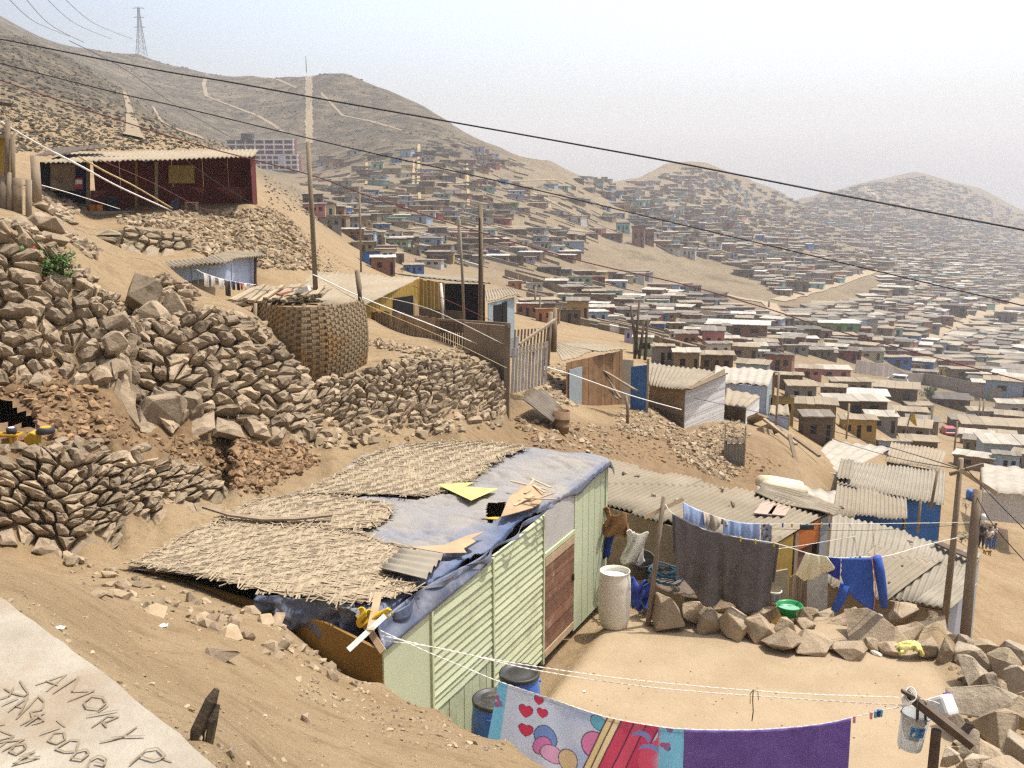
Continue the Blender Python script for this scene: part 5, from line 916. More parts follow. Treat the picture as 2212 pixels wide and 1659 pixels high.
# flowering plant on the wall
c = atY(112, 575, 18.3); t = root('flowering_plant', 'straggly green plant with red flowers growing out of the boulder wall', 'plant', c); b = MB(); st = MB()
for k in range(16):
    a = R.uniform(0, 6.28); p = c + Vector((R.uniform(-.25, .25), 0, -.15)); q = p + Vector((.42 * cos(a), .2 * sin(a) - .1, R.uniform(.05, .45))); st.tube([p, p.lerp(q, .5) + Vector((0, -.05, .05)), q], [.012, .01, .005], 5)
    for _ in range(46):
        s = R.uniform(.02, .05); e = p.lerp(q, R.uniform(.25, 1.1)) + Vector((R.gauss(0, .09), R.gauss(-.03, .08), R.gauss(0, .08))); d = Vector((R.gauss(0, 1), R.gauss(0, 1), R.gauss(0, .6))).normalized(); n = d.cross(Vector((R.gauss(0, .4), R.gauss(0, .4), 1))).normalized()
        b.add([e - d * s, e + n * s * .6, e + d * s * 1.1, e - n * s * .6], [(0, 1, 2, 3)])
b.build('foliage', mat('leaf_green', (.05, .13, .02), (.10, .20, .035), 9, .7, 0, var=.45), t); st.build('stem', M_darkwood, t); b = MB()
for x, y in ((90, 556), (84, 562), (74, 535), (96, 602)): put_rock(b, atY(x, y, 18.0), .035, .03, .03)
b.build('flowers', mat('red_petals', (.6, .05, .05), None, 2, .8, 0, var=.2), t)
# ---------------------------------------------------------------- shacks of the middle distance
def corr(b, q, period=.13, amp=None, v=.5, nv=4, wob=.02, thick=0):
    """corrugated sheet over the quad q: ribs run from edge q0-q1 to edge q3-q2"""
    L = ((q[1] - q[0]).length + (q[2] - q[3]).length) / 2; n = max(2, int(L / period)) * 6; amp = min(period * .22, .04) if amp is None else amp
    nn = (q[1] - q[0]).cross(q[3] - q[0]).normalized(); nn = nn if nn.z > 0 else -nn; sd = R.random() * 9; k = L / period
    jag = [R.gauss(0, .03) for _ in range(int(L / .8) + 2)]
    def f(u, t):
        e = jag[int(u * L / .8)]; tt = t + (e if t > .99 or t < .01 else 0)
        return q[0].lerp(q[1], u).lerp(q[3].lerp(q[2], u), tt) + nn * (amp * sin(u * k * 2 * pi) + wob * sin(u * 9 + sd) * sin(t * 5 + sd))
    b.grid(f, n, nv, 0, v)
def boards(b, p, q, h0, h1, out, wdt=.15, th=.02, horiz=False, gap=.008, z0=None, rnd=.012):
    """board wall from p to q (bottom points), heights h0 at p and h1 at q"""
    d = q - p; L = d.length; up = Vector((0, 0, 1))
    if horiz:
        z = 0
        while z < max(h0, h1):
            h = wdt * R.uniform(.8, 1.25); za, zb = min(z, h0), min(z, h1); zc, zd = min(z + h - gap, h0), min(z + h - gap, h1)
            if zc > za or zd > zb: b.prism([p + up * za, q + up * zb, q + up * zd, p + up * zc], out * (th * R.uniform(.6, 1.3)), 0)
            z += h
    else:
        s = 0
        while s < L - .01:
            w_ = min(wdt * R.uniform(.75, 1.3), L - s); a, c = s / L, (s + w_ - gap) / L; ha, hc = h0 + (h1 - h0) * a, h0 + (h1 - h0) * c; dz = R.gauss(0, rnd)
            b.prism([p.lerp(q, a), p.lerp(q, c), p.lerp(q, c) + up * (hc + dz), p.lerp(q, a) + up * (ha + dz)], out * (th * R.uniform(.6, 1.3)), 0); s += w_
def shack(name, label, q, walls, roofm, floor=None, period=.13, inset=.12, group='shacks of the near slope', extra=(), ribs=0, cat='shack', drop=.06, rocks=0):
    """q: roof corners near-left, near-right, far-right, far-left. walls: (material, 'v'|'h'|'s', board width) for near, right, far, left"""
    q = [Vector(p) for p in q]; c = sum(q, Vector()) / 4; inn = [p.lerp(c, inset) for p in q]; fl = floor if floor is not None else min(gz(p.x, p.y) for p in inn) - .05
    t = root(name, label, cat, (c.x, c.y, fl), group)
    b = MB(); qq = q if ribs == 0 else [q[1], q[2], q[3], q[0]]; corr(b, qq, period); rf = b.build('roof', roofm, t, smooth=True, thick=.012)
    if rocks:
        for _ in range(rocks): p = q[0].lerp(q[1], R.uniform(.05, .95)).lerp(q[3].lerp(q[2], R.uniform(.05, .95)), R.uniform(.05, .95)); b2 = MB(); put_rock(b2, p + Vector((0, 0, .05)), .09, .06, .05); tag(b2.build('roof_stone', M_stone), 'small stone weighing down the ' + label[:60].split(' with ')[0] + ' roof', 'stone', 'stones weighing down shack roofs')
    for i in range(4):
        m, kind, wdt = walls[i] if walls[i] else (None, 0, 0)
        if m is None: continue
        a, e = inn[i], inn[(i + 1) % 4]; out = (e - a).cross(Vector((0, 0, 1))); out.normalize(); out = out if out.dot((a + e) / 2 - c) > 0 else -out
        pa, pe = Vector((a.x, a.y, fl - .25)), Vector((e.x, e.y, fl - .25)); b = MB(); ha, he = a.z - drop - fl + .25, e.z - drop - fl + .25
        if kind == 's': b.prism([pa, pe, pe + Vector((0, 0, he)), pa + Vector((0, 0, ha))], -out * .05)
        else: boards(b, pa, pe, ha, he, out, wdt, .022, kind == 'h'); b.prism([pa - out * .012, pe - out * .012, pe + Vector((0, 0, he)) - out * .012, pa + Vector((0, 0, ha)) - out * .012], -out * .012, 0, .2)
        wl = b.build('wall', m, t)
        for ex in extra:
            if ex[0] != i: continue
            _, nm, u0, u1, z0, z1, em = ex[:7]; th = ex[7] if len(ex) > 7 else .03; A, E = pa.lerp(pe, u0), pa.lerp(pe, u1); zb = Vector((0, 0, .25)); o_ = out * .028
            b = MB(); b.prism([A + zb + o_ + Vector((0, 0, z0)), E + zb + o_ + Vector((0, 0, z0)), E + zb + o_ + Vector((0, 0, z1)), A + zb + o_ + Vector((0, 0, z1))], out * th); b.build(nm, em, t)
    return t
def quad(px, z=None, Y=None): return [atz(x, y, zz_) if z is not None else atY(x, y, zz_) for (x, y), zz_ in zip(px, z if z is not None else Y)]
M_planks = mat('grey_brown_planks', (.20, .145, .09), (.27, .20, .13), 4, .9, .4, 22, .28, c3=(.13, .09, .055), c3s=3)
M_brownply = mat('brown_plywood', (.21, .12, .06), (.28, .165, .085), 2.5, .85, .3, 18, .15, c3=(.15, .085, .045), c3s=2)
M_whiteboard = mat('whitewashed_boards', (.56, .545, .52), (.63, .62, .60), 5, .8, .3, 30, .12, c3=(.33, .29, .24), c3t=(.57, .72), c3s=5)
M_skyblue = mat('pale_blue_wall', (.35, .42, .56), (.40, .47, .60), 2, .8, .15, 20, .05, c3=(.29, .34, .44), c3s=1.5)
M_deepblue = mat('blue_painted_wall', (.035, .12, .33), (.05, .15, .38), 2, .75, .15, 20, .08)
M_ochrewall = mat('ochre_painted_boards', (.36, .235, .055), (.30, .195, .045), 3, .8, .2, 20, .12)
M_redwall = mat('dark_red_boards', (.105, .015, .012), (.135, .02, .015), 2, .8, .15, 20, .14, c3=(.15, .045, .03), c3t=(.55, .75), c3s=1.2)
M_orange = mat('orange_board', (.50, .16, .04), (.42, .13, .03), 3, .75, .15, 20, .1)
M_whiteroof = mat('pale_roof_sheet', (.30, .265, .205), (.38, .345, .28), 1.5, .8, .2, 14, .1, c3=(.42, .37, .29), c3t=(.55, .75), c3s=1.6)
M_tanroof = mat('sandy_roof_sheet', (.255, .208, .142), (.315, .262, .185), 1.0, .9, .25, 10, .1, c3=(.30, .24, .165), c3s=1.5)
M_lightblue = mat('grey_blue_door', (.27, .32, .34), (.33, .38, .40), 2, .7, .15, 20, .05)
NEAR = 'tin roofed houses just below the yard'
# roof 1: long corrugated roof right behind the blanket
e0, e1 = atz(1310, 1092, 1.1), atz(1645, 1190, 1.1); r1 = atz(1790, 1108, 1.3); ex_ = (e0 - e1) * 1.72
S1 = shack('tin_roofed_house', 'long low house with dusty corrugated roof behind the clothes lines', [e1 + ex_, e1, r1, r1 + ex_], [(M_mud, 's', 0), None, (M_mud, 's', 0), None], M_fibro, -1.15, .125, .04, NEAR, rocks=9)
inn1 = e1.lerp(r1, .06) - Vector((0, 0, .05)); gd = (r1 - e1); gd.z = 0; gl = gd.length; gd.normalize(); go = Vector((gd.y, -gd.x, 0)); go = go if go.x > 0 else -go
def gable(nm, a, c, z0, z1, m, o=0, par=S1, th=.03):
    A, E = Vector((e1.x, e1.y, 0)) + gd * (gl * a) - go * .1 + go * o, Vector((e1.x, e1.y, 0)) + gd * (gl * c) - go * .1 + go * o; za, zc = 1.06 + .2 * a, 1.06 + .2 * c; b = MB()
    b.prism([A + Vector((0, 0, z0)), E + Vector((0, 0, z0)), E + Vector((0, 0, min(z1, zc))), A + Vector((0, 0, min(z1, za)))], go * th); return b.build(nm, m, par)
gable('wall_panel', .0, .20, -1.3, 2, M_darkwood); gable('wall_panel', .06, .22, -.25, .75, M_mud, .05); gable('wall_post', .20, .47, -1.3, 2, M_ochrewall, .03, th=.06); gable('gap', .47, .60, -1.3, 2, M_dark); gable('orange_panel', .55, .90, .80, 2, M_orange, .05); gable('door', .56, .80, -1.2, .78, M_door, .02); gable('wall_post', .50, .55, -1.3, 2, M_planks, .06); gable('grey_post', .88, 1.0, -1.3, 2, mat('grey_metal_post', (.23, .24, .24), (.29, .30, .30), 2, .6, .1, 20, 0), .05, th=.05)
b = MB(); q = [atY(1647, 1240, 16.4), atY(1702, 1230, 16.6), atY(1702, 1305, 16.6), atY(1647, 1305, 16.4)]; b.prism(q, (0, .05, 0)); tag(b.build('mud_panel', M_mud), 'patched mud coloured panel behind the right edge of the blanket', 'panel')
b = MB(); q = [atY(1706, 1248, 16.75), atY(1744, 1228, 16.95), atY(1742, 1335, 16.9), atY(1704, 1335, 16.7)]; boards(b, Vector((q[0].x, q[0].y, q[3].z)), Vector((q[1].x, q[1].y, q[3].z)), q[0].z - q[3].z, q[1].z - q[3].z, Vector((0, -1, 0)), .05); cab = tag(root('cabinet', None, None, q[3]), 'weathered cabinet with a grey plank side and a whitish door', 'cabinet'); b.build('side_panel', M_planks, cab)
b = MB(); q = [atY(1744, 1222, 16.95), atY(1790, 1212, 16.9), atY(1786, 1335, 16.85), atY(1742, 1335, 16.9)]; b.prism(q, (0, .04, 0)); b.build('door', mat('whitish_panel', (.50, .47, .40), (.57, .55, .49), 2, .7, .15, 20, 0, c3=(.38, .33, .25), c3s=2), cab)
b = MB()
q = quad([(1636, 1066), (1792, 1116), (1838, 1098), (1656, 1047)], z=[1.36, 1.33, 1.15, 1.25]); corr(b, [q[1], q[2], q[3], q[0]], .09, nv=8, wob=.05); tag(b.build('roof_strip', M_fibro, smooth=True, thick=.01), 'curved dark strip of corrugated roofing along the ridge', 'roof sheet')
for k, (x, y) in enumerate(((1660, 1096), (1690, 1098))):
    b = MB(); p = [atz(x + dx, y + dy, 1.27) for dx, dy in ((-32, 14), (6, 18), (22, -8), (-12, -12))]; b.prism(p, (0, 0, .02)); tag(b.build('pinkish_tile', mat('dusty_pink_board', (.40, .27, .21), (.44, .31, .25), 2, .8, .15, 20, 0)), ('left', 'right')[k] + ' one of two dusty pink boards lying on the corrugated roof', 'board', 'pink boards on the roof')
# roof 2: corrugated roof seen from above, right of the gable
q = quad([(1783, 1262), (2052, 1314), (2122, 1196), (1798, 1110)], z=[-1.05, -1.25, -1.1, -.85])
S2 = shack('tin_roofed_house', 'house with wide wavy corrugated roof beside the utility poles', q, [(M_mud, 's', 0), (mat('grey_cloth_wall', (.30, .31, .33), (.36, .37, .39), 1.5, .85, .2, 8, 0), 's', 0), None, (M_mud, 's', 0)], M_fibro2, -3.3, .135, .03, NEAR, rocks=4)
b = MB(); q2 = quad([(1788, 1268), (1920, 1296), (2042, 1205), (1890, 1180)], z=[-.98, -1.12, -1.05, -.92]); corr(b, q2, .15, .03, .4); b.build('overlapping_sheet', M_fibro, S2, smooth=True, thick=.012)
b = MB(); q2 = quad([(1975, 1300), (2055, 1316), (2112, 1262), (2050, 1240)], z=[-1.08, -1.16, -1.08, -1.05]); corr(b, q2, .13, .028, .7); b.build('overlapping_sheet', M_fibro2, S2, smooth=True, thick=.012)
b = MB(); b.bar(q[0] + Vector((.9, -.55, -.10)), q[1] + Vector((0, 0, -.10)), .05, .05); b.build('eaves_beam', M_wood, S2)
for a in ((2020, 1170, 2106, 1208),):
    b = MB(); b.bar(atz(a[0], a[1], -.95), atz(a[2], a[3], -.98), .22, .04); tag(b.build('plank', M_darkwood), 'dark plank lying across the wavy roof by the pole', 'plank')
# roof 3 group
q = quad([(1806, 1044), (2038, 1092), (2042, 1018), (1832, 996)], Y=[36, 37, 44, 43.5]); S3 = shack('tin_roofed_house', 'house with broad grey corrugated roof over a deep blue wall', q, [(M_deepblue, 's', 0), (M_planks, 'v', .2), None, None], M_fibro2, None, .18, .05, NEAR, extra=[(0, 'doorway', .60, .80, 0, 1.5, M_dark), (0, 'corner_post', .97, 1.0, 0, 2.0, M_lightblue)])
q = quad([(1800, 1112), (1960, 1122), (1958, 1078), (1808, 1044)], Y=[33, 33.5, 36, 36]); shack('tin_roofed_lean_to', 'lean-to of overlapping corrugated sheets before the blue walled house', q, [None, (M_mud, 's', 0), None, None], M_fibro, None, .16, .03, NEAR)
b = MB(); q = quad([(1806, 1040), (1838, 1044), (1846, 1000), (1816, 998)], Y=[36.2, 36.2, 43.8, 43.8]); q = [p + Vector((0, 0, .12)) for p in q]; corr(b, q, .16, .03, .2); tag(b.build('dark_roof_sheet', M_fibro), 'narrow dark corrugated strip on the broad grey roof edge', 'roof sheet')
q = quad([(1728, 1014), (1812, 1030), (1928, 968), (1792, 952)], Y=[44, 43, 54, 55]); shack('pale_roofed_house', 'house with whitish plank roof and white front edge below the dirt slope', q, [(M_planks, 'h', .25), None, None, (M_mud, 's', 0)], M_whiteroof, None, .5, .05, NEAR, ribs=0)
b = MB(); b.bar(q[0] + Vector((0, -.05, .02)), q[1] + Vector((0, -.05, .02)), .05, .22, (0, 0, 1)); tag(b.build('roof_edge', M_whiteplastic), 'white metal edging along the pale plank roof', 'roof edging')
q = quad([(1912, 996), (2030, 1016), (2046, 975), (1925, 955)], Y=[52, 51, 58, 60]); shack('tin_roofed_house', 'dark fronted house with flat tan roof behind the broad grey roof', q, [(M_darkwood, 'v', .4), None, None, None], M_tanroof, None, .2, .05, NEAR, extra=[(0, 'white_board', .62, .72, .9, 2.0, M_whiteplastic)])
q = quad([(1640, 1092), (1800, 1100), (1806, 1062), (1632, 1038)], Y=[26, 27.5, 31, 29.5]); shack('pale_roofed_house', 'low house with flat whitish roof carrying the foam roll', q, [(M_mud, 's', 0), None, None, None], M_whiteroof, None, .6, .04, NEAR)
b = MB(); rp_ = [q[3].lerp(q[2], t).lerp(q[0], .25) + Vector((0, 0, .16)) for t in (.05, .25, .45, .68)]; b.tube(rp_, [.20, .23, .21, .19], 14); b.tube([p + Vector((.05, -.32, -.02)) for p in rp_], [.15, .19, .2, .16], 12); tag(b.build('foam_roll', mat('cream_foam', (.60, .52, .36), (.66, .58, .43), 3, .9, .3, 10, .05), smooth=True), 'rolled cream foam mattress lying on the flat whitish roof', 'mattress')
b = MB(); b.box(q[1].lerp(q[2], .4) + Vector((-1.0, -.2, .12)), .5, .5, .06, Matrix.Rotation(.3, 3, 'X')); tag(b.build('roof_hatch', M_wood), 'square wooden hatch on the flat whitish roof', 'hatch')
# latrine
q = quad([(1567, 952), (1610, 953), (1607, 945), (1570, 944)], Y=[32, 31.7, 33.0, 33.2]); shack('latrine', 'narrow upright latrine cabin of corrugated sheets on the dirt slope', [p + Vector((0, 0, -.05)) for p in q], [(mat('plain_grey_sheet', (.25, .235, .20), (.30, .285, .245), 2, .8, .2, 14, .1), 'v', .06), (M_planks, 'v', .1), None, (M_planks, 'v', .1)], M_darkwood, None, .2, .0, cat='latrine', extra=[(0, 'corner_post', -.03, .02, -.1, 1.4, M_wood), (0, 'corner_post', .98, 1.03, -.1, 1.45, M_wood)])
# brown shack, blue tarp screen, whitewashed shack
q = quad([(1217, 782), (1285, 756), (1350, 752), (1200, 742)], Y=[37, 40.5, 41.5, 43])
b = MB(); TB = root('brown_plank_shack', 'brown plank shack with grey blue door and sagging roof on the slope', 'shack', hit(1290, 868), 'shacks of the near slope')
A, Bp, Cp = atY(1222, 866, 37), atY(1250, 872, 37.6), atY(1342, 862, 40.6)
def vwall(nm, p, r, zt0, zt1, m, par, wdt=.18, horiz=False, off=0, kind='b'):
    b = MB(); o = (r - p).cross(Vector((0, 0, 1))).normalized(); o = o if o.y < 0 else -o; p = Vector((p.x, p.y, min(p.z, r.z) - .3)) + o * off; r = Vector((r.x, r.y, p.z)) + o * off
    if kind == 'b': boards(b, p, r, zt0 - p.z, zt1 - p.z, o, wdt, .025, horiz)
    else: b.prism([p, r, r + Vector((0, 0, zt1 - r.z)), p + Vector((0, 0, zt0 - p.z))], o * .03)
    return b.build(nm, m, par)
def zat(px, py, Y): return atY(px, py, Y).z
vwall('wall', A, Cp, zat(1217, 783, 37), zat(1345, 757, 40.6), M_brownply, TB, .3); vwall('door', A.lerp(Cp, .03), A.lerp(Cp, .24), zat(1228, 800, 37), zat(1250, 794, 37.6), M_lightblue, TB, off=.05, kind='s')
b = MB(); q = quad([(1214, 781), (1284, 758), (1200, 740), (1195, 742)], Y=[36.7, 39, 45, 43]); corr(b, q, .3, .02); b.build('roof', M_tanroof, TB, smooth=True, thick=.03); b = MB(); q = quad([(1282, 758), (1354, 754), (1290, 742), (1200, 740)], Y=[38.9, 40.6, 46, 45]); corr(b, q, .3, .02); b.build('roof', M_tanroof, TB, smooth=True, thick=.03)
TS = tag(root('grey_screen', None, None, A), 'grey sheet wall between the brown shack and the blue tarp', 'screen'); vwall('sheet', atY(1340, 860, 40.7), atY(1366, 850, 41), zat(1337, 776, 40.7), zat(1366, 778, 41), mat('brown_grey_sheet', (.27, .22, .16), (.33, .275, .2), 2, .9, .2, 12, 0), TS, kind='s')
TS = tag(root('blue_screen', None, None, A), 'upright bright blue tarp screen beside the brown shack', 'tarp screen'); vwall('sheet', atY(1362, 876, 39.6), atY(1396, 880, 39.2), zat(1362, 792, 39.6), zat(1397, 788, 39.2), mat('bright_blue_tarp', (.04, .13, .34), (.06, .17, .40), 2, .6, .3, 8, 0), TS, kind='s')
b = MB(); b.bar(atY(1398, 890, 39), atY(1400, 775, 39), .08, .08); b.build('post', M_wood, TS)
for (x0, y0, x1, y1, Y, lab) in ((1306, 802, 1372, 842, 36.5, 'wide board leaning down from the brown shack toward the path'), (1306, 806, 1340, 860, 36.4, 'narrow prop under the leaning board'), (1318, 842, 1334, 862, 36.2, 'short prop at the foot of the leaning board')):
    b = MB(); b.bar(atY(x0, y0, Y + 1), atY(x1, y1, Y - .6), .32 if 'wide' in lab else .12, .05, (.2, .4, 1)); tag(b.build('plank', M_planks), lab, 'plank')
WS = root('whitewashed_shack', 'plank shack with a whitewashed slatted side and corrugated roof', 'shack', hit(1480, 925), 'shacks of the near slope')
a_, b_, c_ = atY(1402, 882, 43.5), atY(1477, 928, 41.2), atY(1563, 897, 44.5)
vwall('dark_plank_wall', a_, b_, zat(1402, 832, 43.5), zat(1480, 842, 41.2), M_planks, WS, .22, True); vwall('white_slatted_wall', b_, c_, zat(1480, 842, 41.2), zat(1563, 808, 44.5), M_whiteboard, WS, .11, True); vwall('gable_board', b_, c_, zat(1480, 842, 41.2) + .02, zat(1566, 796, 44.5), mat('tan_gable', (.36, .29, .2), (.42, .35, .25), 2, .9, .2, 10, 0), WS, off=-.05, kind='s')
b = MB(); q = quad([(1396, 832), (1486, 842), (1545, 802), (1402, 784)], Y=[43, 40.8, 44.5, 48]); corr(b, q, .26, .04); b.build('roof', M_fibro, WS, smooth=True, thick=.02); b = MB(); b.bar(q[1] + Vector((0, -.05, .04)), atY(1566, 806, 44.6), .3, .05, (0, 0, 1)); b.build('verge_board', M_planks, WS)
q = quad([(1563, 872), (1612, 880), (1642, 856), (1570, 838)], Y=[46, 45, 49, 51]); shack('patchwork_shack', 'small shack with tan plank roof and broken white slats', q, [(M_darkwood, 'v', .2), (M_whiteboard, 'h', .14), None, None], M_tanroof, None, .5, .04)
q = quad([(1540, 824), (1660, 834), (1672, 800), (1545, 790)], Y=[54, 53, 60, 62]); shack('pale_roofed_house', 'house with broad bright tan roof behind the whitewashed shack', q, [(M_skyblue, 's', 0), (M_lightblue, 's', 0), None, None], M_whiteroof, None, .5, .04)
q = quad([(1660, 894), (1706, 898), (1702, 874), (1664, 876)], Y=[52, 51.5, 54, 55]); shack('blue_hut', 'small blue hut with tan roof and a yellow mat beside it', q, [(M_skyblue, 's', 0), (M_ochrewall, 's', 0), None, None], M_tanroof, None, .5, .02)
# fence, gate and woven screen on the plateau
FN = root('plank_fence', 'long weathered vertical plank fence below the ochre house', 'fence', atY(900, 740, 34)); fp_ = [(786, 672, 740, 38), (860, 676, 746, 36), (952, 688, 758, 33.5)]
for i in range(2):
    (xa, ta_, ba_, Ya), (xb, tb_, bb_, Yb) = fp_[i], fp_[i + 1]; p, r = atY(xa, ba_, Ya), atY(xb, bb_, Yb); p.z -= .5; r = Vector((r.x, r.y, r.z - .5)); b = MB(); boards(b, p, r, zat(xa, ta_, Ya) - p.z, zat(xb, tb_, Yb) - r.z, Vector((.1, -1, 0)), .2, .03, rnd=.03); b.build('board_panel', M_planks, FN)
FD = root('dark_fence', 'dark broken fence section beside the tall brown panel', 'fence', atY(980, 770, 31)); p, r = atY(950, 765, 33.4), atY(1008, 775, 30.5); p.z -= .4; r.z = p.z; b = MB(); boards(b, p, r, zat(950, 692, 33.4) - p.z, zat(1008, 702, 30.5) - r.z, Vector((.1, -1, 0)), .25, .03, gap=.05); b.build('board_panel', M_darkwood, FD); b = MB(); b.bar(atY(945, 690, 33.3), atY(1100, 700, 27), .07, .07); b.build('rail', M_wood, FD)
TP = root('panel_fence', 'tall brown fibreboard panel standing above the rubble wall', 'fence panel', atY(1040, 860, 27)); p, r = atY(1003, 830, 29), atY(1090, 884, 25); r.z = min(p.z, r.z) - .3; p.z = r.z; b = MB(); b.prism([p, r, Vector((r.x, r.y, zat(1090, 706, 25))), Vector((p.x, p.y, zat(1003, 700, 29)))], (.03, .05, 0)); b.build('board', mat('brown_fibreboard', (.20, .155, .105), (.255, .20, .14), 1.5, .9, .3, 10, 0, c3=(.15, .11, .07), c3s=1.5), TP)
b = MB(); b.bar(atY(1094, 910, 24.7), atY(1097, 700, 24.9), .14, .10); b.build('post', M_wood, TP); b = MB(); b.bar(atY(1004, 698, 29), atY(1100, 706, 24.8), .08, .05); b.build('rail', M_wood, TP)
GT = root('slatted_gate', 'tall gate of thin white and blue striped slats beside the brown panel', 'gate', atY(1130, 850, 25.5)); b = MB(); b2 = MB()
for k in range(11):
    t = k / 10; x = 1106 + 72 * t; Yg = 25.0 + 2.4 * t; b_bot = 850 - 20 * t; b.bar(atY(x, b_bot, Yg), atY(x + 4, 752 - 14 * t, Yg), .07, .02, (0, 1, 0), var=R.random())
    b2.bar(atY(x + 4, 760 - 8 * t, Yg + .05), atY(x + 7, 712 - 4 * t, Yg + .1), .05, .02, (0, 1, 0))
b.build('lower_slats', mat('striped_slats', (.60, .58, .55), (.44, .40, .34), 3, .8, .1, 20, .2, c3=(.06, .09, .34), c3t=(.60, .64), c3s=2.2), GT); b2.build('upper_slats', M_wood, GT); b = MB(); b.bar(atY(1104, 770, 25.0), atY(1180, 748, 27.4), .06, .05); b.build('rail', M_wood, GT); b = MB(); b.bar(atY(1120, 744, 25.4), atY(1200, 690, 27.8), .09, .06); b.build('rail', M_wood, GT)
b = MB(); b.prism([atY(1102, 770, 24.9), atY(1120, 768, 25.3), atY(1121, 726, 25.3), atY(1103, 730, 24.9)], (0, .05, 0)); tag(b.build('grey_box', mat('grey_metal_box', (.24, .24, .24), (.30, .30, .30), 2, .6, .1, 20, 0)), 'grey metal meter box on the slatted gate', 'box')
for (x0, y0, x1, y1, Y, lab) in ((1180, 790, 1190, 674, 27.8, 'leaning dark post at the end of the gate'), (1196, 760, 1199, 665, 28.2, 'slim dark post behind the leaning gate post')):
    pole('gate_post', lab, 'post', [atY(x0, y0, Y), atY(x1, y1, Y)], [.09, .06], M_wood)
FB = root('plank_fence', 'short dark plank fence running back from the gate', 'fence', atY(1190, 760, 28)); p, r = atY(1182, 765, 27.8), atY(1202, 745, 31); r.z = p.z; b = MB(); boards(b, p, r, zat(1182, 705, 27.8) - p.z, zat(1200, 690, 31) - p.z, Vector((.8, -.6, 0)), .2); b.build('board_panel', M_planks, FB)
b = MB(); q = [atY(1128, 862, 25.2), atY(1192, 912, 25.0), atY(1214, 880, 26.6), atY(1168, 838, 26.8)]; corr(b, [q[0], q[3], q[2], q[1]], .17, .035, .2); tag(b.build('corrugated_sheet', mat('rusty_dark_sheet', (.13, .105, .08), (.19, .155, .12), 2, .7, .2, 14, 0), smooth=True, thick=.012), 'dark corrugated sheet leaning against the bank under the gate', 'roof sheet')
c = hit(1210, 934); M_ = Matrix.Rotation(.08, 3, 'Y'); RB_ = root('rusty_barrel', 'rusty open barrel standing on the dirt slope below the gate', 'barrel', c); b = MB(); b.lathe([(0, 0), (.22, 0), (.225, .18), (.238, .19), (.225, .2), (.22, .37), (.236, .38), (.222, .39), (.215, .6), (.2, .6), (.2, .3)], c, 22, M=M_); b.build('body', mat('rusted_steel', (.20, .125, .07), (.27, .175, .10), 5, .85, .3, 30, 0, c3=(.12, .07, .04), c3s=4), RB_, smooth=True)
# woven cane screen (a curved mat set on end) and its little roof
WM = root('woven_screen', 'tall curved screen of woven split cane standing on the stone wall', 'woven screen', atY(670, 830, 21.5)); arc = [(548, 24.0), (572, 22.9), (610, 21.9), (655, 21.4), (700, 21.7), (745, 22.6), (788, 24.0)]
def wtop(x): return 664 + (665 - x) * .02 + (abs(x - 665) / 125) ** 2 * -14
def wbot(x): return 834 - (abs(x - 672) / 125) ** 2 * 26
pa = [atY(x, wbot(x), Y) for x, Y in arc]; pt_ = [atY(x - 2, wtop(x), Y - .1) for x, Y in arc]; LW = sum((pa[i + 1] - pa[i]).length for i in range(6)); HW = 2.35
def wv(s, h, o=0):
    A_, B_ = along(pa, min(max(s, 0), 1)), along(pt_, min(max(s, 0), 1)); d = along(pa, min(s + .02, 1)) - along(pa, max(s - .02, 0)); n = Vector((d.y, -d.x, 0)).normalized(); n = n if n.y < 0 else -n; return A_.lerp(B_, h) + n * (o + .10 * sin(h * pi))
b = MB(); a = .092; nS, nH = int(LW / a), int(HW / a)
for i in range(nS):
    for j in range(nH):
        ph = (i + 2 * j) % 4; tt = R.random()
        for k in range(3):
            o = (k - 1) * .31 + R.gauss(0, .03); wdt = .26
            if ph == 0:
                y0 = j + .5 + o; P = [wv((i + e) / nS, (y0 + s_ * wdt / 2) / nH, z) for e, z in ((-.15, -.008), (.5, .016), (1.5, .016), (2.15, -.008)) for s_ in (-1, 1)]
            elif ph == 2:
                x0 = i + .5 + o; P = [wv((x0 + s_ * wdt / 2) / nS, (j + e) / nH, z) for e, z in ((-.15, -.008), (.5, .014), (1.5, .014), (2.15, -.008)) for s_ in (-1, 1)]
            else: continue
            b.add(P, [(0, 1, 3, 2), (2, 3, 5, 4), (4, 5, 7, 6)], 0, .25 * tt + .75 * R.random())
b.build('weave', mat('aged_cane', (.27, .20, .115), (.35, .265, .16), 6, .85, .2, 40, .16, c3=(.30, .155, .045), c3t=(.52, .7), c3s=.8), WM); b = MB(); b.grid(lambda u, v: wv(u, v, -.015), 24, 10, 0, .4); b.build('backing', mat('dark_cane_backing', (.15, .105, .06), (.20, .14, .08), 5, .9, .2, 30, 0, trans=.2), WM)  # backing sheet in a darker cane colour behind the weave
b = MB()
for k in range(26):
    t = R.random(); p = atY(480 + 90 * R.random(), 652 + R.uniform(-6, 14), 25.5).lerp(atY(700 + 20 * R.random(), 640 + R.uniform(-10, 14), 23.5), 0); q = atY(690 + R.uniform(-60, 20), 645 + R.uniform(-14, 14), 23.0); b.bar(p, q, .10, .03)
for k in range(30): p = atY(520 + 180 * k / 30, 650 - 6 * k / 30, 23.5); b.bar(p + Vector((R.uniform(-.1, .1), -.5, R.uniform(-.03, .1))), p + Vector((R.uniform(-.1, .1), 1.3, .15 + R.uniform(-.05, .1))), .10, .04)
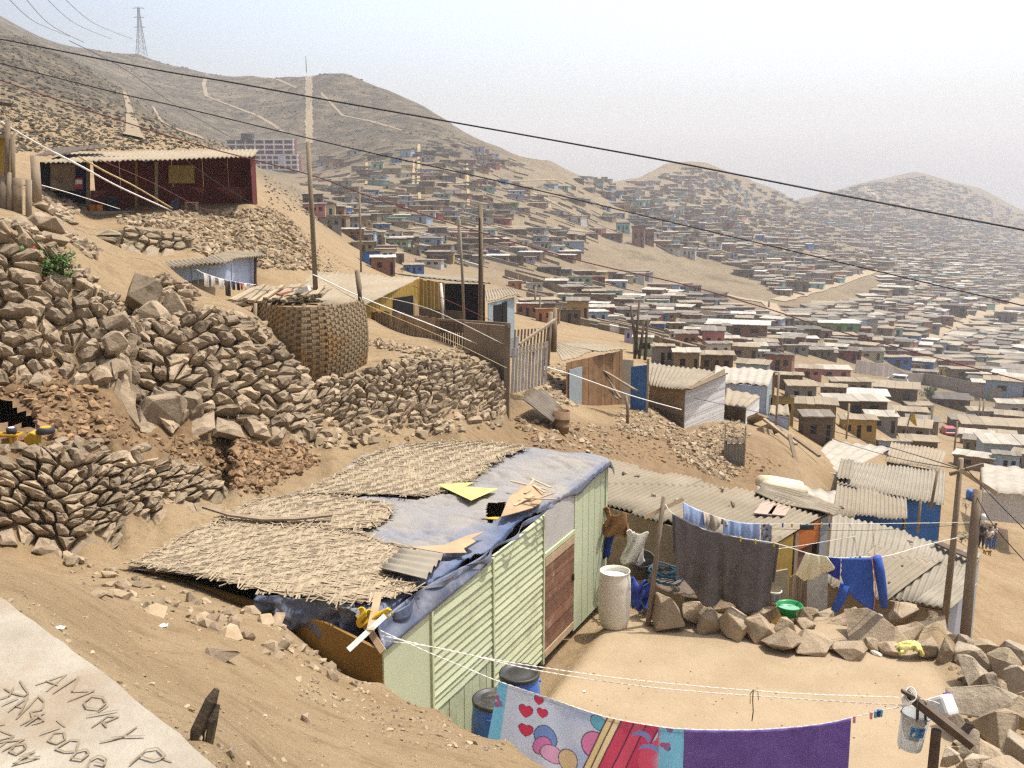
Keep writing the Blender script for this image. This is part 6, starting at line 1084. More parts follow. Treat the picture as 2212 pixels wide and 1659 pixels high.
WR = tag(b.build('stick_roof', M_straw), 'rough roof of canes and sticks behind the woven screen', 'roof'); b = MB(); b.bar(atY(640, 632, 23.4), atY(668, 622, 23.3), .12, .12); tag(b.build('white_pipe', M_whiteplastic), 'short white pipe lying on the stick roof', 'pipe'); b = MB(); b.bar(atY(600, 636, 23.3), atY(630, 628, 23.6), .15, .05); tag(b.build('red_scrap', mat('red_scrap_paint', (.35, .10, .06), (.4, .3, .2), 9, .8, .1, 20, 0)), 'faded red scrap lying on the stick roof', 'scrap')
for x, y, y2 in ((549, 762, 655), (578, 762, 655)): pole('screen_post', ('left' if x < 560 else 'second') + ' thin pole holding the stick roof beside the woven screen', 'post', [atY(x, y, 22.9), atY(x + 3, y2, 22.9)], [.05, .04], M_wood, group='poles under the stick roof')
# pale blue house below the rubble fan
q = quad([(292, 576), (470, 568), (560, 545), (236, 540)], Y=[32.0, 33, 36.5, 38]); BH = root('pale_blue_house', 'pale blue house with two corrugated roofs and washing on its wall', 'house', atY(430, 660, 33.5), 'houses on the upper terraces')
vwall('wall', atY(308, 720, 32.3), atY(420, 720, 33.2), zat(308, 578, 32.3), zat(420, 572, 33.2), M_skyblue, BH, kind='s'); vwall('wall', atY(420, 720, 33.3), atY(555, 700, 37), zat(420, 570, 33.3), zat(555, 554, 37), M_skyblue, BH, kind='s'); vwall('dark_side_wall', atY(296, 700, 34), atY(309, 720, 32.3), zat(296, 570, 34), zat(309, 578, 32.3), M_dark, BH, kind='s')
b = MB(); q = quad([(290, 582), (492, 568), (470, 552), (236, 548)], Y=[31.8, 33, 37, 39]); corr(b, q, .19, .035); b.build('roof', M_fibro, BH, smooth=True, thick=.02); b = MB(); q = quad([(430, 571), (578, 551), (560, 545), (250, 541)], Y=[33.5, 37, 40, 42]); corr(b, q, .19, .035); b.build('roof', M_tanroof, BH, smooth=True, thick=.02)
for x in (428, 450, 500): b = MB(); b.bar(atY(x, 660, 33.2 + (x - 428) * .025), atY(x, 570, 33.2 + (x - 428) * .025), .05, .03); b.build('wall_batten', M_lightblue, BH)
b = MB(); b.bar(atY(550, 650, 36.7), atY(552, 555, 36.7), .12, .08); b.build('corner_post', M_darkwood, BH)
HL = [atY(x, y, Y) for x, y, Y in ((425, 582, 32.2), (440, 590, 32.2), (480, 603, 32.5), (520, 611, 32.8), (552, 615, 33))]; line('clothes_line', 'short clothes line on the pale blue house', HL, .012, M_rope)
for t, wd_, dr_, m_, lab in ((.12, .08, .42, M_whiteplastic, 'white shirt, the leftmost on the blue house line'), (.24, .07, .36, M_whiteplastic, 'second white shirt on the blue house line'), (.37, .09, .34, M_whiteplastic, 'third white shirt left of the dark dress'), (.48, .09, .52, M_blackplastic, 'dark green dress on the blue house line'), (.60, .05, .28, mat('navy2', (.03, .04, .10), None, 2, .9, 0, var=0), 'navy cloth right of the dark dress'), (.68, .05, .26, M_dark, 'black cloth on the blue house line'), (.75, .03, .22, mat('small_red', (.35, .05, .05), None, 2, .9, 0, var=0), 'small red cloth on the blue house line'), (.81, .04, .24, M_whiteplastic, 'small white cloth at the right of the line'), (.90, .06, .24, M_lightblue, 'pale grey cloth at the end of the blue house line')):
    cloth('washing', lab, 'clothes', [along(HL, t), along(HL, t + wd_)], lambda u: dr_, m_, 8, 8, .02, 1, group='washing on the pale blue house')
# ochre house with long grey roof
YH = root('ochre_house', 'ochre plank house with long grey roof behind the plank fence', 'house', atY(920, 700, 40), 'houses on the upper terraces')
b = MB(); q = quad([(500, 655), (787, 660), (912, 598), (560, 584)], Y=[36, 36.5, 41.5, 44]); corr(b, q, .22, .035); b.build('roof', M_tanroof, YH, smooth=True, thick=.03); b = MB(); q = quad([(908, 599), (1060, 612), (1010, 600), (850, 590)], Y=[41.4, 41.5, 46, 46]); corr(b, q, .25, .03); b.build('roof', M_fibro2, YH, smooth=True, thick=.03)
vwall('wall', atY(790, 730, 37), atY(908, 745, 41), zat(790, 659, 37), zat(908, 602, 41), M_ochrewall, YH, .16); vwall('wall', atY(908, 745, 41), atY(962, 745, 41), zat(908, 602, 41), zat(962, 610, 41), M_ochrewall, YH, .16); vwall('window', atY(848, 690, 38.9), atY(890, 700, 40.3), zat(848, 644, 38.9), zat(890, 638, 40.3), M_dark, YH, off=.05, kind='s')
vwall('dark_porch', atY(962, 745, 41), atY(1048, 745, 41), zat(962, 612, 41), zat(1048, 614, 41), M_dark, YH, kind='s'); vwall('dark_panel', atY(905, 740, 40.0), atY(1000, 745, 40.0), zat(905, 665, 40), zat(1000, 672, 40), M_darkwood, YH, .4); vwall('leaning_board', atY(893, 700, 39.6), atY(903, 700, 39.7), zat(893, 640, 39.6), zat(903, 665, 39.7), M_palewood, YH, off=.1)
q = quad([(1052, 652), (1122, 634), (1108, 622), (1048, 628)], Y=[40, 43, 47, 46]); b = MB(); corr(b, q, .22, .03); LB = root('blue_lean_to', 'pale blue lean-to with barred window beside the ochre house', 'lean-to', atY(1080, 690, 41), 'houses on the upper terraces'); b.build('roof', M_tanroof, LB, smooth=True, thick=.03); vwall('wall', atY(1054, 740, 40.2), atY(1110, 720, 43), zat(1054, 655, 40.2), zat(1110, 642, 43), M_lightblue, LB, kind='s'); vwall('barred_window', atY(1064, 690, 40.7), atY(1080, 688, 41.4), zat(1064, 660, 40.7), zat(1080, 656, 41.4), M_dark, LB, off=.05, kind='s'); vwall('doorway', atY(1082, 690, 41.5), atY(1092, 688, 42), zat(1082, 654, 41.5), zat(1092, 650, 42), M_dark, LB, off=.05, kind='s')
for x0, y0, x1, y1, Y, r_, m_, lab in ((957, 690, 952, 612, 36, .06, M_whiteplastic, 'white painted pole before the dark porch'), (1003, 698, 992, 474, 34, .05, M_fibro2, 'slim grey metal pole before the dark porch'), (1038, 700, 1038, 442, 32, .085, M_wood, 'tall split wooden pole rising above the panel fence'), (682, 634, 665, 306, 24.5, .062, M_wood, 'tall bare wooden pole rising behind the woven screen'), (779, 660, 771, 584, 24.2, .07, M_wood, 'short grey post at the right edge of the woven screen')):
    pole('wooden_pole' if m_ is M_wood else 'metal_pole', lab, 'pole', [atY(x0, y0, Y), atY((x0 + x1) / 2 + 1, (y0 + y1) / 2, Y), atY(x1, y1, Y)], [r_, r_ * .95, r_ * .85], m_)
b = MB(); b.bar(atY(1036, 470, 31.85), atY(1036, 700, 31.85), .06, .05); b.build('splint', M_darkwood, bpy.data.objects['wooden_pole'])
for k, (x0, y0, x1, y1) in enumerate(((1376, 762, 1362, 660), (1371, 775, 1381, 650), (1380, 775, 1392, 690), (1393, 778, 1399, 690))): pole('bamboo_pole', ('leftmost slanting', 'tallest', 'second from right, leaning', 'rightmost short')[k] + ' pole of the thin cluster behind the brown shack', 'pole', [atY(x0, y0, 46), atY(x1, y1, 46)], [.08, .05], M_darkwood, group='thin poles behind the brown shack')
# dark red house on its terrace
RH = root('dark_red_house', 'dark red plank house with open porch on the upper terrace', 'house', atY(380, 455, 46), 'houses on the upper terraces'); ra, rb_ = atY(190, 468, 45), atY(545, 444, 48)
rb_.z = ra.z = atY(370, 456, 46).z
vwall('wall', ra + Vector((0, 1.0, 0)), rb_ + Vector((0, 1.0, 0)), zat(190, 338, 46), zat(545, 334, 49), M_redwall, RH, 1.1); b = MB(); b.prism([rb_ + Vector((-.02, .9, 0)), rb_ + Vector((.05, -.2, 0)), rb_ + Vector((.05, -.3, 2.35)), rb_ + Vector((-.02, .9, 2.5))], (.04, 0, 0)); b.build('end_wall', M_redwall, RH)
b = MB(); q = quad([(90, 352), (549, 339), (560, 322), (150, 330)], Y=[42.8, 45.4, 52, 50]); corr(b, q, .2, .035); b.build('roof', M_tanroof, RH, smooth=True, thick=.02); b = MB(); q = [p + Vector((0, 0, .15)) for p in quad([(70, 347), (232, 326), (225, 320), (120, 326)], Y=[44.2, 47, 49, 49])]; corr(b, q, .3, .02); b.build('loose_roof_sheet', M_darkwood, RH, smooth=True, thick=.03)
M_sunlitred = mat('sunlit_red_boards', (.21, .055, .036), (.25, .085, .055), 2, .85, .2, 20, .1, c3=(.25, .13, .085), c3t=(.52, .75), c3s=1.6)  # paler red puts sunlight into the lower wall, below the dark eave shade
def rface(nm, x0, x1, y0, y1, m, o=.8, par=RH, th=.04): Y0 = 46 + o - 1.0; b = MB(); b.prism([atY(x0, y1, Y0 + (x0 - 190) * .0085), atY(x1, y1, Y0 + (x1 - 190) * .0085), atY(x1, y0, Y0 + (x1 - 190) * .0085), atY(x0, y0, Y0 + (x0 - 190) * .0085)], (0, th, 0)); return b.build(nm, m, par)
rface('sunlit_panel', 196, 291, 412, 458, M_sunlitred, .84); rface('sunlit_panel', 341, 532, 404, 452, M_sunlitred, .84); rface('doorway', 296, 334, 350, 456, M_dark, .85); rface('door_frame', 291, 297, 350, 456, M_ochre, .78); rface('door_frame', 334, 341, 350, 456, M_palewood, .78); rface('yellow_window_board', 364, 420, 357, 396, mat('dull_yellow_board', (.38, .275, .08), (.43, .32, .11), 3, .85, .2, 20, 0), .72); rface('plank_door', 109, 162, 355, 412, M_planks, .3); rface('dark_bay', 86, 190, 350, 440, M_dark, .9); rface('blue_curtain', 160, 180, 352, 420, mat('dark_blue_cloth', (.02, .035, .12), None, 2, .9, 0, var=0), .7)
rface('porch_post', 186, 194, 350, 452, M_planks, .2); rface('banner', 162, 178, 384, 408, mat('red_white_banner', (.45, .05, .05), None, 2, .8, 0, var=0), .25); rface('banner_patch', 163, 177, 388, 398, M_whiteplastic, .2)
b = MB(); zt = ra.z; P = [Vector((ra.x - .3, ra.y - .5, zt - .12)), Vector((rb_.x + .4, rb_.y - .6, zt - .12)), Vector((rb_.x + .4, rb_.y + 1.2, zt - .12)), Vector((ra.x - .3, ra.y + 1.2, zt - .12))]; b.prism(P, (0, 0, .14)); b.build('floor_slab', M_concrete, RH)
b = MB()
for i, ph_ in enumerate(P): b.prism([ph_ + Vector((0, 0, -2)), P[(i + 1) % 4] + Vector((0, 0, -2)), P[(i + 1) % 4], ph_], (0, .02, 0)) if i in (0, 1) else None
b.build('plinth', M_mud, RH)
pail('storage_drum', 'dark blue plastic drum against the dark red wall', 'drum', atY(243, 458, 45.6), .26, .28, .68, mat('slate_plastic', (.05, .07, .10), None, 2, .5, 0, var=0), handle=False)
for x, lab in ((200, 'left orange plastic crate on the terrace'), (215, 'right orange plastic crate on the terrace')): b = MB(); c = atY(x, 462, 45); b.lathe([(0, 0), (.14, 0), (.18, .4), (.165, .4), (.13, .02), (0, .02)], c, 4); tag(b.build('orange_crate', mat('orange_plastic', (.55, .20, .02), (.48, .16, .02), 5, .6, 0, var=.1)), lab, 'crate', 'orange crates on the terrace')
c = atY(415, 452, 45.8); t = root('wooden_stool', 'low pale wooden stool by the dark red wall', 'stool', c); b = MB(); b.box(c + Vector((0, 0, .30)), .55, .3, .05); b.build('seat', M_palewood, t)
for x in (-.23, .23):
    for y in (-.1, .1): b = MB(); b.box(c + Vector((x, y, .13)), .05, .05, .30); b.build('leg', M_palewood, t)
b = MB(); c = atY(368, 460, 45.4); b.prism([c, c + Vector((.35, 0, 0)), c + Vector((.40, .2, .75)), c + Vector((.05, .1, .55))], (0, .3, 0)); tag(b.build('black_bundle', M_blackplastic), 'black covered bundle beside the doorway of the red house', 'bundle'); b = MB(); put_rock(b, atY(314, 456, 45.3), .3, .15, .09); tag(b.build('red_cloth_heap', mat('bright_red_cloth', (.45, .04, .03), None, 2, .9, 0, var=0)), 'small heap of red cloth at the doorway', 'cloth')
# mortared stone wall, terrace posts at the left
b = MB(); stone_face(b, [atY(232, 545, 34.0), atY(320, 545, 35.0), atY(412, 542, 36.5)], [atY(228, 500, 34.2), atY(300, 494, 35.4), atY(412, 514, 36.7)], .55, gap=.05, bulge=.03, tilt=.05); b.prism([atY(228, 548, 34.3), atY(412, 545, 36.8), atY(412, 514, 36.8), atY(300, 494, 35.5), atY(228, 500, 34.3)], (0, .3, 0), 0, .5); tag(b.build('mortared_wall', M_mud), 'grey mortared stone retaining wall below the red house', 'stone wall')
b = MB(); stone_face(b, [atY(45, 475, 30.0), atY(110, 505, 30), atY(150, 515, 30.5)], [atY(42, 440, 30.2), atY(100, 450, 30.2), atY(150, 470, 30.7)], .5, gap=.05, bulge=.03, tilt=.05); b.prism([atY(42, 478, 30.3), atY(150, 518, 30.8), atY(150, 470, 30.8), atY(42, 440, 30.4)], (0, .3, 0), 0, .5); tag(b.build('mortared_wall', M_mud), 'short grey mortared wall behind the plank posts at left', 'stone wall')
b = MB()
for x, y, w_, h_, Y, lab in ((40, 495, 60, 40, 19.0, 'big pale boulder at the top of the left wall'), (95, 488, 70, 50, 19.6, 'jutting flat boulder over a dark hollow, top of the left wall'), (20, 530, 60, 36, 18.6, 'boulder at the left frame edge on the wall top'), (110, 520, 60, 26, 19.2, 'long flat boulder above the flowering plant'), (246, 742, 46, 44, 17.3, 'squared block at the upper joint of the two big walls'), (240, 800, 52, 46, 17.0, 'squared block at the lower joint of the two big walls'), (262, 850, 50, 44, 16.8, 'block at the left foot of the bulging wall'), (250, 700, 50, 40, 17.9, 'block where the ledge meets the dark wall'), (305, 640, 64, 70, 19.4, 'tall faced block in the upper middle of the wall'), (330, 690, 60, 60, 18.9, 'square block below the tall faced one'), (372, 670, 46, 66, 19.6, 'upright block leaning at the end of the ledge'), (430, 672, 60, 50, 20.0, 'rounded block at the right end of the ledge'), (345, 890, 110, 62, 17.2, 'largest boulder at the base of the bulging wall'), (420, 880, 60, 50, 17.5, 'second boulder at the base of the bulging wall')): boulder(x, y, w_, h_, Y, lab, 'blocks built into the upper stone walls', M_stone)
scatter(b, [(70, 400), (160, 420), (200, 460), (120, 470), (60, 440)], 160, .08, .3, 1.5); scatter(b, [(140, 500), (220, 540), (200, 560), (150, 530)], 60, .06, .2, 1.5); tag(b.build('terrace_stones', M_stone), 'heaped building stones on the left terrace', 'stones', kind='stuff')
for k, (x, y0, y1, r_) in enumerate(((8, 480, 378, .08), (22, 478, 372, .07), (38, 482, 384, .09), (14, 400, 262, .05), (28, 450, 290, .045), (62, 500, 388, .06))): pole('fence_post', ('thick leftmost plank post on the left wall', 'middle plank post of the left fence', 'broad right plank post of the left fence', 'tall thin bent stick at the left edge', 'tall thin stick right of the bent one', 'crooked stake left of the mortared wall')[k], 'post', [atY(x, y0, 20.5), atY(x + (3 if k == 3 else 0), y1, 20.5)], r_, M_wood if k != 2 else M_planks, 6, group='rough fence posts at the left')
pole('fence_post', 'grey squared post standing before the red house', 'post', [atY(82, 462, 33), atY(75, 336, 33)], [.17, .15], M_wood, 4)
b = MB(); b.bar(atY(-20, 222, 20), atY(32, 228, 20), .25, .06); tag(b.build('roof_edge', M_darkwood), 'dark roof plank jutting in at the left frame edge', 'plank')
YB = tag(root('ochre_hut', None, None, atY(0, 380, 22)), 'corner of an ochre hut behind the left fence posts', 'hut'); b = MB(); b.prism([atY(-40, 400, 22), atY(20, 400, 22), atY(22, 296, 22), atY(-40, 296, 22)], (0, .05, 0)); b.build('wall', M_ochrewall, YB); b = MB(); b.bar(atY(-40, 294, 22), atY(28, 296, 22), .4, .05); b.build('roof', M_tanroof, YB)
# pit in the bank at the left
b = MB(); b.grid(lambda u, v: atY(-60 + 150 * u, 850 + 90 * v, 15.35 + .1 * sin(u * 7)) , 14, 8, 0, .5)
for (x, y, Y, w_, h_) in ((1625, 905, 46, .9, .12), (1655, 930, 44, 1.2, .15), (1640, 945, 43, .8, .5)):
    b2 = MB(); b2.bar(atY(x - 20, y + 10, Y), atY(x + 22, y - 8, Y - .5), w_, h_, (.2, .3, 1)); tag(b2.build('timber_scrap', M_planks), 'dark broken timber panel ' + {1625: 'leaning on', 1655: 'lying below', 1640: 'stacked under'}[x] + ' the small patchwork shack', 'timber')
for x0, y0, x1, y1, Y in ((1705, 940, 1725, 1020, 40), (1650, 905, 1720, 960, 43), (1715, 945, 1770, 985, 45)): b2 = MB(); b2.bar(atY(x0, y0, Y), atY(x1, y1, Y - 2), .14, .1); tag(b2.build('timber_pole', M_wood), {1705: 'upright leaning timber beside the pale plank roof', 1650: 'timber pole sloping down from the patchwork shack', 1715: 'timber pole slanting toward the pale plank roof'}[x0], 'timber')
t = hit(1355, 915); pole('forked_stake', 'short forked stake holding up the white rope', 'stake', [t - Vector((0, 0, .2)), t + Vector((0, 0, .6)), atY(1352, 855, t.y)], [.07, .06, .05], M_wood)
# ---------------------------------------------------------------- the town on the far slopes
WC_ = {'pale blue': (.33, .42, .52), 'blue': (.07, .17, .42), 'turquoise': (.22, .42, .38), 'pale green': (.33, .42, .30), 'green': (.20, .36, .13), 'white': (.50, .475, .43), 'cream': (.52, .45, .31), 'ochre': (.42, .28, .09), 'yellow': (.55, .40, .10), 'pink': (.46, .21, .18), 'dark red': (.26, .06, .05), 'brick': (.27, .14, .09), 'brown': (.16, .11, .07), 'grey': (.24, .22, .20), 'mud brown': (.25, .185, .115), 'orange': (.44, .19, .07), 'lilac': (.36, .33, .45)}
RC_ = {'dusty tan': (.275, .225, .155), 'pale': (.38, .345, .28), 'white': (.47, .45, .40), 'grey': (.21, .185, .15), 'dark': (.11, .095, .08)}
def wm(c): return mat('house_' + c.replace(' ', '_'), WC_[c], tuple(k * .8 for k in WC_[c]), .8, .9, 0, var=.15)
def rm(c): return mat('roof_' + c.replace(' ', '_'), RC_[c], tuple(k * .82 for k in RC_[c]), .6, .9, 0, var=.15)
M_hole = mat('house_opening', (.025, .022, .022), None, 1, .9, 0, var=0)
UM = {}
def um(name, key, fn, m):
    k = (name, key, m.name)
    if k not in UM:
        b = MB(); fn(b); me = bpy.data.meshes.new(name); me.from_pydata(b.v, [], b.f); me.materials.append(m); a = me.attributes.new('var', 'FLOAT', 'POINT'); a.data.foreach_set('value', np.array(b.c, np.float32)); UM[k] = me
    return UM[k]
def f_body(v):
    def f(b):
        hb = (1.0, .86, 1.08)[v]
        P = [(-.5, -.5, -.8), (.5, -.5, -.8), (.5, .5, -.8), (-.5, .5, -.8), (-.5, -.5, 1), (.5, -.5, 1), (.5, .5, hb), (-.5, .5, hb)]
        b.add(P, [(0, 1, 5, 4), (1, 2, 6, 5), (2, 3, 7, 6), (3, 0, 4, 7), (4, 5, 6, 7)], 0, .5)
    return f
def f_roof(v):
    def f(b):
        hb = (1.0, .86, 1.08)[v]
        for k in range(6):
            x0, x1 = -.57 + k * .19, -.57 + (k + 1) * .19 - .004; dz = R.uniform(0, .03); y0, y1 = -.60 - R.uniform(0, .05), .57 + R.uniform(0, .04)
            b.prism([(x0, y0, 1.0 + dz + .01), (x1, y0, 1.0 + dz + .01), (x1, y1, hb + dz + .01), (x0, y1, hb + dz + .01)], (0, 0, .05), 0, R.random())
    return f
def f_hole(x0, x1, z0, z1):
    def f(b): b.prism([(x0, -.515, z0), (x1, -.515, z0), (x1, -.515, z1), (x0, -.515, z1)], (0, .012, 0), 0, .5)
    return f
HN = 0
def house(px, py, wpx, hpx, wc, rc, label, group, lay=0, v=None, dep=None, name='house', cat='house', p=None, yaw=None, parts=True):
    global HN
    p = p or hit(px, py)
    if p is None: return None
    d = (p - Vector(CAM)).length; w_, h_ = wpx * d / F, max(1.5, hpx * d / F); dp = dep or w_ * R.uniform(.55, .85); v = R.randrange(3) if v is None else v
    yaw = R.gauss(0, .14) - math.atan2(p.x, p.y) * .8 if yaw is None else yaw
    fw_ = Vector((-sin(yaw), cos(yaw), 0)); c = p + fw_ * dp * .5
    o = bpy.data.objects.new(name, um('wall', v, f_body(v), wm(wc))); COL.objects.link(o); o.location = (c.x, c.y, p.z); o.rotation_euler = (0, 0, yaw); o.scale = (w_, dp, h_); tag(o, label, cat, group)
    def part(nm, me): q = bpy.data.objects.new(nm, me); COL.objects.link(q); q.parent = o; return q
    part('roof', um('roof', v + 3 * R.randrange(2), f_roof(v), rm(rc)))
    if parts:
        k = lay % 5; dr = ((-.1, .06), (.2, .34), (-.38, -.26), (-.06, .05), (.3, .42))[k]
        part('door', um('door', k, f_hole(*dr, -.1, .72), M_hole))
        for wi in (((.2, .36),), ((-.3, -.12),), ((-.05, .1), (.22, .38)), ((-.4, -.25), (.22, .36)), ((-.25, -.05),))[k]: part('window', um('window', wi, f_hole(*wi, .38, .72), M_hole))
    HN += 1; return o
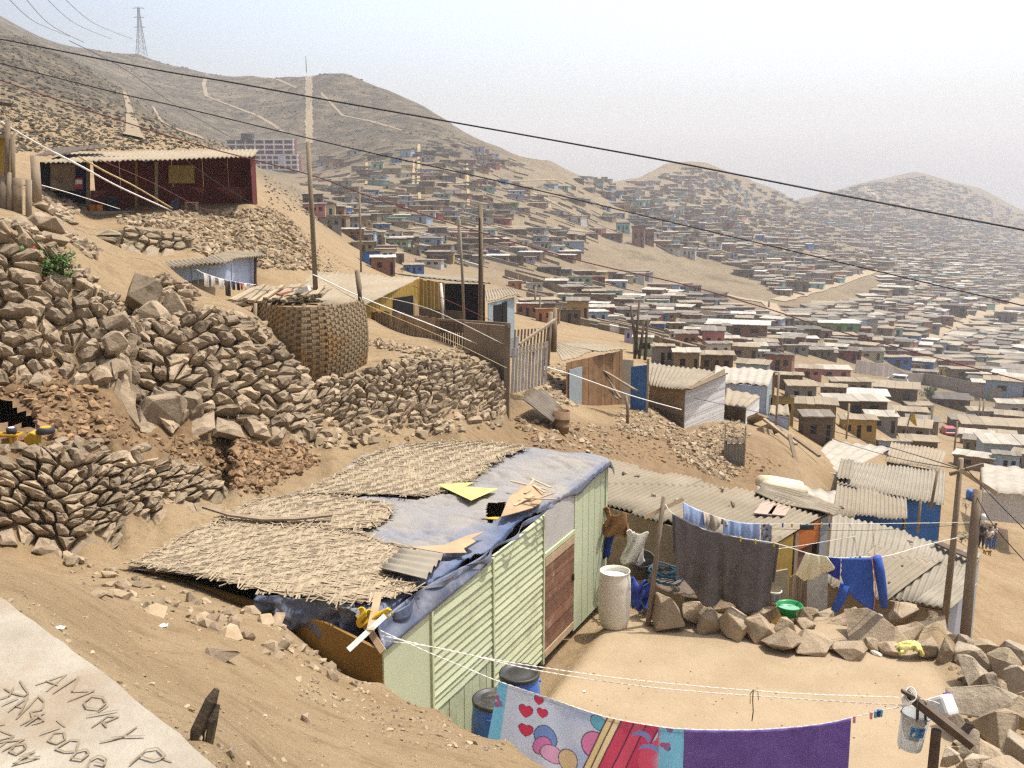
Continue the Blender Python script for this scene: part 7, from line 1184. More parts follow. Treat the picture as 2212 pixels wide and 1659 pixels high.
NOTE = [(879, 367, 20, 9, 'yellow', 'grey', 'on the upper hill terrace'), (815, 368, 25, 17, 'pale green', 'grey', 'two storeys tall beside the yellow stair'), (924, 349, 32, 11, 'white', 'pale', 'with many windows, highest on the stair terraces'), (952, 388, 64, 8, 'grey', 'dusty tan', 'forming a long row above the contour path'), (804, 420, 26, 9, 'blue', 'pale', 'left on the middle terrace'), (865, 420, 20, 8, 'cream', 'dark', 'on the middle terrace'), (876, 433, 28, 9, 'pale blue', 'pale', 'below the cream house'), (954, 428, 35, 8, 'turquoise', 'pale', 'long and faded, right of the stair'), (1048, 413, 40, 10, 'turquoise', 'dusty tan', 'high near the bare spur'), (1052, 436, 28, 8, 'pink', 'grey', 'under the faded turquoise house'),
 (1100, 449, 36, 11, 'green', 'dusty tan', 'bright, on the slope right of the split pole'), (863, 455, 22, 13, 'dark red', 'dark', 'above a white wall'), (1003, 461, 20, 9, 'white', 'dark', 'with a row of windows left of the split pole'), (990, 517, 38, 14, 'pink', 'dusty tan', 'wide rose fronted, behind the grey metal pole'), (953, 519, 26, 14, 'white', 'white', 'left of the rose fronted house'), (1057, 506, 26, 10, 'turquoise', 'pale', 'just right of the split pole'), (1130, 530, 24, 10, 'white', 'white', 'in the open right of the split pole'), (1067, 552, 26, 9, 'blue', 'dusty tan', 'strong coloured, below the white roofed ones'), (1120, 549, 34, 14, 'grey', 'white', 'beside the strong blue one'), (890, 549, 34, 12, 'mud brown', 'grey', 'with greenish roof above the ochre house'), (922, 549, 35, 16, 'pale blue', 'pale', 'with white corner above the ochre house'), (963, 541, 26, 10, 'grey', 'dusty tan', 'left of the metal pole'),
 (757, 496, 38, 14, 'pale blue', 'dusty tan', 'just right of the tall bare pole'), (822, 496, 40, 11, 'blue', 'dusty tan', 'low and wide on the left slope'), (855, 516, 28, 15, 'white', 'pale', 'square fronted on the left slope'), (882, 513, 22, 9, 'ochre', 'dark', 'beside the square white house'), (1378, 532, 26, 40, 'brick', 'dark', 'three storeys tall with square windows'), (1402, 530, 20, 32, 'brick', 'grey', 'blank walled, right of the three storey block'), (1346, 503, 28, 20, 'turquoise', 'dark', 'left behind the brick block'), (1338, 470, 23, 9, 'lilac', 'pale', 'above the brick block'), (1323, 519, 40, 14, 'brown', 'dusty tan', 'left of the brick block'), (1252, 518, 30, 9, 'brown', 'dark', 'alone on the bare slope'), (1200, 525, 30, 12, 'grey', 'dusty tan', 'on the bare slope left of the lone brown one'),
 (895, 592, 42, 12, 'blue', 'dusty tan', 'directly above the ochre house roof'), (828, 590, 50, 9, 'brick', 'white', 'low, above the ochre house roof'), (803, 575, 36, 18, 'blue', 'grey', 'half brick, above the grey post'), (856, 567, 34, 18, 'brown', 'dusty tan', 'barn like, above the low white roof'), (925, 577, 55, 14, 'white', 'pale', 'long pale row above the porch'), (1254, 615, 52, 17, 'pale green', 'dusty tan', 'with pale blue end, alone on the bare ridge'), (1113, 623, 28, 14, 'orange', 'dusty tan', 'right of the lean-to roof'), (1155, 626, 34, 9, 'white', 'white', 'flat, right of the orange house'), (1188, 658, 32, 12, 'blue', 'dusty tan', 'beyond the gate posts'), (1168, 668, 80, 7, 'brick', 'dusty tan', 'very long and low beyond the gate'), (1140, 684, 50, 12, 'brick', 'white', 'right behind the panel fence'), (1240, 668, 30, 10, 'lilac', 'white', 'right of the gate posts'), (1219, 652, 32, 11, 'pale green', 'pale', 'above the lilac house'), (1290, 672, 45, 10, 'white', 'white', 'bright roofed in the hollow'),
 (1330, 682, 50, 16, 'brick', 'white', 'with twin white roofs in the hollow'), (1593, 728, 118, 26, 'brick', 'white', 'long hall with open side'), (1604, 776, 62, 26, 'mud brown', 'dusty tan', 'windowless, below the long hall'), (1680, 802, 55, 34, 'brick', 'dark', 'roofless blank block below the long hall'), (1740, 748, 48, 16, 'brick', 'white', 'right of the long hall'), (1793, 749, 25, 14, 'ochre', 'dusty tan', 'small box right of the long hall'), (1812, 722, 74, 22, 'green', 'white', 'with yellow shutters under a broad roof'), (1864, 722, 32, 12, 'dark red', 'dusty tan', 'annexe of the broad white roof'), (1745, 817, 54, 20, 'pink', 'dusty tan', 'with a brown door on the open field'), (1804, 819, 60, 20, 'pink', 'pale', 'right half of the rose pair on the field'), (1840, 850, 76, 24, 'mud brown', 'dusty tan', 'earth walled pair on the open field'),
 (1463, 736, 32, 16, 'white', 'dusty tan', 'below the bare track'), (1420, 719, 30, 10, 'blue', 'dusty tan', 'left of the thin pole cluster top'), (1322, 704, 30, 10, 'white', 'pale', 'small, above the dump of timber'), (1362, 742, 24, 22, 'lilac', 'grey', 'narrow tower behind the pole cluster'), (1388, 768, 42, 17, 'pale green', 'pale', 'whitish shed behind the pole cluster'), (1855, 946, 66, 34, 'ochre', 'dusty tan', 'bright side walled, above the pale plank roof'), (1758, 922, 84, 34, 'mud brown', 'dusty tan', 'with dark red doors beside the ochre one'), (1852, 897, 112, 20, 'brown', 'pale', 'under a very long pale roof'), (1932, 866, 84, 26, 'brown', 'dusty tan', 'with a white panel by the road tree'), (1873, 875, 78, 18, 'brown', 'white', 'low under a bright white roof'), (2055, 882, 66, 18, 'brown', 'dark', 'open market stall by the road tree'), (2085, 822, 50, 22, 'mud brown', 'dusty tan', 'beyond the long wall'), (1940, 793, 54, 20, 'blue', 'dusty tan', 'with two doors beyond the long wall'), (1990, 803, 42, 20, 'blue', 'pale', 'darker fronted right of the two door one'), (2042, 811, 24, 16, 'yellow', 'grey', 'narrow, beyond the long wall'), (2150, 791, 24, 16, 'turquoise', 'dusty tan', 'gabled at the right'), (2178, 858, 82, 30, 'pale blue', 'dusty tan', 'at the right end of the long wall'), (2192, 902, 60, 26, 'white', 'pale', 'on the right roadside'), (2150, 948, 112, 26, 'mud brown', 'dusty tan', 'sprawling on the right roadside'), (2180, 1000, 92, 36, 'pale blue', 'pale', 'on the right roadside below the sprawling one'), (1955, 950, 86, 14, 'grey', 'dusty tan', 'flat roofed yard below the market'),
 (1610, 872, 62, 16, 'mud brown', 'grey', 'half hidden behind the bright tan roof'), (1700, 846, 60, 15, 'brown', 'dusty tan', 'low, beyond the small blue hut'), (1732, 872, 56, 15, 'grey', 'dusty tan', 'low, between the rose pair and the red doored one'), (1640, 846, 62, 13, 'brick', 'grey', 'beyond the bright tan roof'), (1548, 806, 66, 15, 'brown', 'dusty tan', 'right above the whitewashed shack'), (1482, 806, 54, 15, 'mud brown', 'pale', 'above the corrugated whitewashed shack roof'), (1432, 792, 46, 13, 'grey', 'dusty tan', 'right of the whitish shed'), (1622, 824, 64, 13, 'pale blue', 'dusty tan', 'wide, over the bright tan roof'),
 (1960, 908, 72, 16, 'brown', 'dusty tan', 'under the leaning road pole'), (1992, 930, 58, 14, 'mud brown', 'grey', 'at the road edge above the flat yard'), (1905, 932, 58, 17, 'grey', 'pale', 'between the ochre one and the flat yard'), (1985, 985, 66, 15, 'brown', 'dusty tan', 'behind the dark fronted roof'), (1930, 992, 60, 15, 'pale blue', 'dusty tan', 'squeezed before the dark fronted roof'), (1935, 848, 50, 15, 'mud brown', 'dusty tan', 'in front of the long wall'), (1990, 893, 48, 14, 'cream', 'dusty tan', 'beside the road tree'), (2085, 925, 50, 17, 'brown', 'grey', 'across the road from the red car'), (2108, 962, 58, 20, 'mud brown', 'pale', 'right of the road below the red car'), (2125, 908, 50, 18, 'grey', 'dusty tan', 'behind the roadside pole pair'), (2172, 932, 62, 17, 'brick', 'dusty tan', 'further back on the right roadside'), (1800, 862, 50, 14, 'brown', 'dusty tan', 'left of the earth walled pair'), (1765, 958, 60, 16, 'brown', 'grey', 'tucked over the pale plank roof'), (1690, 912, 44, 15, 'ochre', 'dusty tan', 'beside the small blue hut'),
 (1641, 519, 18, 10, 'blue', 'pale', 'vivid, on the crowded ridge'), (1540, 537, 32, 13, 'white', 'pale', 'beside the white tower house'), (1488, 558, 26, 20, 'white', 'white', 'tower with an outside stair'), (1606, 598, 42, 14, 'brown', 'dark', 'at the edge of the bare slope'), (1582, 559, 22, 12, 'pale blue', 'grey', 'at the top of the crowded ridge'), (1725, 630, 40, 20, 'brown', 'dusty tan', 'low gabled above the sloping track'), (1775, 597, 14, 11, 'cream', 'cream' if 0 else 'pale', 'narrow, above the sloping track'), (1928, 638, 56, 16, 'grey', 'pale', 'long, below the sloping track'), (2055, 680, 54, 18, 'brown', 'dark', 'big dark block by the pale road'), (2032, 699, 46, 14, 'brick', 'dusty tan', 'by the pale road'), (1928, 724, 38, 14, 'turquoise', 'dusty tan', 'behind the parked white van'), (2000, 717, 50, 16, 'grey', 'pale', 'whitish row by the pale road'), (2172, 702, 38, 24, 'grey', 'dusty tan', 'two storeys tall at the right'), (2100, 1015, 70, 18, 'mud brown', 'pale', 'behind the thin leaning pole')]
LANDM = []; used_l = set()
for i, (x, y, a, c, wc, rc, where) in enumerate(NOTE):
    lab = '%s house with %s roof, %s' % (wc, rc, where); lab = ' '.join(lab.split()[:16]); used_l.add(lab)
    o = house(x, y, a, c, wc, rc, lab, 'houses of the valley town', i)
    if o: LANDM.append((x, y, wc + ' house ' + ' '.join(where.split()[:5]), o))
BARE = [[(1475, 562), (1568, 562), (1590, 594), (1640, 624), (1678, 644), (1692, 700), (1600, 676), (1475, 612), (1400, 600), (1420, 575)], [(1682, 646), (1888, 582), (1922, 594), (1908, 632), (1842, 662), (1700, 660)], [(2212, 630), (2120, 668), (2020, 716), (1960, 740), (2030, 748), (2130, 700), (2212, 668)], [(1680, 780), (1940, 780), (1900, 840), (1720, 845)], [(1980, 880), (2080, 880), (2120, 1100), (2020, 1050)], [(1110, 395), (1160, 395), (1330, 495), (1300, 500)], [(1030, 560), (1400, 640), (1400, 660), (1050, 590)], [(1080, 345), (1260, 370), (1230, 400), (1090, 400)], [(870, 485), (1340, 485), (1340, 500), (870, 500)]]
ZONES = [ # polygon, number, width m, height m, phrase
 ([(692, 335), (1000, 312), (1240, 400), (1330, 470), (1240, 560), (1000, 580), (760, 575), (700, 440)], 430, (4, 9), (1.9, 2.8)), ([(590, 440), (690, 440), (760, 520), (720, 560)], 34, (3, 6), (1.8, 2.5)),
 ([(1130, 585), (1420, 600), (1690, 690), (1660, 790), (1540, 770), (1400, 720), (1180, 700)], 260, (4, 10), (2, 2.8)), ([(1330, 440), (1500, 455), (1740, 470), (1900, 580), (1700, 650), (1570, 570), (1420, 540)], 900, (4, 9), (2, 3.2)),
 ([(1720, 470), (2212, 490), (2212, 800), (1880, 720), (1700, 690), (1920, 610), (1890, 560)], 2300, (5, 11), (2, 3.2)), ([(1740, 436), (1850, 404), (1985, 382), (2080, 404), (2212, 466), (2212, 500), (1720, 480)], 800, (5, 10), (2, 3)), ([(1345, 400), (1490, 362), (1600, 392), (1735, 440), (1720, 480), (1500, 460), (1330, 440)], 330, (4, 9), (2, 3)),
 ([(1640, 690), (1900, 690), (2212, 730), (2212, 880), (2090, 840), (1900, 800), (1700, 770)], 260, (6, 12), (2, 3)), ([(2080, 870), (2212, 870), (2212, 1020), (2110, 1030)], 16, (6, 11), (2, 2.8)), ([(1250, 365), (1340, 392), (1330, 440), (1240, 400)], 50, (4, 7), (1.8, 2.5))]
cand = []
occ = {}
for zi, (poly, n, wr, hr) in enumerate(ZONES):
    for _ in range(n):
        x, y = inpx(poly)
        if any(inpoly(np.array([x]), np.array([y]), bp)[0] for bp in BARE): continue
        p = hit(x, y)
        if p is None or p.y < (150 if zi < 2 else 75): continue
        # line the houses up along the terraces
        st = 3.2 if p.y < 700 else 4.0
        p.z = p.z
        k = (int(p.x / 5.5), int(p.y / 6.5))
        if k in occ: continue
        if any(abs(x - l[0]) < 22 and abs(y - l[1]) < 12 for l in LANDM): continue
        occ[k] = 1; cand.append((x, y, p, wr, hr))
cand.sort(key=lambda c: c[2].y)
WL_ = ['grey'] * 5 + ['mud brown'] * 6 + ['brown'] * 6 + ['brick'] * 4 + ['pale blue'] * 3 + ['white'] * 3 + ['cream', 'turquoise', 'pale green', 'pink', 'blue', 'ochre', 'lilac', 'orange', 'dark red']
RL_ = ['dusty tan'] * 8 + ['grey'] * 6 + ['pale'] * 3 + ['white'] + ['dark'] * 4
nind = 296 - len(LANDM); REST = []
def rel(x, y, l):
    dx, dy_ = x - l[0], y - l[1]
    if abs(dx) > 2.2 * abs(dy_): return 'right of' if dx > 0 else 'left of'
    return 'below' if dy_ > 0 else 'above'
for i, (x, y, p, wr, hr) in enumerate(cand):
    d = (p - Vector(CAM)).length; w_, h_ = min(R.uniform(*wr), 46 * d / F), R.uniform(*hr) * .74 * (1.7 if R.random() < .05 else 1); wc, rc = R.choice(WL_), R.choice(RL_)
    if i < nind:
        lab = None; near = sorted(LANDM, key=lambda l: math.hypot(x - l[0], (y - l[1]) * 1.6))[:9]
        for tr in range(40):
            for l in near:
                s = '%s shack with %s roof %s the %s' % (wc, rc, rel(x, y, l), l[2]); s = ' '.join(s.split()[:16])
                if s not in used_l: lab = s; break
            if lab: break
            wc, rc = R.choice(WL_), R.choice(RL_)
        used_l.add(lab); house(x, y, w_ * F / d, h_ * F / d, wc, rc, lab, 'shacks of the valley town', i, name='shack', cat='shack', p=p, parts=w_ * F / d > 15)
    else: REST.append((p, w_, h_, wc, rc))
ms = {}; V = []; FC = []; MI = []; mats_ = []
def mi_(m):
    if m.name not in ms: ms[m.name] = len(mats_); mats_.append(m)
    return ms[m.name]
b = MB()
for (p, w_, h_, wc, rc) in REST:
    yaw = R.gauss(0, .38) - math.atan2(p.x, p.y) * .7; dp = w_ * R.uniform(.5, .9); cs, sn = cos(yaw), sin(yaw); v = R.random()
    def T(x, y, z): return (p.x + x * cs - (y + dp / 2) * sn, p.y + x * sn + (y + dp / 2) * cs, p.z + z)
    a = w_ / 2; q = dp / 2; zb = h_ * R.uniform(.85, 1.1)
    b.add([T(-a, -q, -2), T(a, -q, -2), T(a, q, -2), T(-a, q, -2), T(-a, -q, h_), T(a, -q, h_), T(a, q, zb), T(-a, q, zb)], [(0, 1, 5, 4), (1, 2, 6, 5), (2, 3, 7, 6), (3, 0, 4, 7)], mi_(wm(wc)), v)
    o_ = .35; b.add([T(-a - o_, -q - o_, h_ + .02), T(a + o_, -q - o_, h_ + .02), T(a + o_, q + o_, zb + .02), T(-a - o_, q + o_, zb + .02), T(-a - o_, -q - o_, h_ + .2), T(a + o_, -q - o_, h_ + .2), T(a + o_, q + o_, zb + .2), T(-a - o_, q + o_, zb + .2)], [(0, 1, 5, 4), (1, 2, 6, 5), (2, 3, 7, 6), (3, 0, 4, 7), (4, 5, 6, 7), (3, 2, 1, 0)], mi_(rm(rc)), R.random())
    for k in range(R.choice((1, 2, 2))):
        x = R.uniform(-a * .7, a * .6); b.add([T(x, -q - .05, .0), T(x + .8, -q - .05, .0), T(x + .8, -q - .05, h_ * .75), T(x, -q - .05, h_ * .75)], [(0, 1, 2, 3)], mi_(M_hole), .5)
M_terr = mat('terrace_stone', (.17, .13, .085), (.24, .19, .13), .4, .95, 0, var=.3)
for poly, n in (([(692, 330), (1000, 300), (1240, 400), (1330, 470), (1240, 560), (1000, 580), (760, 575), (600, 430)], 620), ([(1330, 440), (1500, 400), (1740, 440), (1900, 580), (1700, 650), (1570, 570), (1420, 540)], 420), ([(1720, 440), (2000, 400), (2212, 480), (2212, 800), (1700, 690)], 700), ([(1060, 560), (1420, 640), (1690, 690), (1660, 790), (1400, 740), (1180, 690)], 160)):
    for _ in range(n):
        x, y = inpx(poly)
        if any(inpoly(np.array([x]), np.array([y]), bp)[0] for bp in BARE[:4]): continue
        p = hit(x, y)
        if not p or p.y < (260 if x < 900 else 110): continue
        L_ = R.uniform(2, 9); yw = R.gauss(0, .25) - math.atan2(p.x, p.y) * .7; h_ = R.uniform(.25, 1.0); t_ = Vector((cos(yw), sin(yw), 0)); m_ = R.choice([mi_(M_terr)] * 5 + [mi_(rm('dark')), mi_(rm('grey')), mi_(rm('dusty tan')), mi_(wm('white')), mi_(wm('brown'))])
        prev = None
        for k in range(4):
            q = p + t_ * (L_ * (k / 3 - .5)); q.z = gz(q.x, q.y)
            if prev: a_, c_ = prev, q; b.add([(a_.x, a_.y, a_.z - 1), (c_.x, c_.y, c_.z - 1), (c_.x, c_.y, c_.z + h_), (a_.x, a_.y, a_.z + h_), (a_.x, a_.y + .5, a_.z + h_ + .05), (c_.x, c_.y + .5, c_.z + h_ + .05)], [(0, 1, 2, 3), (3, 2, 5, 4)], m_)
            prev = q
tag(b.build('far_town', mats_), 'countless small shacks crowding the far valley slopes', 'town', kind='stuff')
# ---------------------------------------------------------------- tracks, stairs, walls of the far slopes
M_track = mat('pale_track', (.215, .168, .105), (.245, .19, .12), .3, .95, 0, var=0)
M_road = mat('dusty_road', (.275, .212, .132), (.315, .25, .165), .3, .95, 0, var=0)
def drape(name, px, wd, m, off=.25, step=8):
    P = []
    for i in range(len(px) - 1):
        (xa, ya), (xb, yb) = px[i], px[i + 1]; n = max(1, int(math.hypot(xb - xa, yb - ya) / step))
        for k in range(n): P.append(hit(xa + (xb - xa) * k / n, ya + (yb - ya) * k / n))
    P.append(hit(*px[-1])); P = [p for p in P if p]; b = MB(); vs = []
    for i, p in enumerate(P):
        d = P[min(i + 1, len(P) - 1)] - P[max(i - 1, 0)]; d.z = 0; d.normalize(); n = Vector((-d.y, d.x, 0)) * wd * .5 * R.uniform(.75, 1.25)
        for s in (-1, -.33, .33, 1): q = p + n * s; vs.append((q.x, q.y, gz(q.x, q.y) + off))
    b.add(vs, [(4 * i + k, 4 * i + k + 1, 4 * i + 5 + k, 4 * i + 4 + k) for i in range(len(P) - 1) for k in range(3)], 0, .5); return b.build(name, m)
for px, wd in (([(448, 160), (440, 182), (446, 208), (470, 218), (505, 231), (560, 252), (590, 270), (615, 288)], 3.5), ([(692, 200), (740, 250), (800, 262), (868, 282)], 3), ([(560, 165), (600, 172), (640, 190)], 3), ([(872, 494), (1000, 492), (1130, 491), (1240, 497), (1336, 506)], 4), ([(1108, 396), (1180, 430), (1250, 468), (1340, 503)], 4), ([(1680, 650), (1760, 628), (1830, 605), (1890, 584), (1870, 560), (1860, 540)], 5), ([(2212, 648), (2120, 684), (2050, 722), (1990, 745), (1900, 735)], 9), ([(1110, 560), (1200, 585), (1300, 612), (1420, 640), (1560, 672)], 3),
               ([(800, 395), (950, 396), (1100, 392), (1200, 388)], 3), ([(270, 200), (283, 250), (290, 300)], 2.5), ([(330, 230), (350, 265), (380, 280), (440, 300)], 2.5), ([(1540, 630), (1600, 645), (1660, 655), (1690, 690)], 6), ([(1860, 395), (1900, 430), (1960, 445), (2060, 460)], 5), ([(2010, 405), (2090, 430), (2140, 440)], 4)):
    tag(drape('path', px, wd * (.7 if wd < 5 else 1), M_track if wd < 5 else M_road), 'pale footpath worn into the hillside', kind='structure')
M_stair = mat('yellow_stair_paint', (.30, .225, .10), (.33, .25, .12), .5, .9, 0, var=0)
for k, (x0, y0, x1, y1, wd, m, lab) in enumerate(((667, 152, 668, 312, 5, mat('pale_scar', (.225, .172, .108), (.255, .198, .127), .1, .95, 0, var=0), 'straight pale cleared strip running down the big dark hill'), (792, 353, 791, 400, 1.3, M_stair, 'short yellow stair on the left of the terraces'), (894, 347, 893, 400, 1.1, M_stair, 'thinner yellow stair of the close pair'), (905, 313, 904, 400, 1.5, M_stair, 'longest yellow stair at the middle of the terraces'), (906, 417, 908, 473, 1.2, M_stair, 'yellow stair continuing below the contour path'), (1009, 347, 1012, 447, 1.1, M_stair, 'yellow stair at the right of the terraces'))):
    o = drape('stairway' if k else 'cleared_strip', [(x0, y0), ((x0 + x1) / 2, (y0 + y1) / 2), (x1, y1)], wd, m, .5, 2); tag(o, lab, 'stairway' if k else 'strip', 'yellow stairways on the terraces' if k else None)
def longwall(label, px, h, m, th=.25):
    b = MB(); P = [hit(x, y) for x, y in px]
    for i in range(len(P) - 1):
        n = max(1, int((P[i + 1] - P[i]).length / 3))
        for k in range(n):
            a, c = P[i].lerp(P[i + 1], k / n), P[i].lerp(P[i + 1], (k + .97) / n); za, zc = gz(a.x, a.y), gz(c.x, c.y); b.prism([(a.x, a.y, za - .5), (c.x, c.y, zc - .5), (c.x, c.y, zc + h), (a.x, a.y, za + h)], (0, th, 0))
    return tag(b.build('boundary_wall', m), label, 'wall')
longwall('long grey boundary wall curving along the dirt road past the white van', [(1848, 806), (1890, 812), (1930, 820), (1995, 831), (2068, 845), (2110, 855), (2162, 868)], 3.0, mat('grey_block_wall', (.27, .24, .20), (.34, .30, .26), .6, .9, .1, 10, .15, c3=(.36, .24, .21), c3s=.3))
longwall('low dark wall running along the bare slope above the long hall', [(1390, 668), (1480, 678), (1560, 690), (1640, 705), (1750, 735)], 1.8, M_mud)
longwall('low dark terrace wall on the bare ridge beside the pale green house', [(1090, 596), (1180, 622), (1260, 650), (1360, 678)], 1.6, M_planks)
# ---------------------------------------------------------------- apartment block, pylon, masts, poles
AB = root('apartment_block', 'white framed dark red apartment block in two tiers under the big hill', 'apartment block', hit(600, 366)); M_wf = mat('white_frame', (.66, .64, .62), None, 1, .8, 0, var=0); M_rw = mat('maroon_wall', (.20, .065, .05), (.16, .05, .045), .5, .9, 0, var=.1)
for (x0, x1, y0, y1, fl, Y) in ((492, 632, 302, 334, 3, 566), (552, 642, 336, 366, 3, 556)):
    k = Y / F; b = MB(); b2 = MB(); b3 = MB(); h = (y1 - y0) / fl; c = atY((x0 + x1) / 2, (y0 + y1) / 2, Y); W_ = (x1 - x0) * k; HH = (y1 - y0) * k
    b.box(c + Vector((0, 5, -4)), W_, 9, HH + 8); b.build('wall', M_rw, AB)
    for f_ in range(fl + 1): b2.box(c + Vector((0, -.2, -HH / 2 + HH * f_ / fl)), W_ + .6, 2.2, .8)
    for q in range(8): b3 = MB(); b3.box(c + Vector((-W_ / 2 + W_ * q / 7, -.9, 0)), .7, .6, HH); b3.build('column', M_wf, AB)
    b2.build('floor_slabs', M_wf, AB)
    for f_ in range(fl):
        for q in range(7): b4 = MB(); b4.box(c + Vector((-W_ / 2 + W_ * (q + .5) / 7, .45, -HH / 2 + HH * (f_ + .55) / fl)), W_ / 7 * .6, .2, HH / fl * .45); b4.build('window', M_hole, AB)
b = MB(); b.box(atY(535, 297, 566), 6, 5, 4); b.build('roof_tank', M_hole, AB)
b = MB(); b.box(atY(608, 345, 552), 3, .3, 5); b.build('mural', mat('blue_mural', (.3, .36, .55), (.5, .5, .55), .3, .8, 0, var=0), AB)
M_steel = mat('grey_lattice_steel', (.20, .22, .25), None, 1, .6, 0, var=0)
pb = hit(306, 121) or atY(306, 120, 880); PYL = tag(root('pylon', None, None, pb), 'steel lattice pylon standing on the ridge of the big hill', 'pylon'); kp_ = pb.y / F; HP = 95 * kp_; b = MB()
def pw(t): return 6.2 * (1 - t) ** 1.3 + 1.3
lv = [0, .16, .30, .42, .53, .63, .72, .80, .88, .95, 1.0]
for i in range(len(lv) - 1):
    w0_, w1_ = pw(max(lv[i], .002)) / 2, pw(lv[i + 1]) / 2; z0, z1 = HP * lv[i], HP * lv[i + 1]; c0 = [Vector((sx * w0_, sy * w0_, z0)) + pb for sx, sy in ((-1, -1), (1, -1), (1, 1), (-1, 1))]; c1 = [Vector((sx * w1_, sy * w1_, z1)) + pb for sx, sy in ((-1, -1), (1, -1), (1, 1), (-1, 1))]
    for k in range(4): b.bar(c0[k], c1[k], .3, .3); b.bar(c0[k], c1[(k + 1) % 4], .17, .17); b.bar(c0[(k + 1) % 4], c1[k], .17, .17); b.bar(c1[k], c1[(k + 1) % 4], .17, .17)
b.build('lattice', M_steel, PYL)
for z, wd in ((.58, 5), (.78, 4.6), (.97, 5)):
    b = MB(); q = pb + Vector((0, 0, HP * z)); b.bar(q + Vector((-wd, 0, .6)), q + Vector((wd, 0, .6)), .25, .25); b.bar(q + Vector((-wd, 0, .6)), q + Vector((0, 0, 2)), .2, .2); b.bar(q + Vector((wd, 0, .6)), q + Vector((0, 0, 2)), .2, .2); b.build('crossarm', M_steel, PYL)
for k, (x0, y0, x1, y1, r_) in enumerate(((10, -12, 150, 78, .3), (48, -12, 182, 92, .3), (92, -12, 240, 84, .25), (132, -10, 286, 84, .25))):
    line('power_cable', ('leftmost', 'second', 'third', 'rightmost, reaching the pylon') [k] + ' thin power cable in the upper left sky', [atY(x0, y0, 700), atY((x0 + x1) / 2 - 8, (y0 + y1) / 2 + 12, 780), atY(x1, y1, 850)], r_, M_steel, 'cable', group='pylon cables in the sky')
mb_ = hit(662, 158) or atY(662, 157, 840); pole('mast', 'thin mast on the skyline above the pale cleared strip', 'mast', [mb_, mb_ + Vector((0, 0, 33 * mb_.y / F))], .35, M_steel)
for x, yt, yb, lab in ((780, 405, 588, 'pale street pole among the left terraces'), (1155, 618, 668, 'thin street pole beyond the panel fence'), (1165, 640, 690, 'thin dark pole behind the gate'), (1468, 738, 792, 'street pole behind the whitewashed shack'), (1478, 752, 800, 'shorter street pole behind the whitewashed shack'), (1675, 798, 928, 'tall thin pole beside the small blue hut'), (1655, 800, 850, 'thin pole at the edge of the bright tan roof'), (1828, 868, 948, 'cross armed pole by the ochre house'), (1930, 883, 946, 'pole in the flat roofed yard'), (2002, 868, 962, 'leaning pole by the dirt road'), (2112, 858, 915, 'left of two poles by the right roadside'), (2120, 860, 918, 'right of two poles by the right roadside'), (1660, 648, 665, 'tiny pole on the bare track'), (2060, 905, 985, 'pole beside the red car road'), (2010, 1010, 1100, 'thin stake leaning on the blue walled house'), (1982, 1070, 1150, 'dark stake before the blue wall'), (990, 470, 560, 'crossbar pole on the left slope')):
    p = hit(x, yb) or atY(x, yb, 100)
    if yb in (1100, 1150): p = atY(x, yb, 33)
    pole('street_pole', lab, 'pole', [p, p + Vector(((3 if 'leaning' in lab else .5) * p.y / F * 3, 0, (yb - yt) * p.y / F))], max(.05, .0022 * p.y * .45), M_wood, 6, 'poles in the town')
p = hit(1952, 952); fl_ = tag(root('flag_pole', None, None, p), 'slanting pole flying a yellow flag in the flat roofed yard', 'flag pole'); k = p.y / F; b = MB(); b.tube([p, p + Vector((12 * k, 0, 66 * k))], .07, 6); b.build('staff', M_wood, fl_); b = MB(); b.grid(lambda u, v: p + Vector(((12 + u * 12) * k, .3 * sin(u * 8 + v * 3), (66 - v * 22 - u * 10) * k)), 10, 10, 0, .5); b.build('flag', mat('yellow_flag', (.62, .42, .03), None, 1, .8, 0, var=0), fl_, smooth=True)
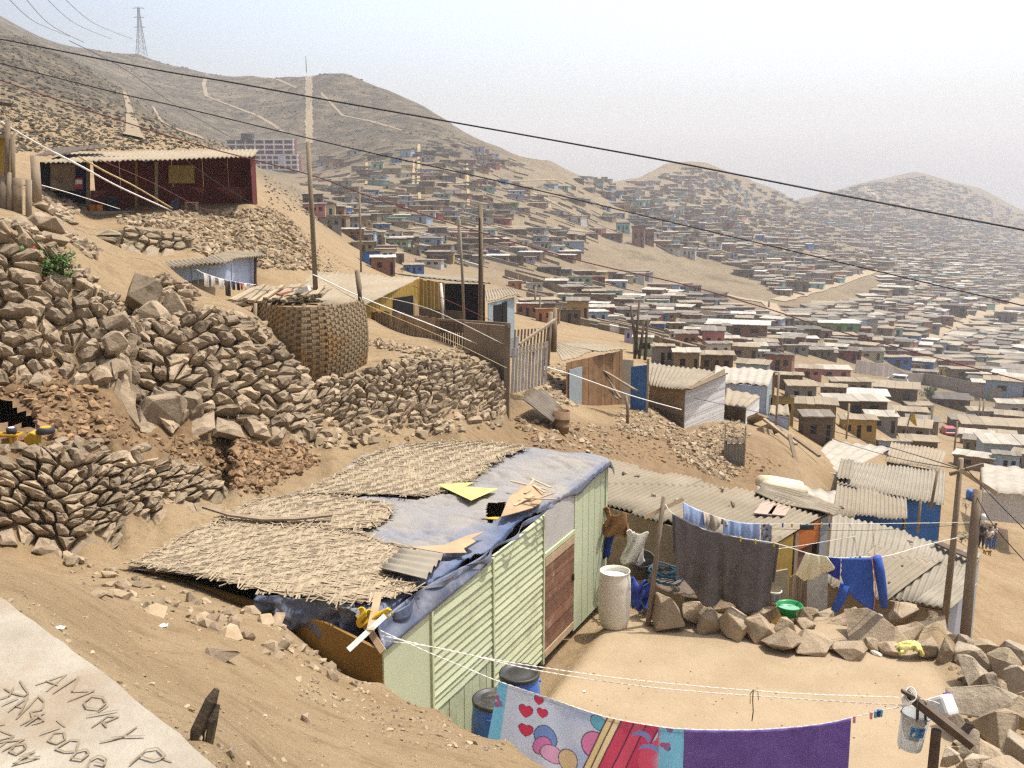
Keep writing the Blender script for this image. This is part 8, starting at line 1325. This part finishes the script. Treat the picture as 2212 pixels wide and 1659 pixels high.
# ---------------------------------------------------------------- wires
GW = 'overhead cables crossing the view'
for pts, Y0, Y1, r_, m_, lab in (([(-40, 78), (40, 92), (333, 150), (500, 178), (740, 222), (1000, 268), (1240, 311), (1480, 355), (1850, 428), (2260, 506)], 26, 17, .0165, M_wire, 'thickest black cable, crossing the sky above the far hills'),
    ([(-40, 128), (0, 137), (250, 200), (383, 230), (740, 316), (1106, 398), (1475, 486), (1850, 575), (2260, 672)], 27, 19, .0135, M_wire, 'second black cable, passing below the hilltops'),
    ([(-30, 165), (0, 173), (167, 230), (417, 310), (667, 377), (800, 425), (1000, 490), (1260, 565), (1475, 614), (1662, 668), (1775, 705), (1975, 760), (2260, 836)], 26, 22, .014, M_redwire, 'dark red cable crossing the town'),
    ([(150, 88), (270, 150), (383, 230), (510, 303)], 200, 300, .07, M_wire, 'thin dark cable running down to the apartment block'),
    ([(118, 330), (180, 362), (260, 405), (370, 455)], 26, 44, .03, M_rope, 'thick white cord running down to the red house terrace'), ([(0, 262), (60, 298), (118, 330)], 21, 26, .018, M_rope, 'white cord from the left fence to the terrace'),
    ([(170, 338), (230, 372), (290, 402), (372, 450)], 27, 44, .028, M_yellowrope, 'yellow cord crossing the front of the red house'), ([(215, 345), (330, 395), (430, 447), (470, 455)], 30, 45, .012, M_redwire, 'thin red cord over the red house wall'), ([(400, 345), (470, 395), (560, 448)], 38, 46, .012, M_wire, 'thin dark cord at the right of the red house'),
    ([(90, 400), (160, 420), (260, 452)], 30, 44, .014, M_rope, 'pale cord over the heaped stones at left'),
    ([(676, 593), (783, 643), (960, 713), (1090, 767), (1225, 806), (1359, 853), (1472, 885)], 24.3, 32, .016, M_rope, 'white rope running from the bare pole past the gate'), ([(690, 600), (785, 655), (960, 730), (1095, 795)], 24, 24.6, .008, M_yellowrope, 'thin tan cord below the white rope'), ([(890, 617), (970, 650), (1060, 692)], 30, 31, .01, M_redwire, 'short red cord across the dark porch'), ([(820, 640), (930, 668), (1085, 742)], 29, 25, .009, M_rope, 'pale cord across the plank fence'),
    ([(2072, 1012), (1900, 960), (1700, 905), (1500, 860)], 16.3, 40, .010, M_wire, 'thin wire from the cross planks up toward the whitewashed shack'), ([(2074, 1014), (1920, 985), (1780, 940), (1690, 890)], 16.3, 44, .009, M_wire, 'second thin wire from the cross planks over the pale plank roof'), ([(2085, 1010), (2150, 1080), (2260, 1190)], 16.3, 15, .008, M_wire, 'thin wire falling right from the cross planks over the road'), ([(2110, 1075), (2150, 1140), (2230, 1230)], 16, 15, .008, M_wire, 'thin wire falling right from the utility pole')):
    n = len(pts); line('cable' if m_ in (M_wire, M_redwire) else 'cord', lab, [atY(x, y, Y0 + (Y1 - Y0) * i / (n - 1)) for i, (x, y) in enumerate(pts)], r_, m_, 'cable' if m_ in (M_wire, M_redwire) else 'cord', group=GW)
# ---------------------------------------------------------------- people, vehicles, tree
def skin_mesh(name, pts, edges, radii, m, parent):
    me = bpy.data.meshes.new(name); me.from_pydata(pts, edges, []); o = bpy.data.objects.new(name, me); COL.objects.link(o); o.parent = parent; me.materials.append(m)
    md = o.modifiers.new('skin', 'SKIN'); md.use_smooth_shade = True
    for v, r_ in zip(me.skin_vertices[0].data, radii): v.radius = (r_, r_)
    me.skin_vertices[0].data[0].use_root = True; s = o.modifiers.new('sub', 'SUBSURF'); s.levels = 1; s.render_levels = 1; return o
M_skin = mat('brown_skin', (.22, .12, .075), None, 2, .7, 0, var=0); M_hair = mat('black_hair', (.012, .01, .01), None, 2, .6, 0, var=0)
def person(px, py, hm, yaw, top, legs, label, lean=0, bend=.0):
    p = hit(px, py); t = root('person', label, 'person', p, 'people standing on the dirt road'); t.rotation_euler = (0, 0, yaw); s = hm / 1.7
    def S(l): return [tuple(c * s for c in q) for q in l]
    P = [(0, 0, .92), (0, .0, 1.12), (0, 0, 1.36), (0, .01, 1.47), (0, .02, 1.56), (0, .015, 1.66), (-.17, 0, 1.38), (-.24, .03, 1.13), (-.16, .16 + bend, 1.0 + bend), (-.12, .22 + bend, .99 + bend), (.17, 0, 1.38), (.24, .02, 1.13), (.20, .12, .92), (.19, .16, .85), (-.09, 0, .86), (-.10, .02, .48), (-.11, -.02, .08), (-.12, .12, .03), (.09, 0, .86), (.11, .05, .48), (.12, 0, .08), (.13, .14, .03)]
    E = [(0, 1), (1, 2), (2, 3), (3, 4), (4, 5), (2, 6), (6, 7), (7, 8), (8, 9), (2, 10), (10, 11), (11, 12), (12, 13), (0, 14), (14, 15), (15, 16), (16, 17), (0, 18), (18, 19), (19, 20), (20, 21)]
    rd = [.13, .13, .14, .055, .085, .08, .06, .045, .035, .03, .06, .045, .035, .03, .085, .06, .045, .035, .085, .06, .045, .035]
    skin_mesh('body', S(P), E, [r_ * s for r_ in rd], M_skin, t)
    skin_mesh('shirt', S([(0, 0, .95), (0, 0, 1.15), (0, 0, 1.37), (-.17, 0, 1.385), (-.24, .03, 1.16), (.17, 0, 1.385), (.24, .02, 1.16)]), [(0, 1), (1, 2), (2, 3), (3, 4), (2, 5), (5, 6)], [.16 * s, .155 * s, .155 * s, .075 * s, .06 * s, .075 * s, .06 * s], top, t)
    skin_mesh('trousers', S([(0, 0, .93), (-.09, 0, .84), (-.10, .02, .48), (-.11, -.02, .12), (.09, 0, .84), (.11, .05, .48), (.12, 0, .12)]), [(0, 1), (1, 2), (2, 3), (0, 4), (4, 5), (5, 6)], [.155 * s, .105 * s, .08 * s, .065 * s, .105 * s, .08 * s, .065 * s], legs, t)
    skin_mesh('hair', S([(0, -.01, 1.60), (0, -.005, 1.68), (0, .02, 1.72)]), [(0, 1), (1, 2)], [.09 * s, .10 * s, .07 * s], M_hair, t)
    b = MB()
    for sx in (-1, 1): b.lathe([(.0, 0), (.05, .02), (.055, .07), (0, .09)], p + Matrix.Rotation(yaw, 3, 'Z') @ Vector((sx * .115 * s, .06 * s, -.01)), 8)
    b.build('shoes', M_hair, t)
    for o in t.children:
        if o.name.startswith('shoes'): o.parent = t; o.matrix_parent_inverse = Matrix.Rotation(-yaw, 4, 'Z') @ Matrix.Translation(-p)
M_wsh = mat('white_shirt', (.68, .67, .66), None, 2, .9, 0, var=0); M_jean = mat('blue_trousers_cloth', (.08, .14, .36), (.12, .19, .42), 6, .9, 0, var=0); M_nav = mat('dark_clothes', (.025, .028, .045), None, 2, .9, 0, var=0)
person(2118, 1184, 1.62, -.9, M_nav, M_nav, 'person in dark clothes standing by the utility pole on the road'); person(2134, 1192, 1.58, 2.6, M_wsh, M_jean, 'person in white top and blue trousers seen from behind', bend=.05); person(2146, 1186, 1.66, 1.6, M_wsh, M_jean, 'person in white shirt and pale blue trousers on the right', bend=.1)
c = hit(2130, 1198); b = MB(); t = root('stool', 'small brown wooden stool in the road beside the people', 'stool', c); b.box(c + Vector((0, -.1, .3)), .38, .3, .07); b.build('seat', M_ochre, t)
for x in (-.14, .14):
    for y in (-.2, 0): b = MB(); b.box(c + Vector((x, y, .13)), .05, .05, .28); b.build('leg', M_ochre, t)
M_glass = mat('dark_vehicle_glass', (.03, .035, .04), None, 1, .15, 0, var=0, spec=.6); M_tyre = mat('tyre_rubber', (.02, .02, .02), None, 1, .8, 0, var=0); M_lamp = mat('tail_lamp_red', (.4, .02, .02), None, 1, .4, 0, var=0)
def vehicle(px, py, yaw, m, label, kind, L=4.3, W=1.7, Hh=1.45, van=False):
    p = hit(px, py); t = root(kind, label, 'van' if van else 'car', p); Mz = Matrix.Rotation(yaw, 3, 'Z')
    def X(x, y, z): return p + Mz @ Vector((x, y, z))
    prof = [(-L / 2, .35), (-L / 2, .85), (-L / 2 + .08, Hh * .62), (-L / 2 + .25, Hh), (L * .22, Hh), (L * .40, Hh * .62), (L / 2 - .05, Hh * .55), (L / 2, .40)] if van else [(-L / 2, .3), (-L / 2, .8), (-L / 2 + .15, .92), (-L / 2 + .55, Hh), (L * .12, Hh), (L * .28, .92), (L / 2 - .1, .8), (L / 2, .35)]
    b = MB(); b.prism([X(-W / 2, y, z) for y, z in prof], Mz @ Vector((W, 0, 0))); b.build('body', m, t, bevel=.06)
    zl_, zh = (Hh * .62, Hh * .9) if van else (.95, Hh - .08); b = MB(); b.prism([X(-W / 2 + .18, -L / 2 - .0 + (.06 if van else .18), zl_), X(W / 2 - .18, -L / 2 + (.06 if van else .18), zl_), X(W / 2 - .22, -L / 2 + (.18 if van else .48), zh), X(-W / 2 + .22, -L / 2 + (.18 if van else .48), zh)], Mz @ Vector((0, -.04, .0))); b.build('rear_window', M_glass, t)
    for sx in (-1, 1): b = MB(); b.prism([X(sx * W / 2, -L / 2 + (.4 if van else .7), zl_), X(sx * W / 2, L * .2, zl_), X(sx * W / 2, L * .12, zh), X(sx * W / 2, -L / 2 + (.45 if van else .8), zh)], Mz @ Vector((sx * .02, 0, 0))); b.build('side_window', M_glass, t); b = MB(); b.box(X(sx * (W / 2 - .12), -L / 2 - .01, .75), .18, .05, .2, Mz); b.build('tail_lamp', M_lamp, t)
    for sx in (-1, 1):
        for y in (-L * .3, L * .3):
            b = MB(); b.lathe([(0, -.1), (.3, -.1), (.33, -.05), (.33, .05), (.3, .1), (0, .1)], X(sx * (W / 2 - .05), y, .33), 16, M=Mz @ Matrix.Rotation(pi / 2, 3, 'Y')); b.build('wheel', M_tyre, t)
    b = MB(); b.box(X(0, -L / 2 - .04, .45), W * .96, .1, .18, Mz); b.build('bumper', M_tyre if not van else m, t)
vehicle(2047, 940, -.12, mat('red_car_paint', (.36, .03, .035), None, 1, .35, 0, var=0, spec=.5), 'red car driving away along the dirt road', 'red_car', 3.9, 1.75, 1.55)
M_wv = mat('white_van_paint', (.66, .66, .64), None, 1, .4, 0, var=0, spec=.5); vehicle(1938, 827, 1.0, M_wv, 'white van parked before the long boundary wall', 'white_van', 4.7, 1.8, 2.0, True); vehicle(1918, 722, 1.35, M_wv, 'white van parked before the turquoise house', 'white_van', 4.7, 1.8, 2.0, True)
def tree(px, py, wpx, hpx, label, n=900, tall=.25, dark=0):
    p = hit(px, py); k = p.y / F; W_, H_ = wpx * k, hpx * k; t = root('tree', label, 'tree', p, 'small green trees of the valley'); b = MB(); cl = [(R.gauss(0, .24), R.gauss(0, .2), R.uniform(.35, .9), R.uniform(.14, .24)) for _ in range(11)]; s0 = W_ * .035
    for _ in range(n):
        c = R.choice(cl); d = Vector((R.gauss(0, 1), R.gauss(0, 1), R.gauss(0, .8))).normalized() * c[3] * R.random() ** .4; e = p + Vector(((c[0] + d.x) * W_, (c[1] + d.y) * W_, (c[2] + d.z) * H_)); a = Vector((R.gauss(0, 1), R.gauss(0, 1), R.gauss(0, .7))).normalized(); q = a.cross(Vector((R.gauss(0, 1), R.gauss(0, 1), R.gauss(0, 1)))).normalized(); s = s0 * R.uniform(.6, 1.5); b.add([e - a * s, e + q * s * .6, e + a * s, e - q * s * .6], [(0, 1, 2, 3)])
    b.build('crown', mat('dusty_leaves', (.075, .10, .045), (.12, .15, .07), 3, .8, 0, var=.45), t); b = MB(); b.tube([p - Vector((0, 0, .3)), p + Vector((.05 * W_, 0, H_ * .3)), p + Vector((-.03 * W_, 0, H_ * .6))], [W_ * .035, W_ * .028, W_ * .012], 7)
    for c in cl[:5]: b.tube([p + Vector((.04 * W_, 0, H_ * .3)), p + Vector((c[0] * W_, c[1] * W_, c[2] * H_))], [W_ * .018, W_ * .006], 5)
    b.build('trunk', M_wood, t)
tree(2008, 868, 44, 34, 'bushy grey green tree beside the market stall on the road'); tree(1392, 776, 22, 18, 'small green bush behind the thin pole cluster', 300); tree(2085, 1110, 20, 40, 'thin green shrub growing beside the thin leaning pole', 350); tree(1692, 800, 26, 20, 'low bush beside the roofless brick block', 250); tree(868, 590, 22, 12, 'flat green bush above the ochre house roof', 250); tree(705, 492, 26, 12, 'dark low bush right of the tall bare pole', 250); tree(1750, 908, 22, 14, 'round dark bush above the dirt slope', 250); tree(2075, 1172, 44, 26, 'sprawling green weeds beside the utility pole', 300)
b = MB(); [b.box(Vector((0, 0, 0)), .01, .01, .01) for _ in range(0)]
for poly, n, s0, s1 in (([(0, 60), (140, 112), (300, 210), (514, 322), (0, 330)], 2000, .25, 1.0), ([(0, 230), (250, 260), (500, 320), (0, 330)], 1500, .12, .5), ([(100, 80), (420, 150), (700, 165), (850, 200), (760, 260), (500, 260), (300, 190)], 500, .5, 1.6), ([(700, 250), (950, 270), (1050, 330), (900, 330), (720, 320)], 160, .6, 1.6), ([(560, 370), (690, 430), (700, 480), (580, 440)], 160, .2, .6)):
    for _ in range(n):
        p = hit(*inpx(poly))
        if p: s = R.uniform(s0, s1) * min(1, max(.22, p.y / 230)); put_rock(b, (p.x, p.y, p.z), s, s * R.uniform(.7, 1), s * R.uniform(.4, .7))
for k in range(120):
    x = R.uniform(0, 860); i = next(j for j in range(len(SKY) - 1) if SKY[j][0] <= x <= SKY[j + 1][0]); t = (x - SKY[i][0]) / (SKY[i + 1][0] - SKY[i][0]); p = hit(x, SKY[i][1] + (SKY[i + 1][1] - SKY[i][1]) * t + 6)
    if p and p.y > 300: s = R.uniform(.6, 1.8); put_rock(b, p, s, s, s * .7)
tag(b.build('scrub', mat('dry_scrub', (.055, .046, .03), (.10, .082, .055), 3, .95, 0, var=.3)), 'dark dry scrub dotted over the big hill', 'scrub', kind='stuff')
# white plastic fence and roofs on the right roadside
q = quad([(2122, 1062), (2235, 1068), (2232, 1010), (2118, 1003)], Y=[60, 59, 68, 69]); shack('pale_roofed_house', 'roadside house with bright white panelled roof at the right edge', q, [(M_whiteboard, 'v', 1.2), None, None, (M_planks, 'v', 1)], M_whiteroof, min(p.z for p in q) - .9, .9, .03)
for k, x in enumerate((2094, 2104)):
    c = hit(x, 1080 + k * 4); b = MB(); b.lathe([(0, 0), (.29, 0), (.31, .4), (.29, .86), (.0, .88)], c, 20); b.lathe([(.315, .28), (.325, .3), (.315, .32)], c, 20); b.lathe([(.315, .55), (.325, .57), (.315, .59)], c, 20); tag(b.build('storage_drum', M_blueplastic, smooth=True), ('left', 'right')[k] + ' of two blue drums on the dirt road behind the poles', 'drum', 'blue drums on the road')
